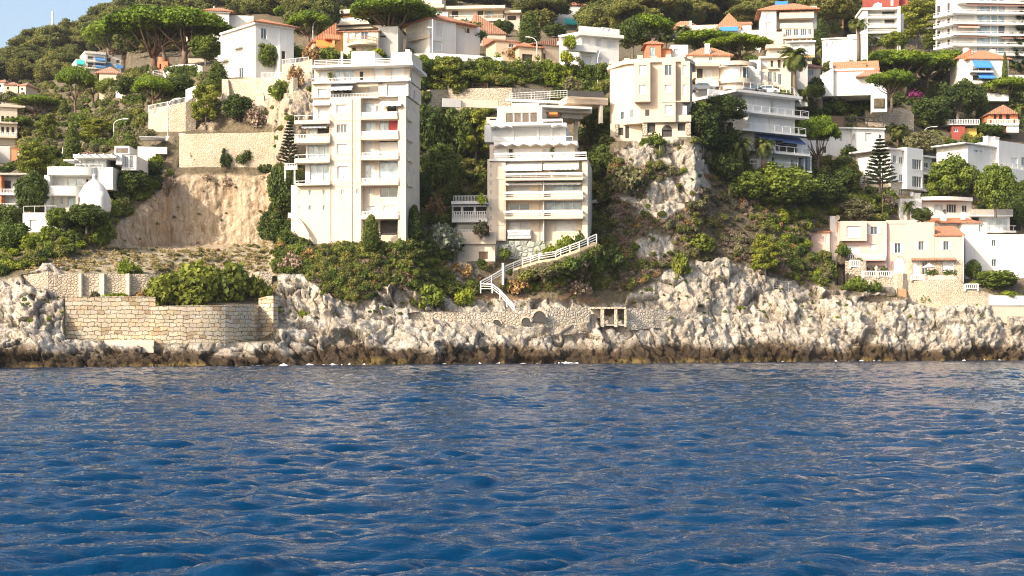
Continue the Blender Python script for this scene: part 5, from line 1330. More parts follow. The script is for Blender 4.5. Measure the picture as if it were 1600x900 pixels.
    for i,(a,c_) in enumerate(ys):
        ws = [(1495,a+3,1522,c_-1.5,'S'),(1527,a+3,1547,c_-1.5,'b2'),(1549,a+3,1558,c_-1.5,'b'),(1560,a+3,1570,c_-1.5,'g' if i==2 else 'b'),(1576,a+3,1600,c_-1.5,'S')]
        q.block(1489,a,1640,c_+0.4,1.8,10,'white',ws,foot=0 if i < 5 else 4)
    for yy in (19,35.5,53,69.5,84): q.balcony(1489 if yy > 20 else 1491,1640,yy-4.5,yy-1.2,yy+1.6,1.8,1.75,'glass','awning_pink' if False else 'white')
    q.part('roof_edge',1500,1,1640,4,0,11,'white'); q.awning(1494,1527,37.5,41.5,1.6,1.75,'awning_pink'); q.awning(1494,1540,54.5,56.5,1.2,1.75,'awning_pink'); q.awning(1562,1600,55,57.5,1.2,1.75,'awning_pink'); q.awning(1508,1600,4,6.5,1.2,1.75,'awning_pink')
    f = q.face(1487, 92, q.O[1]-0.5, 52)
    for i,(a,c_) in enumerate(ys): f.block(1462,a+4,1487,c_+3,2.0,8,'white',[(1464,a+7,1469,c_+1,'d'),(1472,a+6,1477,c_,'S'),(1480,a+6,1484,c_,'d')],foot=0 if i < 5 else 4)
    for yy in (19,35.5,53,69.5,84): f.balcony(1458,1488,yy-4,yy,yy+3,1.7,1.95,'glass','white')
    f.block(1462,-16,1492,3.5,3,6,'cream'); f.done(); q.done()
    v = House('tiled_villa', 'white villa with orange tiled roof and two bright blue awnings among slim cypresses', 'villa', 1545, 126, 320, -3)
    v.block(1516,92,1576,130,0,8,'white',[(1520,104,1548,112,'d'),(1520,118,1550,126,'d')],foot=4); v.block(1499,88,1515.7,126,1.5,6,'white',foot=4); v.roof(1512,1578,91.7,79,0,8,'hip',0.4,'tile'); v.roof(1495,1516,91,81,1.5,8,'right',0.2,'tile')
    v.awning(1519,1547,95,104.5,1.7,-.01,'awning_blue'); v.awning(1526,1551,114,121,1.5,-.01,'awning_blue'); v.balcony(1517,1552,106,111,113,1.5,0,'glass','white'); v.chimney(1510.5,75,89,7,2); v.chimney(1552,77,83,7,4); v.done()
    s = House('gabled_house', 'white house with a long sloping gable and orange roofs half hidden by trees', 'house', 1300, 138, 290, 10)
    m = s.mb('white'); P = [(1257,131),(1302,106),(1302,150),(1257,150)]
    m.add([(s.L(x),0,s.W(y)) for x,y in P]+[(s.L(x)+1.2,6,s.W(y)) for x,y in P],[(3,2,1,0),(4,5,6,7),(0,1,5,4),(1,2,6,5),(2,3,7,6),(3,0,4,7)])
    s.block(1302.3,108,1366,150,1,7,'white'); s.roof(1302,1372,112,97,1.2,7.5,'gable_u',0.3,'tile'); s.roof(1340,1385,120,109,-0.5,5,'hip',0.3,'tile_old'); s.chimney(1299,97,106,5,1.5); s.chimney(1350.5,100,112,6,2,'terracotta'); s.block(1362,128,1386,154,-1.2,3,'white',foot=3); s.done()
    t = House('pergola_house', 'plain white cube house with a dark pergola and wooden screen on its roof', 'house', 1330, 232, None, -10, span=(1300,1380))
    t.block(1296,201,1331,235,1.0,6,'white',[(1312,208,1316,222,'g')]); t.block(1331.3,201,1382,236,0.4,6,'white',[(1332,209.5,1336,219,'g'),(1352,207,1362,220,'S')],foot=3); t.part('roof_edge',1294,198.8,1384,200.8,-.1,7,'white'); t.block(1262,221,1320,245,-1.5,4,'white',[(1285,230,1291,240,'d')],foot=3)
    m = MB()
    for x in (1320,1338,1355,1380):
        for vv in (0.8,5.5): m.bar((t.L(x,v=vv),vv,t.W(198.5)),(t.L(x,v=vv),vv,t.W(181)),0.14)
    for vv in (0.8,5.5): m.bar((t.L(1320,v=vv),vv,t.W(181.5)),(t.L(1380,v=vv),vv,t.W(181.5)),0.16)
    for x in np.linspace(1320,1380,9): m.bar((t.L(x,v=.8),.8,t.W(180.5)),(t.L(x,v=5.5),5.5,t.W(180.5)),0.1)
    t.out(m,'pergola','metal_dark'); t.part('wooden_screen',1296,182,1319,198.6,1,1.1,'wood'); t.done()
    u = House('shaded_villa', 'three-storey pale villa in shade with a tall central stair bay, behind the tiered pine', 'villa', 1395, 292, 262, -38)
    u.block(1392,234,1417,283,0,8,'white',[(1395,242,1401,254,'g1'),(1405,243.5,1411,254.5,'g1'),(1405,271,1411,282,'g1')]); u.block(1417.3,227.5,1442.5,293,-1.0,8,'white',[(1425.5,245,1440,261,'g3'),(1425.5,272,1440,289,'g3')]); u.block(1442.8,239,1456,292,0.5,7,'white',[(1444,247,1451,262,'g1'),(1444,274,1451,289,'g1')])
    u.balcony(1443,1462,256,264.5,267,1.3,.45,'bars','white'); u.balcony(1443,1462,283,291,294,1.3,.45,'bars','white'); u.block(1392,283.3,1442,306,0.3,7,'rubblewall',[(1405,294,1411,305,'g')],foot=4); u.part('roof_slab',1388,231.5,1417,233.8,-.5,8.5,'white'); u.part('roof_slab',1443,236,1463,238.7,-.5,8.5,'white'); u.block(1443,294.3,1455,306,1,5,'grey')
    f = u.face(1391.5, 292, u.O[1]+0.1, 50); f.block(1343,235,1391,292,0.1,0.5,'cream',[(1358,262,1364,274,'s')],foot=4); f.part('roof_slab',1338,233,1391,235,-.5,4,'beige'); f.done(); u.done()
    w_ = House('chimneyed_house', 'white flat-roofed house with two tall chimneys at the right edge', 'house', 1560, 285, None, -38, span=(1530,1600))
    w_.block(1512,231,1560,275,0.8,7,'white',[(1522,238.5,1529,241.5,'g'),(1531,238.5,1535,241.5,'g'),(1546,239,1553,251,'s')],foot=3); w_.block(1560.3,219,1640,286,0,8,'white',[(1580,243,1590,252,'s'),(1596,240,1606,256,'g1')],foot=3); w_.part('roof_edge',1508,229,1560,230.8,.3,8,'white'); w_.chimney(1546,213,229,5,1.5); w_.chimney(1558,212,220,7,2); w_.block(1562,262,1640,288,-1.5,1.4,'white',foot=3); w_.railing([(1560,-1.3),(1640,-1.3)],255,261.8,'glass'); w_.done()
    x = House('red_terrace_house', 'small red house with white railed terraces and an orange garden wall', 'house', 1530, 214, None, 0, span=(1490,1580))
    x.block(1487,195,1508,219,0,5,'red',[(1490,201,1497,206,'g')],foot=3); x.block(1508.3,200,1526,216,1,4,'yellow'); x.part('terrace_slab',1480,193.5,1530,195,-.4,5,'white'); x.railing([(1481,-.2),(1530,-.2)],186.5,193.3,'balus')
    x.block(1546,176,1590,196,4,5,'orange',[(1553,179,1557,187,'d'),(1561,179,1566,187,'d'),(1572,179,1578,187,'d')]); x.roof(1546,1588,177,167,3.5,9,'gable_v',0.3,'tile_old'); x.gm='orange'; x.part('terrace_slab',1542,192.5,1592,196,1.5,8,'white'); x.railing([(1543,2),(1548,1.6),(1585,1.6),(1592,2)],184.5,192.3,'balus'); x.block(1545,196.3,1572,206,2.5,4,'orange'); x.block(1573,197,1592,207,1.8,4,'white'); x.done()
    c_ = House('curved_roof_house', 'low white house with a curved flat roof and glazed bay above the tiled villa', 'house', 1465, 345, None, -8, span=(1420,1510))
    c_.block(1407,311,1440,345,0,6,'white',[(1448,322,1450,326,'g')][:0],foot=3); c_.block(1440.3,315,1518,346,1.2,6,'white',[(1459,319,1474,331,'p'),(1479,318.5,1494.5,332,'g3'),(1503,320,1511,331,'g1')],foot=3)
    N_=14; m = MB(); P_ = [(c_.L(1440+80*k/N_,v=0.5-1.6*sin(pi*min(1,k/N_*1.0))),0.5-1.6*sin(pi*k/N_)) for k in range(N_+1)]
    for a,q_ in zip(P_[:-1],P_[1:]): m.hexa([(*a,c_.W(313)),(*q_,c_.W(313)),(q_[0],8,c_.W(313)),(a[0],8,c_.W(313))],[(*a,c_.W(307.5)),(*q_,c_.W(307.5)),(q_[0],8,c_.W(307.5)),(a[0],8,c_.W(307.5))])
    c_.out(m,'curved_roof','white'); c_.balcony(1468,1514,332.5,340,342,1.0,1.15,'bars','terracotta'); c_.chimney(1434,302,311,8,2); c_.done()
    e = House('glazed_terrace_house', 'flat-roofed white house with a glazed terrace at the right, under a concrete slab', 'house', 1550, 363, None, 0, span=(1525,1585))
    e.block(1530,338.3,1578,364,1.5,6,'white',[(1545,340.5,1575,360,'p3')],foot=3); e.part('roof_slab',1518,327,1583,335,0,8,'concrete'); e.part('roof_edge',1518,335.3,1583,338,-.2,8,'white'); e.balcony(1545,1588,352.5,361,363.5,1.4,1.4,'glass','white'); e.done()
upper_right()

# ================================================================ middle and left, upper rows
def upper_mid():
    d = House('white_villa', 'tall white villa with orange tiled roof standing on the stone retaining walls', 'villa', 399, 122, 248, -37)
    d.block(399,34,459,123,0,10,'white',[(408,42,416.5,59,'g1')],foot=2); d.part('downpipe',436,34,437.5,100,-.12,-.02,'metal_white'); d.roof(400,460,33.5,25,0,10,'hip',0.7,'tile',1.0); d.part('cornice',399,34,461,37,-.35,-.01,'white'); d.block(437.5,67,459,100,-2.2,2.18,'white',[(440,75,446,97,'d')],foot=3)
    f = d.face(398.5, 122, d.O[1]+.02, 48)
    f.block(345,35,398,123,0.05,0.5,'white',[(354,53,357,70,'s'),(364,49,369,66,'s'),(373,46,378,62,'s'),(388,68,391,88,'g'),(360,89,364,97,'s'),(373,100,380,122,'g')],foot=2); f.balcony(362,374,60,66,68,0.8,0.05,'glass','white'); f.part('cornice',343,35,398,38,-.4,.04,'white'); f.balcony(340,350,72,79,82,1.0,0.05,'bars','white'); f.done(); d.done()
    e = House('cream_villa', 'pale villa with low tiled roof glimpsed behind the tall white villa', 'villa', 345, 55, 300, -10)
    e.block(322,17.5,358,70,0,8,'white',[(333,29,344,47,'g1')],foot=3); e.roof(320,361,17,12,0,8,'hip',0.6,'tile'); e.balcony(331,347,40,46.5,48.5,1.0,0,'bars','white'); e.block(358.3,23,396,70,1.5,8,'white'); e.part('cornice',320,17.5,360,20,-.3,-.01,'white'); e.part('roof_finial',333,10,335,13,3,3.3,'white'); e.block(290,45,321.7,75,2.5,6,'cream',[(300,50,306,58,'d')],foot=4); e.done()
    g = House('long_modern_block', 'long cream modern block with stepped glass balconies behind the gabled house', 'apartment block', 555, 42, 335, 12)
    g.block(502,20,600,48,2.2,9,'cream',[(515,24,600,29,'b4'),(522,36,600,41,'d')],foot=3); g.part('roof_slab',500,14,602,20,0,11,'cream'); g.balcony(512,602,27,33,38,2.0,2.15,'glass','cream',panel='glass_pale'); g.awning(505,560,20.5,24,1.2,2.15,'awning_orange'); g.part('slab',525,41,602,45,1,8,'cream'); g.done()
    k = House('stepped_modern_block', 'large cream modern block with stepped concrete balconies along the top centre', 'apartment block', 720, 42, 370, 4)
    k.block(640,-16,690,6,1,9,'cream',[(652,8,680,10,'d')][:0]); k.part('balcony_slab',648,6.5,694,11,-.6,8,'cream'); k.block(650,11.2,690,34,1.5,8,'cream',[(655,17,688,24,'b3')]); k.balcony(640,700,18,25,29,2.0,1.45,'glass','cream',panel='glass_pale')
    k.block(700,14,757,40,2,8,'cream',[(706,17,716,26,'d'),(722,17,744,25,'S'),(746,17,755,24,'d')],foot=3); k.part('roof_slab',696,9,789,13.5,0,10,'cream'); k.balcony(700,788,24,30,33.5,2.0,1.95,'glass','cream'); k.block(757.3,14,786,44,3,6,'cream',[(760,17,772,25,'b1')],foot=3)
    k.block(790,21,812,46,3,6,'beige',[(793,26,806,33,'d')],foot=3); k.part('roof_slab',788,17,814,20.8,1.5,9,'cream'); k.done()
    o = House('gabled_cottage', 'ochre cottage with sloping gable, orange awning and tiled porch', 'cottage', 515, 84, 268, -16)
    o.gm = 'sand'; o.block(489,66,522,90,0,6,'sand',[(511,64,515,76,'d')],foot=3); o.block(522.3,48,537,90,0.5,6,'ochre',foot=3); o.roof(487,523,66,41,0,7,'right',0.3,'tile'); o.roof(519,540,48,41,0,7,'lean',0.2,'tile'); o.awning(493,518,61.5,73,1.6,-.02,'awning_orange'); o.roof(508,531,60,53.5,-1.2,0.0,'gable_u',0.1,'tile'); o.part('porch_pier',519.5,60.3,523,80,-1.1,-.6,'ochre'); o.done()
    r = House('round_balcony_house', 'white house with a curved railed balcony left of the big leaning pine', 'house', 562, 88, 266, 4)
    r.block(536.5,48.5,591,92,0,8,'cream',[(544,51,550,60,'s'),(555,49,562,60,'s'),(564.5,48.5,575,62,'g1'),(550,74,556,80,'d'),(566,74,572,80,'S')],foot=3); r.roof(536,590,48.3,40.5,0,8,'lean',0.3,'tile_old'); r.block(591.3,42,622,92,2,6,'grey',[(594,56,603,59,'d')],foot=3)
    m = MB(); mr = MB(); cx, cy, zz = r.L(567,v=1.0), 1.0, r.W
    m.lathe([(0.05,zz(72.5)),(3.0,zz(72.2)),(3.0,zz(68.8)),(0.05,zz(68.6))],24,cx,cy,pi,2*pi); bb = r.out(m,'round_balcony','cream')
    for k_ in range(25):
        a = pi+pi*k_/24; mr.bar((cx+2.95*cos(a),cy+2.95*sin(a),zz(68.7)),(cx+2.95*cos(a),cy+2.95*sin(a),zz(60)),0.06)
        if k_ < 24:
            a2 = pi+pi*(k_+1)/24
            for y_ in (60,64.5): mr.bar((cx+2.95*cos(a),cy+2.95*sin(a),zz(y_)),(cx+2.95*cos(a2),cy+2.95*sin(a2),zz(y_)),0.08)
    r.out(mr,'railing','terracotta',bb); r.done()
    t = House('tiled_roof_villa', 'pale blue-shaded villa with orange hip roof and a cypress behind it, above the hedge wall', 'villa', 690, 88, 272, -38)
    t.block(671,31.5,713,92,0,8,'white',[(681,37,692,58,'S'),(676,65,691,80,'S')],foot=3); t.block(713.3,31.5,750,92,1,7,'white',[(730,36,734,44,'d')],foot=3); t.roof(669,745,31,20.5,0,9,'hip',0.5,'tile'); f = t.face(670.5,88,t.O[1]+.1,40)
    f.block(640,62,670,92,0.2,3,'cream',[(646,68,662,84,'g')],foot=3); f.balcony(636,672,46,55,60,1.5,0.2,'glass','cream'); f.done(); t.done()
    a = House('sloped_gable_house', 'beige house with one long sloping tiled gable beyond the tiled villa', 'house', 765, 66, 292, -8); a.gm='beige'; a.block(744,52,790,70,0,8,'beige',foot=3); a.roof(744,790,52,28,0,8,'left',0.3,'tile_old'); a.done()
    lw = House('low_tan_house', 'low tan house with a shallow tiled roof by a street lamp', 'house', 828, 96, 272, -20); lw.block(811,73,846,98,0,7,'sand',[(816,85,832,96,'d')],foot=3); lw.roof(809,848,73,66,0,7,'hip',0.4,'tile'); lw.block(775,66,810.5,98,2.5,6,'sand',[(795,70,803,76,'g')],foot=3); lw.roof(772,811,66,58,2.5,8,'lean',0.3,'tile_old'); lw.done()
    tn = House('tall_tan_house', 'tan house with a slanting tiled roof left of the white satellite-dish house', 'house', 858, 97, 274, -28); tn.block(848,71,874,99,0,7,'sand',[(849,84,853,94,'d')],foot=3); tn.roof(833,875,70,62,0,7,'right',0.3,'tile_old'); tn.done()
    h = House('dish_house', 'white cube house with ivy on its left wall and satellite dishes on the roof', 'house', 938, 104, 262, -22)
    h.block(907,57.5,967,108,0,8,'white',[(910,60,924,71,'S'),(931.5,61,941,72.5,'S'),(949,62,963,74,'S'),(910,89,925,102,'S'),(931,90,940,100,'S')],foot=3); h.part('roof_slab',905,52,975,57.2,-1.0,9,'white'); h.part('parapet',906,43,968,51.8,0.5,1,'white'); h.part('balcony_band',885,73,933,83,-1.3,-.02,'white'); h.part('roof_shed',940,41,956,52,4,7,'white')
    f = h.face(906.7,104,h.O[1]+.1,38); f.block(874,52,906,108,0.1,3,'white',[(880,62,888,72,'S')],foot=3); f.part('roof_slab',872,50,906,53,-.8,4,'white'); f.done(); h.done()
    i = House('tower_house', 'white house with square tower, red roofs and turquoise awnings high on the hill', 'house', 930, 40, 400, -8)
    i.block(873,9,921,36,0,8,'white',[(884,13,888,18,'d'),(878,20,884,26,'S')],foot=3); i.roof(874,922,8.7,0,0,8,'hip',0.5,'tile'); i.block(921.3,17,976,36,1,8,'white',[(926,21,940,26,'S'),(948,19,970,25,'d')],foot=3); i.roof(906,990,17,6,2,9,'hip',0.4,'tile'); i.block(976.3,12,995,36,0,9,'white',[(980,17,990,22,'S')],foot=3); i.block(858,28,915,48,-1.5,4,'white',foot=3)
    i.awning(882,909,30,38.5,2.0,-1.55,'awning_teal'); i.awning(958,975,19,22,1.5,.98,'awning_teal'); i.roof(845,865,30,24,-1,5,'hip',0.3,'tile_old'); i.done()
    j = House('red_cottage', 'small brick-red cottage with turquoise door under the round pines', 'cottage', 1024, 90, 272, 0); j.block(1010,68,1033,94,0,6,'orange',[(1015,73,1023,88,'b')],foot=3); j.roof(1008,1035,68,63,0,6,'hip',0.3,'tile'); j.block(1033.3,76,1048,94,1,5,'orange',foot=3); j.roof(1033,1048,76,72,1,5,'lean',0.2,'tile'); j.block(1048.5,70,1075,96,2,5,'white',[(1053,76,1060,84,'S')],foot=3); j.done()
upper_mid()
def upper_left():
    h = House('hillside_hotel', 'distant white hotel with blue awnings among trees on the left hill', 'hotel', 165, 116, 430, -26)
    h.block(134,86,165,118,0,9,'white',[(137,90,146,95,'d'),(149,90,162,95,'b'),(137,100,146,107,'d'),(149,100,162,107,'d')],foot=4); h.block(165.3,84,200,118,0.5,8,'white',[(167,90,173,96,'g'),(182,92,187,97,'g'),(167,100,173,106,'g')],foot=4); h.block(119,96,133.7,118,1,8,'white',[(121,101,130,106,'d')],foot=4)
    h.awning(148,164,91,95,1.4,-.02,'awning_blue'); h.awning(148,164,101.5,105.5,1.4,-.02,'awning_blue'); h.awning(164.5,174,98,103,1.2,.45,'awning_blue'); h.awning(181,191,99,104,1.2,.45,'awning_blue'); h.awning(119,131,97,103,1.4,.95,'awning_teal')
    for a,c,d in ((93,97,98.5),(103.5,107.5,109)): h.balcony(134,165,a,c,d,1.3,0,'glass','white')
    h.part('roof_edge',133,82,166,85.7,-.6,9,'white'); h.done()
    o = House('orange_chapel', 'small orange house with rounded gables between the pine trunks', 'house', 255, 110, None, 0, span=(246,265)); o.block(246,96,262,114,0,5,'orange',[(249,100,252,108,'d')],foot=3)
    for x in (250,257.5):
        m = MB(); k = 4.4*o.Y/F; m.lathe([(k,0),(k,0.5),(.01,0.5)],12); m.v = [(xx+o.L(x),1+yy*0.3,z*2.2+o.W(96)+.003) for xx,yy,z in m.v]; o.out(m,'rounded_gable','orange')
    o.done()
    w_ = House('tiled_garden_house', 'low garden house with weathered tiled roof below the distant hotel', 'house', 170, 126, 330, -8); w_.block(155,114,187,130,0,6,'cream',foot=4); w_.roof(150,188,114,104,0,6,'hip',0.3,'tile_old'); w_.done()
    b = House('orange_cabin', 'tiny orange house with pale shutter at the left above the grey house', 'house', 28, 250, 285, 0); b.block(18,231,37,252,0,5,'orange',[(26,234,30,246,'s')],foot=3); b.roof(17,38,231,229,0,5,'lean',0.2,'tile_old'); b.done()
    p = House('arched_palace', 'pale cream palace wing with rows of arched windows at the left edge', 'palace', 5, 250, 300, -20)
    wins = [(x,y,x+4.5,y+10,'d') for y in (181,198) for x in (-14,-6,2,10,18)]
    p.block(-20,167,27,228,0,9,'cream',wins,foot=4); p.part('cornice',-20,163,33,166.8,-.5,10,'cream'); p.part('ledge',-20,190,28,192.5,-.8,-.01,'cream'); p.part('ledge',-20,212,28,215,-.8,-.01,'cream'); p.block(-20,228,18,256,-3,2.98,'white',foot=4); p.balcony(-18,26,206,212,214.9,1.3,0,'balus','cream'); p.done()
    g = House('grey_house', 'grey flat-roofed house with railed balconies half out of the frame at the left edge', 'house', 18, 330, None, 0, span=(0,38))
    g.block(-30,274,2,330,-0.6,7,'orange',foot=3); g.block(2.3,273,33,330,0.6,7,'grey',[(3.5,282,17,295,'d'),(3.5,306,17,318,'S')],foot=3); g.part('roof_slab',-30,270,41,273,-1,8.5,'concrete'); g.balcony(-5,24.5,295,302,304.5,1.3,.55,'bars','white'); g.balcony(-5,24.5,318,323,325,1.3,.55,'bars','white'); g.done()
    for i,(x0,y0,x1,y1,r,lb) in enumerate(((8,132,28,142,-10,'tiny cream house with low roof far off in the left woods'),(-4,128,7,140,0,'tiny pale house at the very left edge of the woods'),(30,133,40,140,10,'tiny tiled cottage in the left woods beside the cream house'))):
        q = House('far_cottage', lb, 'cottage', (x0+x1)/2, y1, 360, r); q.block(x0,y0,x1,y1+3,0,6,'cream' if i != 1 else 'white',[(x0+3,y0+4,x0+6,y0+8,'d')],foot=4); q.roof(x0-1,x1+1,y0,y0-4,0,6,'hip',0.3,'tile_old'); q.done()
upper_left()
# ================================================================ walls, stairs, railings
def walls():
    # great sea wall: a straight run, a step, and a rounded end standing out from the slope
    a = [(102,465,530,175.5),(130,464,531,176),(175,463,534,177),(215,463,536,177.8),(243,464,536,178.4)]
    sw = wall_run('sea_wall', 'tall straight sea wall of large cut stones at the left, stepped at its right end', 'sea wall', a, 'seawall', 1.6, foot=1.2)
    b = [(236,478,537,178)]
    for px,Y in ((255,178.2),(270,178.5),(285,178.8),(300,179.2),(315,179.6),(330,180.1),(342,180.6),(352,181.1),(361,181.7),(370,182.4),(378,183.2),(385,184),(391,184.9),(396,185.8),(400.5,186.9),(404,188)): b.append((px,478-(px-236)*0.012,537-(px-236)*.03,Y))
    wall_run('rounded_sea_wall', 'lower rounded sea wall of large cut stones curving back towards the slope', 'sea wall', b, 'seawall', 1.6, foot=1.2)
    wall_run('wall_end', 'narrow broken end of the sea wall standing above the rubble slope', 'sea wall', [(404,466,530,188.2),(416,463,526,187.6),(427,462,516,187)], 'seawall', 1.0, foot=1.5)
    wall_run('concrete_ledge', 'pale concrete ledge at the foot of the sea wall', 'ledge', [(163,531,541,175.6),(240,531.5,541,176.6)], 'dressed', 2.0, foot=0.8)
    wall_run('buttressed_wall', 'upper stone wall with pale dressed piers behind the great sea wall', 'stone wall', [(36,430,452,183),(60,427,455,182.2),(75,423.5,458,182),(98,428,464,182.6),(123,428.5,464,182.8),(160,428,462,183.2),(200,428,462,183.8),(230,428,460,184.6),(258,430,455,186)], 'rubblewall', 0.8, cap=None, foot=1.2)
    o = None
    for x,w_,lb in ((123,4,'left narrow dressed stone pier on the upper wall'),(155.5,7,'broad middle dressed stone pier on the upper wall'),(197,5,'right dressed stone pier on the upper wall, nearest the big bush')):
        wall_run('stone_pier', lb, 'pier', [(x,427.5,464,182.25+(x-123)*.013),(x+w_,427.5,464,182.25+(x-123)*.013)], 'dressed', 1.2, group='piers of the upper wall')
    wall_run('stone_pillar', 'square stone block standing above the sea wall end, beside the big dark bush', 'pillar', [(391,427,448,198),(404,425,450,197.5),(425,425.5,450,198)], 'rubblewall', 1.5, foot=2)
    wall_run('retaining_wall', 'long pale retaining wall above the quarry with plants growing in it', 'retaining wall', [(280,210,262,226),(300,209,262,225.6),(345,208,262,225.6),(385,208,262,225.8),(428,206,262,226)], 'palewall', 0.8, foot=1.5)
    wall_run('retaining_wall', 'villa retaining wall with stepped buttresses right below the white villa', 'retaining wall', [(350,124,168),(375,123,160),(400,121.5,160),(430,121,150),(458,121,140)], 'palewall', 0.8, foot=2)
    for x,y,lb in ((352,172,'left sloping buttress of the villa retaining wall'),(405,160,'tall right buttress of the villa retaining wall')):
        g = ground(x,y); t = np.array(at(x,124,g[1]+.2)); p = np.array(at(x,y+6,g[1]-2.2)); m = MB(); o_ = p.copy(); q = np.array((1.0,0,0)); bk = np.array((0,3.2,0))
        m.hexa([p-o_-q*.6,p-o_+q*.9,p-o_+q*.9+bk,p-o_-q*.6+bk],[t-o_-q*.5+np.array((0,-.3,0)),t-o_+q*.5+np.array((0,-.3,0)),t-o_+q*.5+bk*.3,t-o_-q*.5+bk*.3]); w_ = m.build('buttress',MAT['palewall']); w_.location = tuple(o_); tag(w_, lb, 'buttress', 'buttresses of the villa wall')
    wall_run('terrace_wall', 'pale stepped terrace wall topped by a railing, right of the tall lamp', 'retaining wall', [(232,172,206),(262,166,206),(290,160,206),(306,150,204)], 'palewall', 0.8, foot=2)
    fence_run('garden_railing', 'thin railing on top of the pale stepped terrace wall', [(232,165,172),(262,159,166),(290,152,160)], 'bars', group='railings', Y=ground(270,200)[1])
    wall_run('gate_wall', 'white painted wall piece with a stair beside the garden trees', 'wall', [(290,140,160),(308,133,158)], 'white', 0.4, foot=2)
    wall_run('round_terrace_wall', 'pale curved terrace wall under the grove of umbrella pines', 'wall', [(255,110,122),(262,104,122),(280,101,122),(300,100,120),(312,103,120)], 'white', 0.5, foot=2)
    fence_run('garden_railing', 'greenish mesh railing along the foot of the pine grove', [(172,116,124),(205,113,121),(240,111,119),(256,109,117)], 'mesh', 'metal_grey', group='railings')
    wall_run('white_pillar', 'lone white round pillar on the slope under the pines', 'pillar', [(181,127,154),(191,127,154)], 'white', 1.4)
    fence_run('garden_railing', 'white railing on the villa retaining wall, left of the cream tower', [(408,114,121.5),(432,113.5,121),(460,113,121)], 'bars', group='railings', Y=ground(430,125)[1]-.2)
    fence_run('garden_railing', 'white ornamental railing higher up beside the white villa', [(441,93,101),(462,91,99),(482,89,97)], 'bars', group='railings', Y=ground(460,105)[1]-1)
    wall_run('garden_wall', 'grey garden wall with posts left of the cream tower roof', 'wall', [(440,101,121),(462,99,116),(488,92,112)], 'beige', 0.5, Y=ground(465,116)[1]-.6, foot=2)
    wall_run('hedge_wall', 'long white curving parapet wall above the hedge, right of the cream tower', 'wall', [(640,84,95,257),(680,83,95,258),(740,86,95,259),(786,90,97,259)], 'white', 0.4, foot=1.5)
    wall_run('rubble_retaining_wall', 'long rough stone wall under the hedge in the top middle', 'retaining wall', [(672,140,172),(700,140,172),(740,138,170),(800,137,168),(855,140,165)], 'rubblewall', 0.8, foot=2)
    fence_run('wooden_fence', 'brown trellis fence on top of the rough stone wall', [(675,130,140),(715,130,140),(762,130,138)], 'mesh', 'wood', group='railings', cat='fence', Y=ground(720,145)[1]+.4)
    fence_run('garden_railing', 'white railing above the roof terrace of the middle block', [(796,146,157,233),(830,144,156,233),(886,141,152,233)], 'mesh', 'metal_white', group='railings')
    wall_run('round_stone_wall', 'round rubble stone terrace wall below the twin-crowned pine', 'retaining wall', [(1352,171,196),(1372,170,200),(1395,169,202),(1412,170,202),(1424,174,202),(1428,180,202)], 'rubblewall', 0.8, foot=2, Y=ground(1390,200)[1])
    # shore path: wall, arches, three-bay shelter
    wall_run('shore_path_wall', 'long low masonry wall carrying the shore path over the rocks', 'wall', [(640,487,498,200),(700,487,503,201.2),(740,489,507,202),(790,487,511,203.2),(830,484,513,204.3),(850,482,511,205),(885,481,507,206.3),(921,480.5,503,207.8)], 'shorewall', 1.2, foot=1.5)
    wall_run('shore_path_wall', 'masonry wall of the shore path right of the three-bay shelter', 'wall', [(979,481,501,211),(1020,483,497,213),(1060,486,497,215.6),(1096,488,498,218.2)], 'shorewall', 1.2, foot=1.5)
    for x,y,r,Y,lb in ((843,496,10,204.35,'large dark round arch opening in the shore path wall'),(822,503,7,203.75,'middle low arch recess in the shore path wall, left of the large arch'),(776,506,6.5,202.7,'small arch recess at the left end of the shore path wall')):
        k = Y/F; R_ = r*k; e = tag(empty('arch_opening', at(x,y,Y)), lb, 'arch', 'arches of the shore path wall'); m = MB(); n = MB()
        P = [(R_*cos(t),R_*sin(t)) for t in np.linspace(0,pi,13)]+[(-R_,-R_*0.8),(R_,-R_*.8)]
        m.add([(px,0.05,pz) for px,pz in P],[tuple(range(len(P)))]); m.build('recess', MAT['dark'], e)  # flat dark face in place of a hollow, shade put into its colour
        for (ax,az),(bx,bz) in zip(P[:12],P[1:13]): n.hexa([(ax,-.05,az),(ax*1.28,-.05,az*1.28),(ax*1.28,1.4,az*1.28),(ax,1.4,az)],[(bx,-.05,bz),(bx*1.28,-.05,bz*1.28),(bx*1.28,1.4,bz*1.28),(bx,1.4,bz)])
        n.build('stone_arch', MAT['palewall'], e)
    g = ground(948,492); s = House('shore_shelter', 'open three-bay concrete shelter in the rocks on the shore path', 'shelter', 948, 507, g[1]-1.2, 0)
    s.part('roof_slab',921,479.5,978,482.5,-.1,3.2,'palewall'); s.part('back_wall',921,482.7,978,512,3.0,3.3,'rubblewall'); s.part('floor',921,507,978,509,0.3,3.2,'concrete')
    for a,c in ((920.5,923),(938.5,944),(960,964.5),(975.5,979)): s.part('pillar',a,482.7,c,511,0.0,0.55,'palewall')
    s.part('side_wall',921,482.7,937,497,1.2,1.5,'dressed'); s.done()
    # staircase railing in white, three flights
    fence_run('stair_railing', 'white three-bar stair railing climbing right from the middle block to the gully', [(788,417,428,209),(802,411,421,210.4),(816,405,415,211.4),(842,397,407,211),(868,393,403,210.7),(876,389,399,210.6),(905,378,389,210.6),(932,366,378,212)], 'thick', 'white', group='white stair railings')
    wall_run('footpath_bank', 'sloping earth footpath bank under the white stair railing right of the middle block', 'wall', [(800,421,424,211.6),(816,415,418,211.3),(842,407,410,210.9),(868,403,406,210.6),(876,399,402,210.5),(905,389,392,210.5),(932,378,381,211.9)], 'sand', 1.4, foot=1.5)
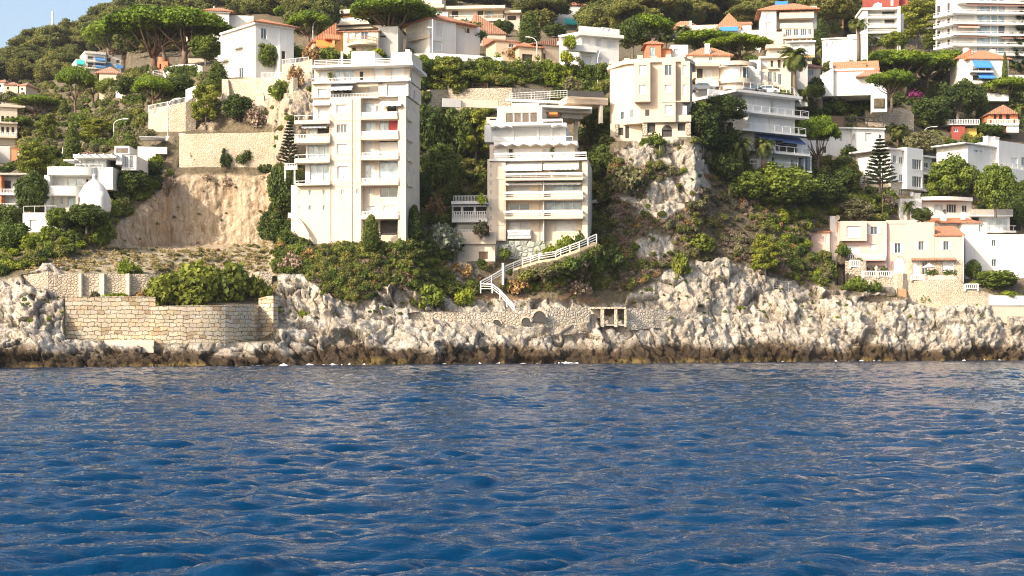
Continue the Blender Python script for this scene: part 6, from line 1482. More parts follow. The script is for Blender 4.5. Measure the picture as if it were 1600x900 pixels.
    fence_run('stair_railing', 'white stair railing zigzagging left below the middle block', [(785,421,432,208.5),(768,431,441,207.5),(751,440,452,206.5)], 'thick', 'white', group='white stair railings')
    fence_run('stair_railing', 'white stair railing running down right to the shore path', [(751,443,455,206.4),(769,444,455,206),(781,453,464,205.6),(803,477,489,204.6)], 'thick', 'white', group='white stair railings')
    wall_run('gate_post', 'white post where the two stair flights meet below the middle block', 'post', [(784,411,434,208.4),(787.5,411,434,208.4)], 'white', 0.35)
    # terraces of the pink house
    Yp = 239.5
    wall_run('terrace_wall', 'rubble terrace wall with weep holes under the right part of the pink house', 'retaining wall', [(1418,437,475,240.2),(1450,437,478,239.6),(1497,436,478,239.6),(1512,451,478,239.8),(1540,456,478,240),(1556,462,482,240.5)], 'palewall', 1.0, foot=2)
    wall_run('terrace_parapet', 'pink parapet of the terrace under the pink house', 'parapet', [(1450,429.5,437,239.9),(1494,429.5,437,239.9)], 'pink', 0.4)
    wall_run('terrace_wall', 'rubble terrace wall below the balustrades, left of the round bastion', 'retaining wall', [(1321,408,425,240.5),(1346,408,432,240.3),(1347,432.5,448,240),(1398,432,450,239.8)], 'rubblewall', 0.8, foot=2)
    wall_run('bastion', 'pale round-fronted stone bastion between balustrade and pink parapet', 'bastion', [(1397,428,452,239.9),(1401,427,462,239.2),(1411,427,462,239.2),(1418,428,452,240)], 'palewall', 1.2, foot=2)
    for x0,x1,yt,yb,Y,lb in ((1328,1343,407,417,240.3,'short white balustrade highest at the left of the terrace'),(1348,1368,424,432,239.9,'white balustrade left of the little stone urn'),(1372,1392,424,432,239.8,'white balustrade right of the little stone urn'),(1424,1444,430,437,239.8,'small white balustrade beside the round bastion'),(1508,1528,444,451.5,239.6,'white balustrade below the long white wall')):
        fence_run('balustrade', lb, [(x0,yt,yb,Y),(x1,yt,yb,Y)], 'balus', 'white', group='white balustrades', cat='balustrade')
    e = tag(empty('stone_urn', at(1369.5,424,239.9)), 'little pale stone urn between two balustrades', 'urn'); m = MB(); m.lathe([(.22,0),(.1,.15),(.3,.45),(.34,.6),(.2,.75),(.05,.95)],10); m.build('vase',MAT['dressed'],e,True); m = MB(); m.box(-.28,.28,-.28,.28,-.9,-.003); m.build('plinth',MAT['dressed'],e)
    wall_run('white_wall', 'long low white capped wall at the right end above the rocks', 'wall', [(1546,461.5,468,240),(1600,462,468,240.5),(1680,462,468,242)], 'white', 0.6)
    wall_run('pink_tinted_wall', 'weathered pinkish wall under the low white capped wall', 'wall', [(1550,468.3,496,240.2),(1600,468.3,496,240.7),(1680,468.3,496,242)], 'beige', 0.8, foot=1)
    fence_run('mesh_fence', 'wire mesh fence with posts on the rocks left of the wooden gate', [(1314,448,462,238.4),(1360,447,462,238.2),(1402,447,463,238)], 'bars', 'metal_grey', cat='fence', group='railings')
    wall_run('fence_base', 'low grey stone wall under the wire mesh fence', 'wall', [(1345,462.3,472,238),(1402,463.3,474,237.8)], 'rubblewall', 0.5)
    q = House('wooden_gate', 'light wooden gate panel at the end of the mesh fence', 'gate', 1409, 470, 237.7, 0); q.part('gate_panel',1403.5,452,1416,469,0,0.12,'wood_light'); q.part('gate_post',1402,450,1403.3,470,-.05,.15,'wood'); q.part('gate_post',1416.2,450,1417.4,470,-.05,.15,'wood'); q.done()
    fence_run('mesh_fence', 'faint wire fence on the rocks left of the scrub, near the outcrop', [(1208,438,450),(1232,440,452)], 'mesh', 'metal_grey', cat='fence', group='railings')
    fence_run('garden_railing', 'white railing at the foot of the tall thin-trunked pine', [(1268,272,283,258),(1302,272,283,258)], 'bars', group='railings')
    wall_run('garden_wall', 'white garden wall under the railing by the thin-trunked pine', 'wall', [(1256,283,290,258.3),(1304,283,292,258.3)], 'white', 0.4, foot=2)
    # gazebo, parasol, dishes, mast, cars
    e = tag(empty('gazebo', at(932,345,232)), 'small white canvas gazebo in the dark gully right of the middle block', 'gazebo'); m = MB(); m.add([(-1.35,-1.2,3.05),(1.35,-1.2,3.05),(1.35,1.2,3.05),(-1.35,1.2,3.05),(0,0,3.6)],[(0,1,4),(1,2,4),(2,3,4),(3,0,4)]); m.box(-1.3,1.3,-1.15,1.15,2.8,3.04); m.build('canopy',MAT['awning_white'],e)
    for x,y in ((-1.2,-1.1),(1.2,-1.1),(1.2,1.1),(-1.2,1.1),(0.4,-1.1)): m = MB(); m.box(x-.06,x+.06,y-.06,y+.06,-2.5,2.79); m.build('post',MAT['metal_white'],e)
    m = MB(); m.box(-1.14,-.75,-1.05,-1.0,.2,2.79); m.build('curtain',MAT['awning_grey'],e); m = MB(); m.box(-1.5,1.6,-1.5,1.6,-.35,0); m.build('deck',MAT['concrete'],e)
    e = tag(empty('parasol', at(1452,437,240.7)), 'open white parasol on the terrace in front of the pink house', 'parasol'); m = MB(); m.tube([(0,0,0),(0,0,2.9)],0.04,6); m.build('pole',MAT['metal_white'],e); m = MB(); m.lathe([(1.25,2.05),(0.7,2.4),(.03,2.75)],8); m.build('canopy',MAT['awning_white'],e)
    def dish(px,py,Y,r,lb,mt='metal_white',az=0.3):
        e = tag(empty('satellite_dish', at(px,py,Y), az), lb, 'satellite dish', 'satellite dishes on the roofs'); k = r*Y/F; m = MB(); m.lathe([(.01,0),(k*.5,.06*k),(k*.85,.2*k),(k,.3*k)],14); m.v = [(x,-z,y*cos(.3)) for x,y,z in m.v]; m.build('reflector',MAT[mt],e,True); m = MB(); m.tube([(0,0.05,-k*1.3),(0,.05,0),(0,-.9*k,-.1*k)],0.03,5); m.build('mast',MAT['metal_grey'],e)
    dish(944.5,47.5,262,4,'left one of two satellite dishes on the white cube house'); dish(953,48,262,4,'right one of two satellite dishes on the white cube house'); dish(1308,340,243.5,4.2,'yellowed satellite dish on the pink house roof','sand'); dish(1424,303,262,4,'satellite dish standing on the curved-roof house roof','metal_grey'); dish(1109,80,262,2.2,'tiny satellite dish by the chimney of the rounded villa','metal_grey'); dish(1475.5,330,254,3,'dark satellite dish on the small tiled villa chimney','metal_dark')
    e = tag(empty('radio_mast', at(82,70,600)), 'thin white radio mast rising above the wooded ridge against the sky', 'mast'); m = MB(); k = 600/F; m.tube([(0,0,-4),(0,0,34*k)],[.75,.6],8); m.build('lattice_base',MAT['metal_white'],e); m = MB(); m.tube([(0,0,34*k),(0,0,52*k)],[.45,.4],8); m.build('antenna',MAT['metal_white'],e)
    def car(px,py,Y,mt,lb):
        e = tag(empty('parked_car', at(px,py,Y)), lb, 'car', 'cars parked on the deck'); m = MB(); prof = [(-2.1,.35),(2.1,.35),(2.15,.75),(1.3,.92),(.75,1.42),(-.95,1.45),(-1.7,.98),(-2.15,.85)]; n = len(prof)
        m.add([(x,-.85,z) for x,z in prof]+[(x,.85,z) for x,z in prof],[tuple(range(n)),tuple(range(2*n-1,n-1,-1))]+[(i,i+n,(i+1)%n+n,(i+1)%n) for i in range(n)]); m.build('body',mt,e)
        m = MB(); m.add([(1.15,-.86,.97),(.7,-.86,1.36),(-.9,-.86,1.38),(-1.5,-.86,1.0)],[(0,1,2,3)]); m.build('side_window',MAT['glass'],e)
        for x in (-1.35,1.35):
            for y in (-.86,.7): m = MB(); m.tube([(x,y,.33),(x,y+.18,.33)],.33,12); m.build('wheel',MAT['metal_dark'],e)
    car(1178,147.5,250,plain('dark_car_paint',(.06,.06,.07),.3,.05),'dark parked car on the deck, left of the white one'); car(1198,147.5,250,plain('white_car_paint',(.7,.7,.7),.3,.05),'white parked car behind the deck railing'); car(1098,143.5,250.6,plain('grey_car_paint',(.16,.17,.18),.3,.05),'grey car under the balcony of the rounded villa')
walls()
for a in ((178,216,186,16,'curved white street lamp low on the left slope beside the pavilion'),(262.5,213,154,13,'curved white street lamp in front of the stepped terrace wall'),(489,72,30,13,'curved street lamp left of the gabled cottage'),(839,98,58,-12,'curved street lamp with left arm by the low tan house'),(934,139,79,6,'tall street lamp at the right end of the hedge'),(98,246,227,6,'small curved lamp among the trees above the curved villa'),(1445,219,198,14,'street lamp with a right arm in the dark garden by the red house')): lamp(*a)
for a in ((1379,345,263,12,'dark wooden lamp pole in front of the shaded villa'),(1350.5,300,274,6,'pale lamp post left of the dark wooden pole'),(1521,312,273,4,'lonely dark lamp pole right of the curved-roof house'),(1541-228,20,-10,8,'thin lamp post beside the yellow house')): lamp(*a, mat='wood' if 'dark' in a[4] else 'metal_grey', style='straight')
lamp(676,86,30,-2,'tall pale lamp post in front of the tiled roof villa',258,style='straight'); lamp(673.5,138,97,2,'pale lamp post at the left end of the hedge',255,style='straight'); lamp(1448.5,330-112,193,10,'short wooden pole lamp behind the street lamp in the dark garden',style='straight',mat='wood') if False else None
# houses and walls cut their own platforms into the slope
for px0,Y0,px1,Y1,t0,t1,f0,f1 in CUTS:
    if px1-px0 < 0.5: continue
    i0, i1 = np.searchsorted(PXS, px0-1.0), np.searchsorted(PXS, px1+1.0)
    for i in range(i0, i1):
        t = min(1, max(0, (PXS[i]-px0)/(px1-px0))); Yf = Y0+(Y1-Y0)*t; tp = t0+(t1-t0)*t; ft = f0+(f1-f0)*t
        up = (PYS < ft-0.5) & (PYS > tp); YY[i,up] = np.maximum(YY[i,up], Yf+0.7)
        dn = (PYS >= ft-0.5) & (PYS < 556); YY[i,dn] = np.minimum(YY[i,dn], Yf-0.25+np.maximum(0,PYS[dn]-ft-14)*0.12)
CUTM = np.abs(YY-G0[...,1]) > 0.01
for _ in range(2):
    Yb = YY.copy(); Yb[1:-1] = (YY[:-2]+2*YY[1:-1]+YY[2:])/4
    YY = np.where(soft(CUTM,1) > 0.02, Yb, YY)
XX = (GX-800)/F*YY; ZZ = lift(YY)
m_cut = soft(CUTM, 2)

# relief: rounded masses split by fissures on the shore; ribs on the quarry face; lumps on the slope
jx = XX*0.94+ZZ*0.34; jz = ZZ*0.94-XX*0.34            # the beds dip to the left
A1,A2,idA,exA,ezA = worley(jx/4.6+0.5*fbm(XX/3,YY/3,ZZ/3,2,1), YY/5.0, jz/6.5+0.4*fbm(XX/4,YY/4,ZZ/4,2,8), 11)
B1,B2,idB,exB,ezB = worley(jx/1.2+0.5*fbm(XX/1.5,YY/1.5,ZZ/1.5,2,2), YY/1.6, jz/2.2, 31)
fis = lambda a,b,w: 1-np.clip((b-a)/w, 0, 1)
ridge = lambda f: 1-2*np.abs(f)
tl = lambda i,k: (np.sin(i*917.3)*k, np.cos(i*613.7)*k)
tax, taz = tl(idA,1.5); tbx, tbz = tl(idB,0.75)
masses = (idA-0.5)*2.2+1.3*tax*exA+1.3*taz*ezA-1.0*fis(A1,A2,0.05)+(idB-0.5)*0.7+tbx*exB+tbz*ezB-0.35*fis(B1,B2,0.09)
masses += 1.3*fbm(XX/9, YY/9, ZZ/9, 3, 3)+0.35*ridge(fbm(jx/1.4, YY/1.4, jz/2.0, 3, 5))+(0.25+0.95*np.clip(fbm(XX/6,YY/6,ZZ/6,2,15)*1.8+0.5,0,1))*fbm(XX/0.8, YY/0.8, ZZ/0.7, 4, 6)
masses *= 0.68
ribs = 0.5*fbm(XX/0.9, YY/0.9, ZZ/4, 4, 61)+0.45*fbm(XX/0.8,YY/0.8,ZZ/0.8,3,64)+0.9*fbm(XX/5, YY/5, ZZ/12, 3, 62)+0.3*ridge(fbm(XX/2.2, YY/2.2, ZZ/5, 3, 63))-0.2*fis(B1,B2,0.1)
lumps = 0.55*fbm(XX/4, YY/4, ZZ/4, 4, 71)
far = np.clip((YY-330)/120, 0, 1)
rsh = np.clip((GY-545)/20, 0, 1)
disp = masses*(m_rock*(1.0-0.5*m_walk)+0.9*m_s+0.75*m_c)+ribs*(0.8*m_q+0.4*m_c)+lumps*(1-allrock)*(1-m_w)
disp += far*5*fbm(XX/40, YY/40, ZZ/40, 4, 81)
disp *= (1-0.9*m_w)*(1-0.6*m_cut)
YY = YY-disp*np.where(allrock > 0.3, 0.85, 0.3)
ZZ = ZZ+disp*np.where(allrock > 0.3, 0.42, 0.7)
XX = XX+0.4*allrock*fbm(XX/1.3,YY/1.3,ZZ/1.3,3,91)

V = np.stack([XX,YY,ZZ], -1).reshape(-1,3)
I = np.arange(nx*ny).reshape(nx,ny)
Fq = np.stack([I[:-1,:-1],I[1:,:-1],I[1:,1:],I[:-1,1:]], -1).reshape(-1,4)
land = np_mesh('hillside', V, Fq, False)
def vattr(me, name, arr):
    a = me.attributes.new(name, 'FLOAT', 'POINT'); a.data.foreach_set('value', arr.astype(np.float32).ravel())
sandm = inside([(40,425),(100,408),(200,385),(300,386),(430,376),(430,440),(260,440),(250,428),(100,428)], GX, GY)
red = inside([(690,480),(720,470),(760,455),(800,462),(860,470),(900,452),(940,470),(880,480),(760,490)], GX, GY)
vattr(land, 'rock', np.clip(m_rock+m_c*0.9+m_s, 0, 1)); vattr(land, 'quarry', np.clip(m_q+m_c*0.5,0,1))
vattr(land, 'sand', soft(sandm|rubble,4)); vattr(land, 'red', soft(red,5)*0.7)
crev = np.clip(fis(A1,A2,0.08)*0.7+fis(B1,B2,0.09)*0.45,0,1)
vattr(land, 'crack', crev)

def attr(nt, name):
    a = N(nt, 'ShaderNodeAttribute'); a.attribute_name = name; return a.outputs['Fac']
def land_material():
    m, nt, b = new_mat('hillside')
    g = N(nt, 'ShaderNodeNewGeometry'); sp = N(nt, 'ShaderNodeSeparateXYZ'); nt.links.new(g.outputs['Position'], sp.inputs[0])
    n1 = noise(nt, 0.5, 8, 0.65); n2 = noise(nt, 2.2, 8, 0.7); n3 = noise(nt, 0.13, 5, 0.6); n4 = noise(nt, 0.6, 6, 0.7, stretch=(2.5,2.5,0.35))
    soil = ramp(nt, n2.outputs['Fac'], [(0.3,(0.10,0.08,0.045)),(0.5,(0.18,0.145,0.09)),(0.7,(0.27,0.22,0.15))]).outputs['Color']
    sand = ramp(nt, n2.outputs['Fac'], [(0.3,(0.25,0.20,0.115)),(0.5,(0.44,0.37,0.25)),(0.68,(0.60,0.53,0.41))]).outputs['Color']
    redc = ramp(nt, n2.outputs['Fac'], [(0.3,(0.30,0.16,0.08)),(0.7,(0.46,0.29,0.17))]).outputs['Color']
    rock = ramp(nt, n1.outputs['Fac'], [(0.26,(0.42,0.345,0.26)),(0.40,(0.58,0.505,0.41)),(0.56,(0.72,0.655,0.555)),(0.74,(0.79,0.745,0.66))]).outputs['Color']
    rock = mixc(nt, 0.5, rock, ramp(nt, n2.outputs['Fac'], [(0.3,(0.72,0.68,0.62)),(0.55,(1,1,1))]).outputs['Color'], 'MULTIPLY')
    rock = mixc(nt, ramp(nt, n3.outputs['Fac'], [(0.45,(0,0,0)),(0.7,(0.4,)*3)]).outputs['Color'], rock, (0.56,0.43,0.28))
    q = ramp(nt, n4.outputs['Fac'], [(0.25,(0.24,0.135,0.07)),(0.40,(0.46,0.33,0.205)),(0.56,(0.62,0.50,0.355)),(0.8,(0.70,0.63,0.51))]).outputs['Color']
    # tide marks: brown-black weed and lichen over ochre, edges wandering
    zz = N(nt, 'ShaderNodeMath', operation='MULTIPLY_ADD'); nt.links.new(n3.outputs['Fac'], zz.inputs[0]); zz.inputs[1].default_value = -6.0; nt.links.new(sp.outputs['Z'], zz.inputs[2])
    z2 = N(nt, 'ShaderNodeMath', operation='MULTIPLY_ADD'); nt.links.new(n2.outputs['Fac'], z2.inputs[0]); z2.inputs[1].default_value = -1.5; nt.links.new(zz.outputs[0], z2.inputs[2])
    mr = N(nt, 'ShaderNodeMapRange'); nt.links.new(z2.outputs[0], mr.inputs['Value']); mr.inputs['From Min'].default_value = -4.2; mr.inputs['From Max'].default_value = -0.35
    tide = ramp(nt, mr.outputs[0], [(0.0,(0.20,0.14,0.05)),(0.10,(0.13,0.09,0.035)),(0.17,(0.07,0.047,0.026)),(0.5,(0.088,0.061,0.037)),(0.7,(0.17,0.125,0.08)),(1.0,(0.4,0.33,0.25))]).outputs['Color']
    tfac = ramp(nt, mr.outputs[0], [(0.60,(1,1,1)),(0.9,(0,0,0))]).outputs['Color']
    rock = mixc(nt, attr(nt,'crack'), rock, mixc(nt, 0.55, rock, (0.16,0.12,0.08)))
    def cracks(size, flat, wid):
        dn = noise(nt, 0.9/size, 4, 0.6); mp = N(nt, 'ShaderNodeMapping'); mp.inputs['Scale'].default_value = (1/size, 1/size, flat/size); mp.inputs['Rotation'].default_value = (0, RAD(-14), 0)
        va = N(nt, 'ShaderNodeVectorMath', operation='MULTIPLY_ADD'); va.inputs[1].default_value = (size*0.9,)*3; nt.links.new(dn.outputs['Color'], va.inputs[0]); nt.links.new(g.outputs['Position'], va.inputs[2])
        nt.links.new(va.outputs[0], mp.inputs['Vector']); v = N(nt, 'ShaderNodeTexVoronoi', feature='DISTANCE_TO_EDGE'); v.inputs['Scale'].default_value = 1.0; nt.links.new(mp.outputs['Vector'], v.inputs['Vector'])
        e = ramp(nt, v.outputs['Distance'], [(0.0,(1,1,1)),(wid,(0,0,0))]).outputs['Color']
        k = ramp(nt, noise(nt, 0.35/size, 3, 0.6).outputs['Fac'], [(0.38,(0,0,0)),(0.58,(1,1,1))]).outputs['Color']
        return mixc(nt, 1.0, e, k, 'MULTIPLY')
    ck = mixc(nt, 1.0, cracks(2.6, 0.5, 0.06), cracks(1.0, 0.6, 0.08), 'LIGHTEN')
    rock = mixc(nt, ck, rock, mixc(nt, 0.52, rock, (0.10,0.075,0.05)))
    q = mixc(nt, cracks(3.2, 0.32, 0.05), q, mixc(nt, 0.65, q, (0.16,0.09,0.05)))
    rock = mixc(nt, tfac, rock, tide)
    c = mixc(nt, attr(nt,'sand'), soil, sand); c = mixc(nt, attr(nt,'red'), c, redc)
    c = mixc(nt, attr(nt,'rock'), c, rock); c = mixc(nt, attr(nt,'quarry'), c, q)
    nt.links.new(c, b.inputs['Base Color']); b.inputs['Roughness'].default_value = 0.95; b.inputs['Specular IOR Level'].default_value = 0.2
    n5 = noise(nt, 1.4, 10, 0.72)
    bump(nt, b, n5.outputs['Fac'], 1.0, 0.7)
    return m
tag(link_mesh('hillside', land, land_material()), kind='structure')

GP = np.stack([XX,YY,ZZ],-1)

# ---------------------------------------------------------------- the sea
def sea():
    ys = [4.0]
    while ys[-1] < 275: ys.append(ys[-1]+max(0.07, ys[-1]*0.0042))
    ys = np.array(ys); side = 0.56*np.exp(np.linspace(0.012, math.log(70), 130)); ang = np.concatenate([-side[::-1], np.linspace(-0.56, 0.56, 800), side])
    Y, A = np.meshgrid(ys, ang, indexing='ij'); X = A*Y
    step = np.maximum(0.07, Y*0.0042); step = np.maximum(step, np.abs(np.gradient(ang))[None,:]*Y*0.6)
    R = np.random.default_rng(3)
    Z = np.zeros_like(X); DX = np.zeros_like(X); DY = np.zeros_like(X)
    lam = np.exp(np.linspace(math.log(0.18), math.log(5.2), 110))
    gust = 0.78+0.5*np.clip(fbm(X/16+0.3*Y/16, Y/11, X*0, 3, 44)*1.6+0.3, -0.4, 1)
    for L in lam:
        th = RAD(-74)+R.normal(0, 0.44)              # running towards the viewer and to the right
        k = 2*pi/L; ph = R.uniform(0, 2*pi)
        a = 0.0075*L**0.80*math.exp(-(L/3.4)**2)*R.uniform(0.4,1.4)
        a = a*np.clip((L/step-1.9)/1.2, 0, 1)
        # wave groups, so that no train runs on unbroken
        g = (0.30+1.15*np.clip(vnoise(X/(L*3.6)+R.uniform(0,99), Y/(L*2.2), X*0+L*7, 5)*1.1+0.42, 0, 1.4))*gust*(1+1.0*np.clip((Y-45)/80,0,1))
        arg = k*(X*cos(th)+Y*sin(th))+ph+0.6*vnoise(X/(L*2.2), Y/(L*2.2), X*0+L*3, 9)
        Z += a*g*np.sin(arg); DX -= a*g*cos(th)*np.cos(arg)*1.35; DY -= a*g*sin(th)*np.cos(arg)*1.35
    P = np.stack([X+DX, Y+DY, Z], -1); n, k = X.shape
    I = np.arange(n*k).reshape(n,k)
    Q = np.stack([I[:-1,:-1],I[:-1,1:],I[1:,1:],I[1:,:-1]], -1).reshape(-1,4)
    V = P.reshape(-1,3); base = len(V)
    S = 5000.0; zb = -0.35
    V = np.concatenate([V, [(-S,-S,zb),(S,-S,zb),(S,S,zb),(-S,S,zb)]])
    Q = np.concatenate([Q, [[base,base+1,base+2,base+3]]])
    me = np_mesh('sea', V, Q, True)
    m, nt, b = new_mat('sea_water')
    b.inputs['Base Color'].default_value = (0.0004,0.027,0.076,1)
    b.inputs['Roughness'].default_value = 0.04; b.inputs['IOR'].default_value = 1.333
    n1 = noise(nt, 2.6, 6, 0.6, stretch=(0.6,1.9,1.0))
    n2 = noise(nt, 9.0, 4, 0.6)
    n3 = noise(nt, 0.85, 5, 0.62, stretch=(0.7,1.7,1.0))
    mx = mixc(nt, 0.5, mixc(nt, 0.3, n1.outputs['Color'], n2.outputs['Color']), n3.outputs['Color'])
    b.inputs['Specular IOR Level'].default_value = 0.16
    bump(nt, b, mx, 0.55, 0.26)
    tag(link_mesh('sea', me, m), kind='structure')
    # white water where the swell breaks on the rocks
    mb = MB(); R = np.random.default_rng(17)
    for k in range(80):
        px = R.uniform(-20,1620); c = R.choice([160,500,690,880,1090,1370,1565,320]); px = px if R.random() < .35 else c+R.normal(0,28)
        Y = shore(px)-R.uniform(-0.3,0.6); x = (px-800)/F*Y; w_ = R.uniform(.1,.7); n = 7; h = R.uniform(.05,.3)
        rg = [(x+w_*cos(2*pi*i/n)*R.uniform(.6,1.3), Y+.45*w_*sin(2*pi*i/n)*R.uniform(.6,1.3)) for i in range(n)]
        mb.add([(a_,b_,.02) for a_,b_ in rg]+[(x+R.uniform(-.1,.1),Y,h)], [(i,(i+1)%n,n) for i in range(n)])
    tag(mb.build('sea_foam', MAT['foam']), 'white foam where the swell meets the dark rocks', 'foam', kind='stuff')
sea()
# ================================================================ trees and shrubs one can tell apart
def hedge(px0, px1, foot, top, label, leaf='mid', Y=None, depth=1.6, bumpy=0.12, name='hedge'):
    R = np.random.default_rng(int(px0*7+top)); a = np.array(at(px0,foot,Y)) if Y else ground(px0,foot); b = np.array(at(px1,foot,Y)) if Y else ground(px1,foot)
    h = (foot-top)/F*a[1]; Ln = np.linalg.norm((b-a)[:2]); cl = []; n = max(4,int(Ln/0.55)); o = a.copy()
    for k in range(n):
        for q in range(max(1,int(h/0.7))):
            p = a+(b-a)*(k+R.random())/n-o; hh = h*(1+bumpy*R.normal())
            cl.append((p[0],p[1]+R.uniform(0,depth),p[2]+min(hh*0.92,0.35+(q+R.random()*.8)*hh/max(1,int(h/0.7))),0.55,0.55,0.5))
    me = clumps_mesh(name, cl, 26, 0.15, R, 0.6, 0.1); o_ = link_mesh(name, me, L[leaf]); o_.location = tuple(o); return tag(o_, label, 'hedge', 'garden hedges')
T = plant
def garden():
    U = 'umbrella'
    T(U,196,112,20,122,'leftmost umbrella pine of the big bright grove on the hill',var=4); T(U,238,112,-6,142,'tallest central umbrella pine of the big bright grove, top at the frame edge',var=4); T(U,290,106,0,128,'rightmost umbrella pine of the big grove, beside the pale villa',var=4); T(U,258,110,14,110,'umbrella pine with several trunks in the middle of the big grove',var=2); T(U,172,110,48,58,'small low umbrella pine at the left edge of the big grove',var=3)
    T(U,118,180,102,56,'small reddish-trunked pine below the distant hotel',var=3); T(U,146,164,116,46,'small open pine just right of the reddish-trunked pine',var=1); T(U,240,186,117,58,'pine with a bare bent trunk left of the short palm',var=0); T('palm',258,166,124,52,'short palm with an orange trunk below the pine grove',var=2)
    T(U,58,186,149,72,'dark flat pine above the arched palace on the left',var=3); T(U,28,216,180,46,'dark pine beside the arched palace wing',var=1); T('aleppo',72,224,177,28,'thin small pine right of the arched palace'); T('aleppo',148,226,188,54,'yellow-green bushy pine above the curved villa'); T('cypress',100,184,152,15,'dark columnar tree in the woods above the arched palace'); T('cypress',113,256,190,26,'tall dark column-shaped tree left of the white pavilion',var=1)
    T('lollipop',322,104,53,48,'round dark clipped tree between the pine grove and the white villa'); T('cypress',340,142,95,36,'dark egg-shaped tree in front of the white villa',var=1); T('lollipop',413,116,66,42,'round dark tree against the shaded side of the white villa')
    T('aleppo',322,204,130,46,'loose grey-green tree growing in front of the villa wall'); T('broadleaf',374,192,148,50,'dark bush tree at the foot of the villa buttresses'); T('bush_dry',398,196,162,44,'brown dry shrub right of the dark bush under the buttresses'); T('bush_rust',462,130,92,34,'tall brown dry shrub clinging to the rock left of the cream tower'); T('bush_mid',438,150,118,42,'green shrub hanging on the rock face left of the cream tower'); T('bush_dry',352,240,205,36,'dry shrub below the foot of the retaining wall') if False else None
    T('mid_tree',305,118,103,30,'low dark clipped hedge tree on the round terrace') if False else None
    hedge(258,308,122,106,'dark clipped hedge beneath the pine grove, along the curved terrace wall','dark')
    T('broadleaf',200,150,120,44,'dark round tree beside the lone white pillar'); T('broadleaf',282,150,118,50,'dark tree right of the short palm'); T('mid_tree',170,150,122,36,'green tree left of the lone white pillar') 
    T(U,484,72,10,66,'dark rounded pine behind the curved lamp, right of the white villa',var=4); T(U,452,52,4,50,'dark pine just behind the white villa roof',var=2); T('bush_bright',452,92,66,44,'green garden shrub right of the white villa'); T('bush_rust',487,96,66,34,'reddish oleander shrub by the grey garden wall'); T('bush_mid',520,92,70,44,'green garden shrubs beneath the orange awning'); T('bush_mid',557,92,76,30,'small green shrub under the curved balcony'); T('bush_bright',588,90,72,36,'bright shrub left of the leaning pine trunk'); T('bush_bright',640,86,72,32,'bright shrub under the dark garden pergola') 
    T(U,612,86,-8,128,'big open pine standing right above the cream tower roof',var=0); T(U,640,84,12,80,'second dark pine leaning right behind the open pine',var=2); T('cypress',697,26,-12,14,'slim cypress behind the orange hip roof'); T('open_tree',722,86,34,76,'dark spreading cedar in front of the shaded villa with the hip roof'); T('broadleaf',785,60,34,34,'dark tree beside the sloping tiled gable'); T('bush_rust',792,92,70,30,'reddish shrub at the end of the white parapet wall')
    T('aleppo',703,166,86,62,'leaning pine with pale bare branches in front of the hedge'); T('lollipop',752,136,118,36,'small clipped olive-green shrub by the trellis fence'); T('bush_pink',793,118,104,26,'pink flowering shrub in the hedge'); T('bush_bright',796,126,110,30,'bright yellow-green shrub in the hedge')
    hedge(654,690,136,92,'tall dark green hedge directly right of the cream tower'); hedge(690,742,134,95,'long dense hedge behind the leaning pine','dark'); hedge(742,792,134,94,'bright dense hedge under the white parapet wall','mid'); hedge(795,850,132,96,'flowering garden hedge below the tan houses','mid'); hedge(850,905,136,99,'garden hedge under the white cube house','bright'); hedge(905,955,138,101,'right end of the garden hedge, left of the turreted villa','mid'); T('bush_olive',893,146,118,32,'grey green shrub hanging over the railing of the roof terrace')
    T('cypress',827,68,16,34,'dark tall conifer left of the tower house',var=1); T('palm',843,54,22,26,'far palm left of the white tower house',var=0); T('open_tree',937,52,18,56,'dark flat cedar behind the white cube house'); T('broadleaf',868,60,38,36,'dark trees left of the white cube house roof'); T('bush_bright',891,72,50,22,'yellow ivy on the left wall of the white cube house',Y=258); T('bush_bright',884,96,76,26,'lower clump of yellow ivy beside the white cube house',Y=258)
    T(U,1013,92,12,78,'tall round-topped bright pine behind the turreted villa',var=4); T('open_tree',988,94,28,56,'dark grey-green tree left of the round-topped pine'); T('palm',1040,84,50,42,'palm just right of the round-topped pine',var=0); T('palm',1066,76,42,36,'pale palm left of the wide flat pine',var=0); T(U,1104,102,47,98,'wide flat bright pine above the rounded villa',var=1,Y=284); T(U,1152,104,56,96,'right half of the wide flat pine, lower and broader',var=3,Y=280)
    T('open_tree',1133,206,146,64,'dark open-crowned tree in front of the shaded terrace house',Y=238); T('broadleaf',1098,238,158,56,'dark tree right of the turreted villa'); T('broadleaf',1128,252,190,56,'dark tree at the left foot of the shaded terrace house',Y=240); T('open_tree',933,240,166,50,'olive dark tree in the gully left of the turreted villa'); T('broadleaf',940,290,225,46,'dark bush tree low in the gully by the gazebo')
    # dark gully between the two blocks
    T('broadleaf',668,246,160,54,'dark tree in the shade right of the cream tower'); T('broadleaf',690,300,222,60,'dark tree deep in the gully between the blocks'); T('aleppo',742,258,166,56,'bright loose pine at the left top of the middle block'); T('broadleaf',716,250,168,50,'dark tree behind the loose pine in the gully'); T('broadleaf',655,330,262,44,'dark bush tree against the shaded side of the cream tower'); T('cypress',647,374,318,26,'rusty column-shaped shrub at the right foot of the cream tower'); T('bush_white',693,392,340,58,'white-flowering bush low in the gully'); T('bush_rust',680,345,300,34,'brown dry shrub in the middle of the gully'); T('cypress',707,320,258,20,'slim bright shrub beside the annex') ; T('bush_red',752,366,338,26,'red bougainvillea growing on the annex terraces',Y=209.5); T('bush_bright',754,316,300,18,'small bright shrub on the annex roof terrace',Y=211)
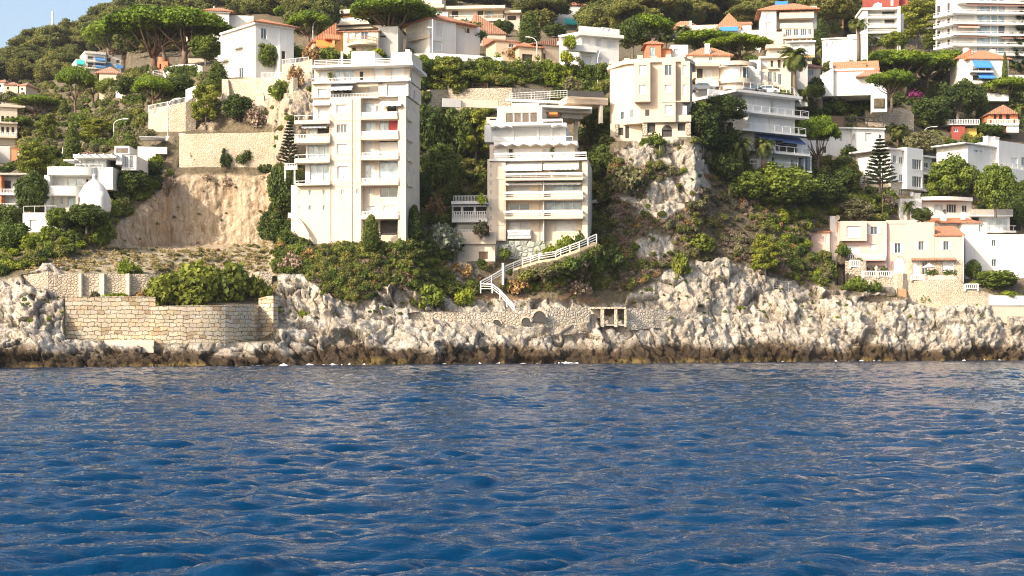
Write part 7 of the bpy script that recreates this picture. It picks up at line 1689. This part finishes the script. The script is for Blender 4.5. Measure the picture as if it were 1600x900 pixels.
    T('cypress',580,388,334,28,'dark ivy-like column shrub before the dark opening of the cream tower',var=1,Y=200.4); T('broadleaf',446,344,252,54,'dark bushes filling the gap between quarry and cream tower'); T('norfolk',452,262,186,34,'dark ragged conifer beside the cream tower balconies'); T('broadleaf',428,384,330,50,'dark bush under the dark gap left of the cream tower')
    # left garden round the curved villa
    T('open_tree',183,300,250,40,'green open tree right of the curved villa'); T('broadleaf',208,310,262,52,'dark shrubs behind the white dome'); T('cypress',206,280,242,12,'thin cypress in front of the white pavilion'); T('broadleaf',236,280,250,36,'dark bush under the white pavilion'); T('mid_tree',90,360,324,34,'round green bush in front of the railed garage terrace',Y=199); T('broadleaf',136,360,318,58,'green bush growing under the white dome',Y=200); T('aleppo',54,286,220,56,'bright pine tree above the grey house'); T('broadleaf',50,340,268,48,'dark tree between the grey house and the curved villa'); T('mid_tree',22,395,345,50,'green bushes below the grey house'); T('bush_bright',58,390,356,50,'bright palm-like shrubs under the garage terrace'); T('broadleaf',10,360,318,40,'dark tree at the lower left edge'); T('mid_tree',75,258,226,36,'green tree over the curved villa roof'); T('bush_pink',138,244,237,18,'small pink bougainvillea above the curved villa') ; T('bush_bright',245,262,240,30,'bright shrub right of the pavilion steps'); T('bush_mid',160,380,332,48,'scrub bush hanging over the left end of the quarry')
    for x,y,t,w_,k,lb in ((303,256,228,18,'bush_mid','small green plant on the left part of the long retaining wall'),(318,258,236,16,'bush_mid','second small green plant on the long retaining wall'),(352,262,232,24,'bush_dark','dark creeper on the middle of the long retaining wall'),(385,256,232,36,'bush_dark','green creeper on the right part of the long retaining wall'),(262,300,268,36,'bush_dry','brown dry shrub on the left rim of the quarry'),(355,288,270,28,'bush_dry','brown dry shrub on the right rim of the quarry'),(325,282,268,18,'bush_dry','small dry shrub on the middle rim of the quarry')): T(k,x,y,t,w_,lb)
    # sea wall garden
    for x,y,t,w_,lb in ((262,474,416,78,'left dark pine shrub spilling over the sea wall'),(312,470,400,92,'tallest dark pine shrub on top of the sea wall'),(362,470,404,78,'broad dark pine shrub on the right of the sea wall top'),(296,478,440,74,'low dark pine shrub at the very edge of the sea wall'),(402,468,424,44,'dark pine shrub beside the stone block')): T('bush_pine' if w_ != 78 else 'bush_pine',x,y,t,w_,lb,group='dark pine shrubs above the sea wall')
    T('bush_bright',203,430,400,36,'bright yellow-green bush on the sand above the pier wall'); T('bush_olive',149,464,452,16,'little round shrub before the pier wall'); T('bush_bright',182,464,456,44,'low bright ground shrub on the sea wall terrace'); T('bush_straw' if False else 'bush_rust',222,464,452,28,'low dry shrub on the sea wall terrace'); T('bush_bright',728,478,446,36,'bright green shrub left of the white stair flights'); T('bush_bright',475,492,482,16,'lone small green shrub on the rubble slope'); T('agave_blue',509,424,404,22,'blue-green agave below the cream tower'); T('bush_mid',672,480,440,56,'bright round bush on the rocks below the gully')
    # spur and right slope
    T('agave',1033,246,226,48,'cluster of yellow-edged agaves under the turreted villa',var=0); T('agave_blue',1028,230,212,24,'blue agave right under the turreted villa arch'); T('agave',1060,222,206,30,'pale agave at the right foot of the turreted villa'); T('bush_mid',1018,228,203,34,'green shrub in front of the turreted villa arch'); T('bush_olive',985,300,252,58,'round grey-green shrub on the left of the rock spur'); T('bush_pine',1092,392,364,56,'low spreading bright pine shrub on the dry slope'); T('bush_pine',1062,432,392,30,'bright pine shrub beside the white outcrop'); T('aleppo',1196,440,372,44,'young yellow-green pine right of the white rock outcrop')
    for x,y,t,w_,lb in ((1140,306,288,26,'pale agave on the slope under the shaded terrace house'),(1162,308,290,30,'second pale agave right of the first on the slope'),(1245,412,396,30,'agave on the slope above the outcrop'),(1296,432,406,34,'large agave at the left of the pink house terrace'),(1258,416,400,24,'small agave beside the large one near the pink house')): T('agave',x,y,t,w_,lb)
    T('palm',1157,262,212,46,'short palm left of two at the foot of the shaded terrace house',var=2,Y=239); T('palm',1193,258,214,48,'short palm right of two at the foot of the shaded terrace house',var=2,Y=241); T('broadleaf',1128,290,238,52,'dark round bush left of the two short palms'); T('mid_tree',1222,330,258,96,'large green bush mass under the shaded terrace house'); T('mid_tree',1168,318,266,62,'green bush below the two short palms'); T('broadleaf',1286,330,276,66,'dark bush tree right of the large green bush mass'); T('olive_tree',1332,352,308,58,'grey-green tree above the pink house'); T('broadleaf',1318,306,262,50,'dark tree beside the white garden wall'); T('bush_dry',1385,330,300,34,'dry bare shrub by the wooden lamp pole'); T('palm',1419,344,312,28,'small palm-like shrub left of the curved-roof house',var=2,Y=252); T('broadleaf',1440,348,324,30,'dark shrub below the curved-roof house',Y=252); T('yellow_tree',1308,362,330,0.1+34,'yellow-flowering tree at the left of the pink house',Y=250)
    T(U,1277,276,181,64,'small umbrella pine with a tall thin pale trunk beside the terrace house',var=3,Y=254); T('norfolk',1375,296,211,54,'tall dark tiered pine in front of the shaded villa',Y=252); T('palm',1403,234,196,38,'palm behind the shaded villa roof',var=0)
    T('palm',1242,150,76,58,'large dark palm left of the gabled house',var=0,Y=255); T('palm',1285,104,70,34,'palm with pale crown above the small tiled house',var=0); T('palm',1341,96,27,38,'tallest palm with a thin bare trunk on the right',var=1); T('palm',1356,86,54,20,'small palm beside the tall bare-trunked palm',var=0); T('palm',1370,88,60,22,'small palm right of the tall bare-trunked palm',var=0)
    T('cypress',1283,76,30,24,'dark conifer right of the balconied villa',var=1); T('mid_tree',1325,56,4,54,'green tree between the yellow house and the white apartments'); T('broadleaf',1300,60,26,34,'dark tree below the yellow house'); T('palm',1296,34,4,24,'palm in front of the yellow house',var=0); T('aleppo',1433,76,4,56,'tall green pine left of the large apartments'); T('broadleaf',1386,64,38,32,'dark tree under the white apartments'); T('aleppo',1455,84,52,30,'thin pine at the foot of the large apartments'); T('mid_tree',1398,78,50,40,'green tree right of the white apartments')
    T(U,1410,150,66,104,'left half of the large twin-crowned pine',var=4); T(U,1480,140,78,92,'right half of the large twin-crowned pine',var=0); T(U,1448,146,82,90,'middle crown of the large twin-crowned pine',var=2); T(U,1381,136,76,54,'small crown on the left edge of the twin-crowned pine',var=1); T(U,1393,170,107,70,'pine with a pale trunk on the round stone wall',var=1,Y=276); T('yellow_tree',1320,162,103,50,'yellow-green tree in front of the gabled house'); T('broadleaf',1348,172,120,50,'dark tree between the gabled house and the round stone wall'); T('broadleaf',1273,154,132,32,'dark shrub under the large palm',Y=262); T('bush_mid',1300,180,150,46,'green shrubs below the gabled house'); T('bush_mid',1345,182,152,50,'green shrub left of the round stone wall top'); T('bush_pink',1430,156,136,26,'purple bougainvillea under the twin-crowned pine'); T('bush_pink',1396,162,150,18,'purple flowers beside the pale-trunked pine'); T('broadleaf',1455,200,150,56,'dark reddish tree in the shady garden'); T('open_tree',1496,196,126,76,'wide grey-green tree left of the dark cypress'); T('cypress',1535,192,130,20,'dark fat cypress above the red house'); T('cypress',1513,114,84,6,'thin cypress at the left corner of the blue awnings'); T('cypress',1562,128,88,8,'thin left cypress of a pair right of the blue awnings'); T('cypress',1570,140,80,9,'thin taller right cypress of a pair beside the blue awnings')
    T('lollipop',1522,86,54,34,'round clipped tree left of a pair before the large apartments'); T('lollipop',1556,88,53,42,'round clipped tree right of a pair before the large apartments'); T('norfolk',1594,126,-8,62,'huge dark conifer at the right frame edge'); T(U,1563,178,120,88,'flat spreading pine above the red terraces',var=3); T('palm',1594,150,128,30,'palm at the right edge beside the flat pine',var=2); T('palm',1590,190,160,34,'palm right of the red terraces',var=2); T('mid_tree',1484,312,244,66,'green tree right of the shaded villa'); T('mid_tree',1556,332,256,60,'light green tree in front of the chimneyed house',Y=252); T('broadleaf',1520,300,262,34,'dark tree left of the chimneyed house'); T('broadleaf',1596,360,300,40,'dark tree at the right edge above the white wall'); T('olive_tree',1440,252,204,60,'grey tree in the dark garden right of the pergola house'); T('mid_tree',1545,216,192,44,'green bushes in front of the red terraces') 
    T('lollipop',1555,458,421,66,'flat clipped dark tree against the white house wall',Y=243.5); T('bush_mid',1519,446,436,13,'small round clipped shrub by the right balustrade',Y=242.5); T('bush_bright',1577,464,452,34,'low bright clipped shrub above the white capped wall',Y=241.8); T('broadleaf',1520,440,405,24,'dark shrub in the corner between pink and white houses',Y=245.5); T('bush_red',1362,432,412,24,'red-leaved shrub behind the balustrade',Y=241.2); T('bush_dark',1380,430,414,18,'dark shrub behind the right balustrade',Y=241.2); T('bush_bright',1340,415,400,22,'bright shrub at the top balustrade',Y=242); T('bush_mid',1447,470,452,22,'green shrub on the terrace wall by the wooden gate'); T('bush_mid',1338,452,428,40,'green shrub under the left balustrades'); T('bush_mid',1365,456,434,30,'green shrub right below the stone urn')
    hedge(1449,1466,430,426.5,'small clipped box hedge left on the pink parapet','dark',Y=240.1,depth=0.3); hedge(1474,1495,430,425.5,'small clipped box hedge right on the pink parapet','dark',Y=240.1,depth=0.3)
    for x,y,t,w_,k,lb in ((858,398,378,26,'bush_bright','bright shrub right of the green stone base of the middle block'),(884,392,362,30,'bush_mid','green shrub against the right foot of the middle block'),(905,386,360,22,'bush_dark','dark shrub at the right end of the middle block'),(838,404,386,18,'agave','pale cactus-like plant by the green stone base'),(788,402,385,22,'bush_mid','small green shrub before the middle block steps')): T(k,x,y,t,w_,lb,Y=211.8)
    for x,y,t,w_,k,lb in ((842,440,412,44,'bush_olive','grey-green shrub below the sloping stair railing'),(875,436,402,50,'bush_dark','dark green shrub below the middle of the sloping stair railing'),(915,430,392,56,'bush_mid','large green shrub at the right end of the sloping stair railing'),(905,462,430,44,'bush_dry','grey-brown dry shrub above the three-bay shelter'),(812,458,432,40,'bush_rust','rusty shrub right of the zigzag stair'),(955,420,380,50,'bush_dark','dark bush between the stair and the rock spur'),(485,410,384,40,'bush_rust','rusty brown shrub at the left foot of the cream tower'),(455,425,392,44,'bush_dry','pale dry shrub left of the cream tower foot'),(720,430,404,40,'bush_rust','brown shrub under the annex')): T(k,x,y,t,w_,lb)
    T('palm',863,248,228,12,'little potted palm on the long terrace of the middle block',var=2,Y=213.3); T('palm',516,127,112,12,'little potted palm on the top balcony of the cream tower',var=2,Y=203.9)
    for x,y,t,w_,k,lb in ((824,436,417,34,'bush_maquis','low green shrub beneath the lower end of the sloping stair railing'),(849,430,410,36,'bush_olive','grey-green shrub touching the sloping stair railing from below'),(872,426,406,32,'bush_maquis','olive shrub under the middle of the sloping stair railing'),(894,418,397,34,'bush_mid','green shrub under the upper part of the sloping stair railing'),(917,410,389,36,'bush_dark','dark shrub under the top end of the sloping stair railing'),(932,400,380,30,'bush_maquis','shrub at the very top end of the sloping stair railing')): T(k,x,y,t,w_,lb,Y=209.6)
garden()

# ================================================================ cover nobody could count
ALLP = [(-60,100),(1660,100),(1660,470),(-60,470)]
def cover():
    sand = [(30,428),(95,405),(170,386),(300,388),(430,380),(432,470),(100,470),(98,440)]
    dry = [(940,300),(975,215),(1090,215),(1130,300),(1250,330),(1310,400),(1330,446),(1180,436),(1060,412),(980,462),(930,440)]
    low = [(430,372),(470,376),(640,384),(720,410),(790,420),(930,380),(960,380),(960,455),(900,452),(800,458),(700,462),(640,470),(560,472),(480,452),(432,430)]
    left = [(-60,225),(60,235),(190,290),(280,262),(250,300),(160,380),(90,405),(30,425),(-60,440)]
    upl = [(-60,95),(170,105),(300,108),(340,140),(290,200),(240,215),(200,240),(60,240),(-60,240)]
    gully = [(632,130),(770,140),(765,420),(630,400)]
    gully2 = [(905,165),(960,165),(962,385),(905,380)]
    gap = [(405,225),(470,225),(470,385),(425,385)]
    upr = [(1085,90),(1600,100),(1660,120),(1660,350),(1500,350),(1300,360),(1250,330),(1130,300),(1090,230)]
    mid = [(640,85),(960,85),(960,170),(640,170)]
    lr = [(1230,325),(1320,330),(1320,455),(1240,440),(1180,430),(1200,330)]
    scatter('scrub', ['bush_mid','bush_bright','bush_maquis','bush_dark'], pick(520,[left,lr]), 0.32, 0.95, 'green scrub covering the lower slopes beside the curved villa and pink house', 'scrub')
    scatter('hillside_scrub', ['bush_maquis','bush_mid','bush_olive'], pick(620,[upl]), 0.5, 1.15, 'dense olive-green scrub covering the upper left slope', 'scrub', leafmat=None)
    scatter('shaded_scrub', ['bush_dark','bush_maquis'], pick(520,[gully,gully2,gap]), 0.4, 1.1, 'dark scrub filling the gullies beside the apartment blocks', 'scrub')
    scatter('slope_scrub', ['bush_maquis','bush_mid','bush_dark','bush_maquis','bush_rust','bush_dry'], pick(950,[low],avoid=[[(795,398),(880,380),(945,350),(950,425),(880,438),(795,455)],[(745,438),(790,405),(792,440),(770,450),(812,490),(795,490)]]), 0.2, 0.78, 'mixed green and rusty scrub on the slope below the apartment blocks', 'scrub')
    scatter('dry_scrub', ['bush_dry','bush_maquis','bush_dry','bush_rust','bush_olive','bush_dry','bush_dry'], pick(800,[dry],rock_max=0.6), 0.22, 0.85, 'grey-brown dry scrub on the rocky spur and the slope right of it', 'scrub')
    scatter('garden_scrub', ['bush_dark','bush_mid','bush_maquis'], pick(900,[upr,mid]), 0.45, 1.2, 'green garden undergrowth between the upper houses', 'scrub')
    scatter('dry_grass', ['bush_dry','bush_maquis','bush_olive','bush_rust'], pick(260,[sand],clear=2), 0.10, 0.42, 'sparse tufts and low shrubs on the sandy terrace', 'grass', zs=(0.5,0.9))
    scatter('straw_tufts', ['straw_tuft'], pick(700,[sand],clear=2), 0.3, 0.8, 'straw-coloured dry grass on the sandy terrace under the quarry', 'grass')
    rocky = [(-40,440),(100,450),(430,470),(640,455),(1000,455),(1160,412),(1600,470),(1600,500),(1000,500),(640,500),(430,500),(100,520),(-40,500)]
    scatter('rock_plants', ['bush_mid','bush_olive','bush_bright'], pick(170,[rocky],rock_max=2,clear=1), 0.10, 0.30, 'small plants growing in cracks of the white rocks', 'plants')
    scatter('quarry_plants', ['bush_dry','bush_maquis'], pick(34,[QUARRY],rock_max=2,clear=1), 0.10, 0.28, 'small dry tufts on the bare quarry face', 'plants')
    scatter('cliff_plants', ['bush_dry','bush_maquis','bush_mid'], pick(90,[CLIFF,CLIFF,[(962,215),(1100,215),(1100,430),(975,430)]],rock_max=2,clear=1), 0.2, 0.6, 'tufts of scrub clinging to the bare rock faces', 'plants')
make_bush('straw_tuft', 95, 0.9, 1.2, 'straw', 5, 40, 0.09, 1.4, False, 0.5)
cover()
def forest():
    R = np.random.default_rng(99); pts = []
    while len(pts) < 1500:
        x = R.uniform(-120,1720); y = R.uniform(-38, np.interp(x,[-120,120,200,330,480,640,1000,1350,1720],[150,120,100,70,60,40,60,30,30]))
        top = np.interp(x,[-200,0,60,100,130,160,200,240,270],[112,106,86,74,62,47,31,16,2])
        if y < top+4: continue
        if any(c[0]-3 < x < c[2]+3 and c[4]-3 < y < c[6]+6 for c in CUTS): continue
        pts.append(ground(x,y)-np.array((0,0,0.5)))
    scatter('wooded_hill', ['broadleaf','mid_tree','broadleaf','umbrella','aleppo'], pts, 0.75, 1.45, 'dense dark wood covering the hill behind the houses', 'wood', leafmat=L['forest'], zs=(0.7,1.15))
forest()
# ================================================================ the air between
def haze():
    mb = MB(); mb.box(-900, 900, -60, 800, -2.0, 260)
    m = bpy.data.materials.new('haze'); m.use_nodes = True; nt = m.node_tree; nt.nodes.clear()
    out = N(nt, 'ShaderNodeOutputMaterial'); v = N(nt, 'ShaderNodeVolumePrincipled')
    v.inputs['Color'].default_value = (0.93,0.95,1.0,1); v.inputs['Density'].default_value = 0.00007; v.inputs['Anisotropy'].default_value = 0.15
    nt.links.new(v.outputs[0], out.inputs['Volume'])
    o = mb.build('haze', m); tag(o, 'pale sea air between the boat and the wooded hill', 'haze', kind='stuff'); return o
haze()
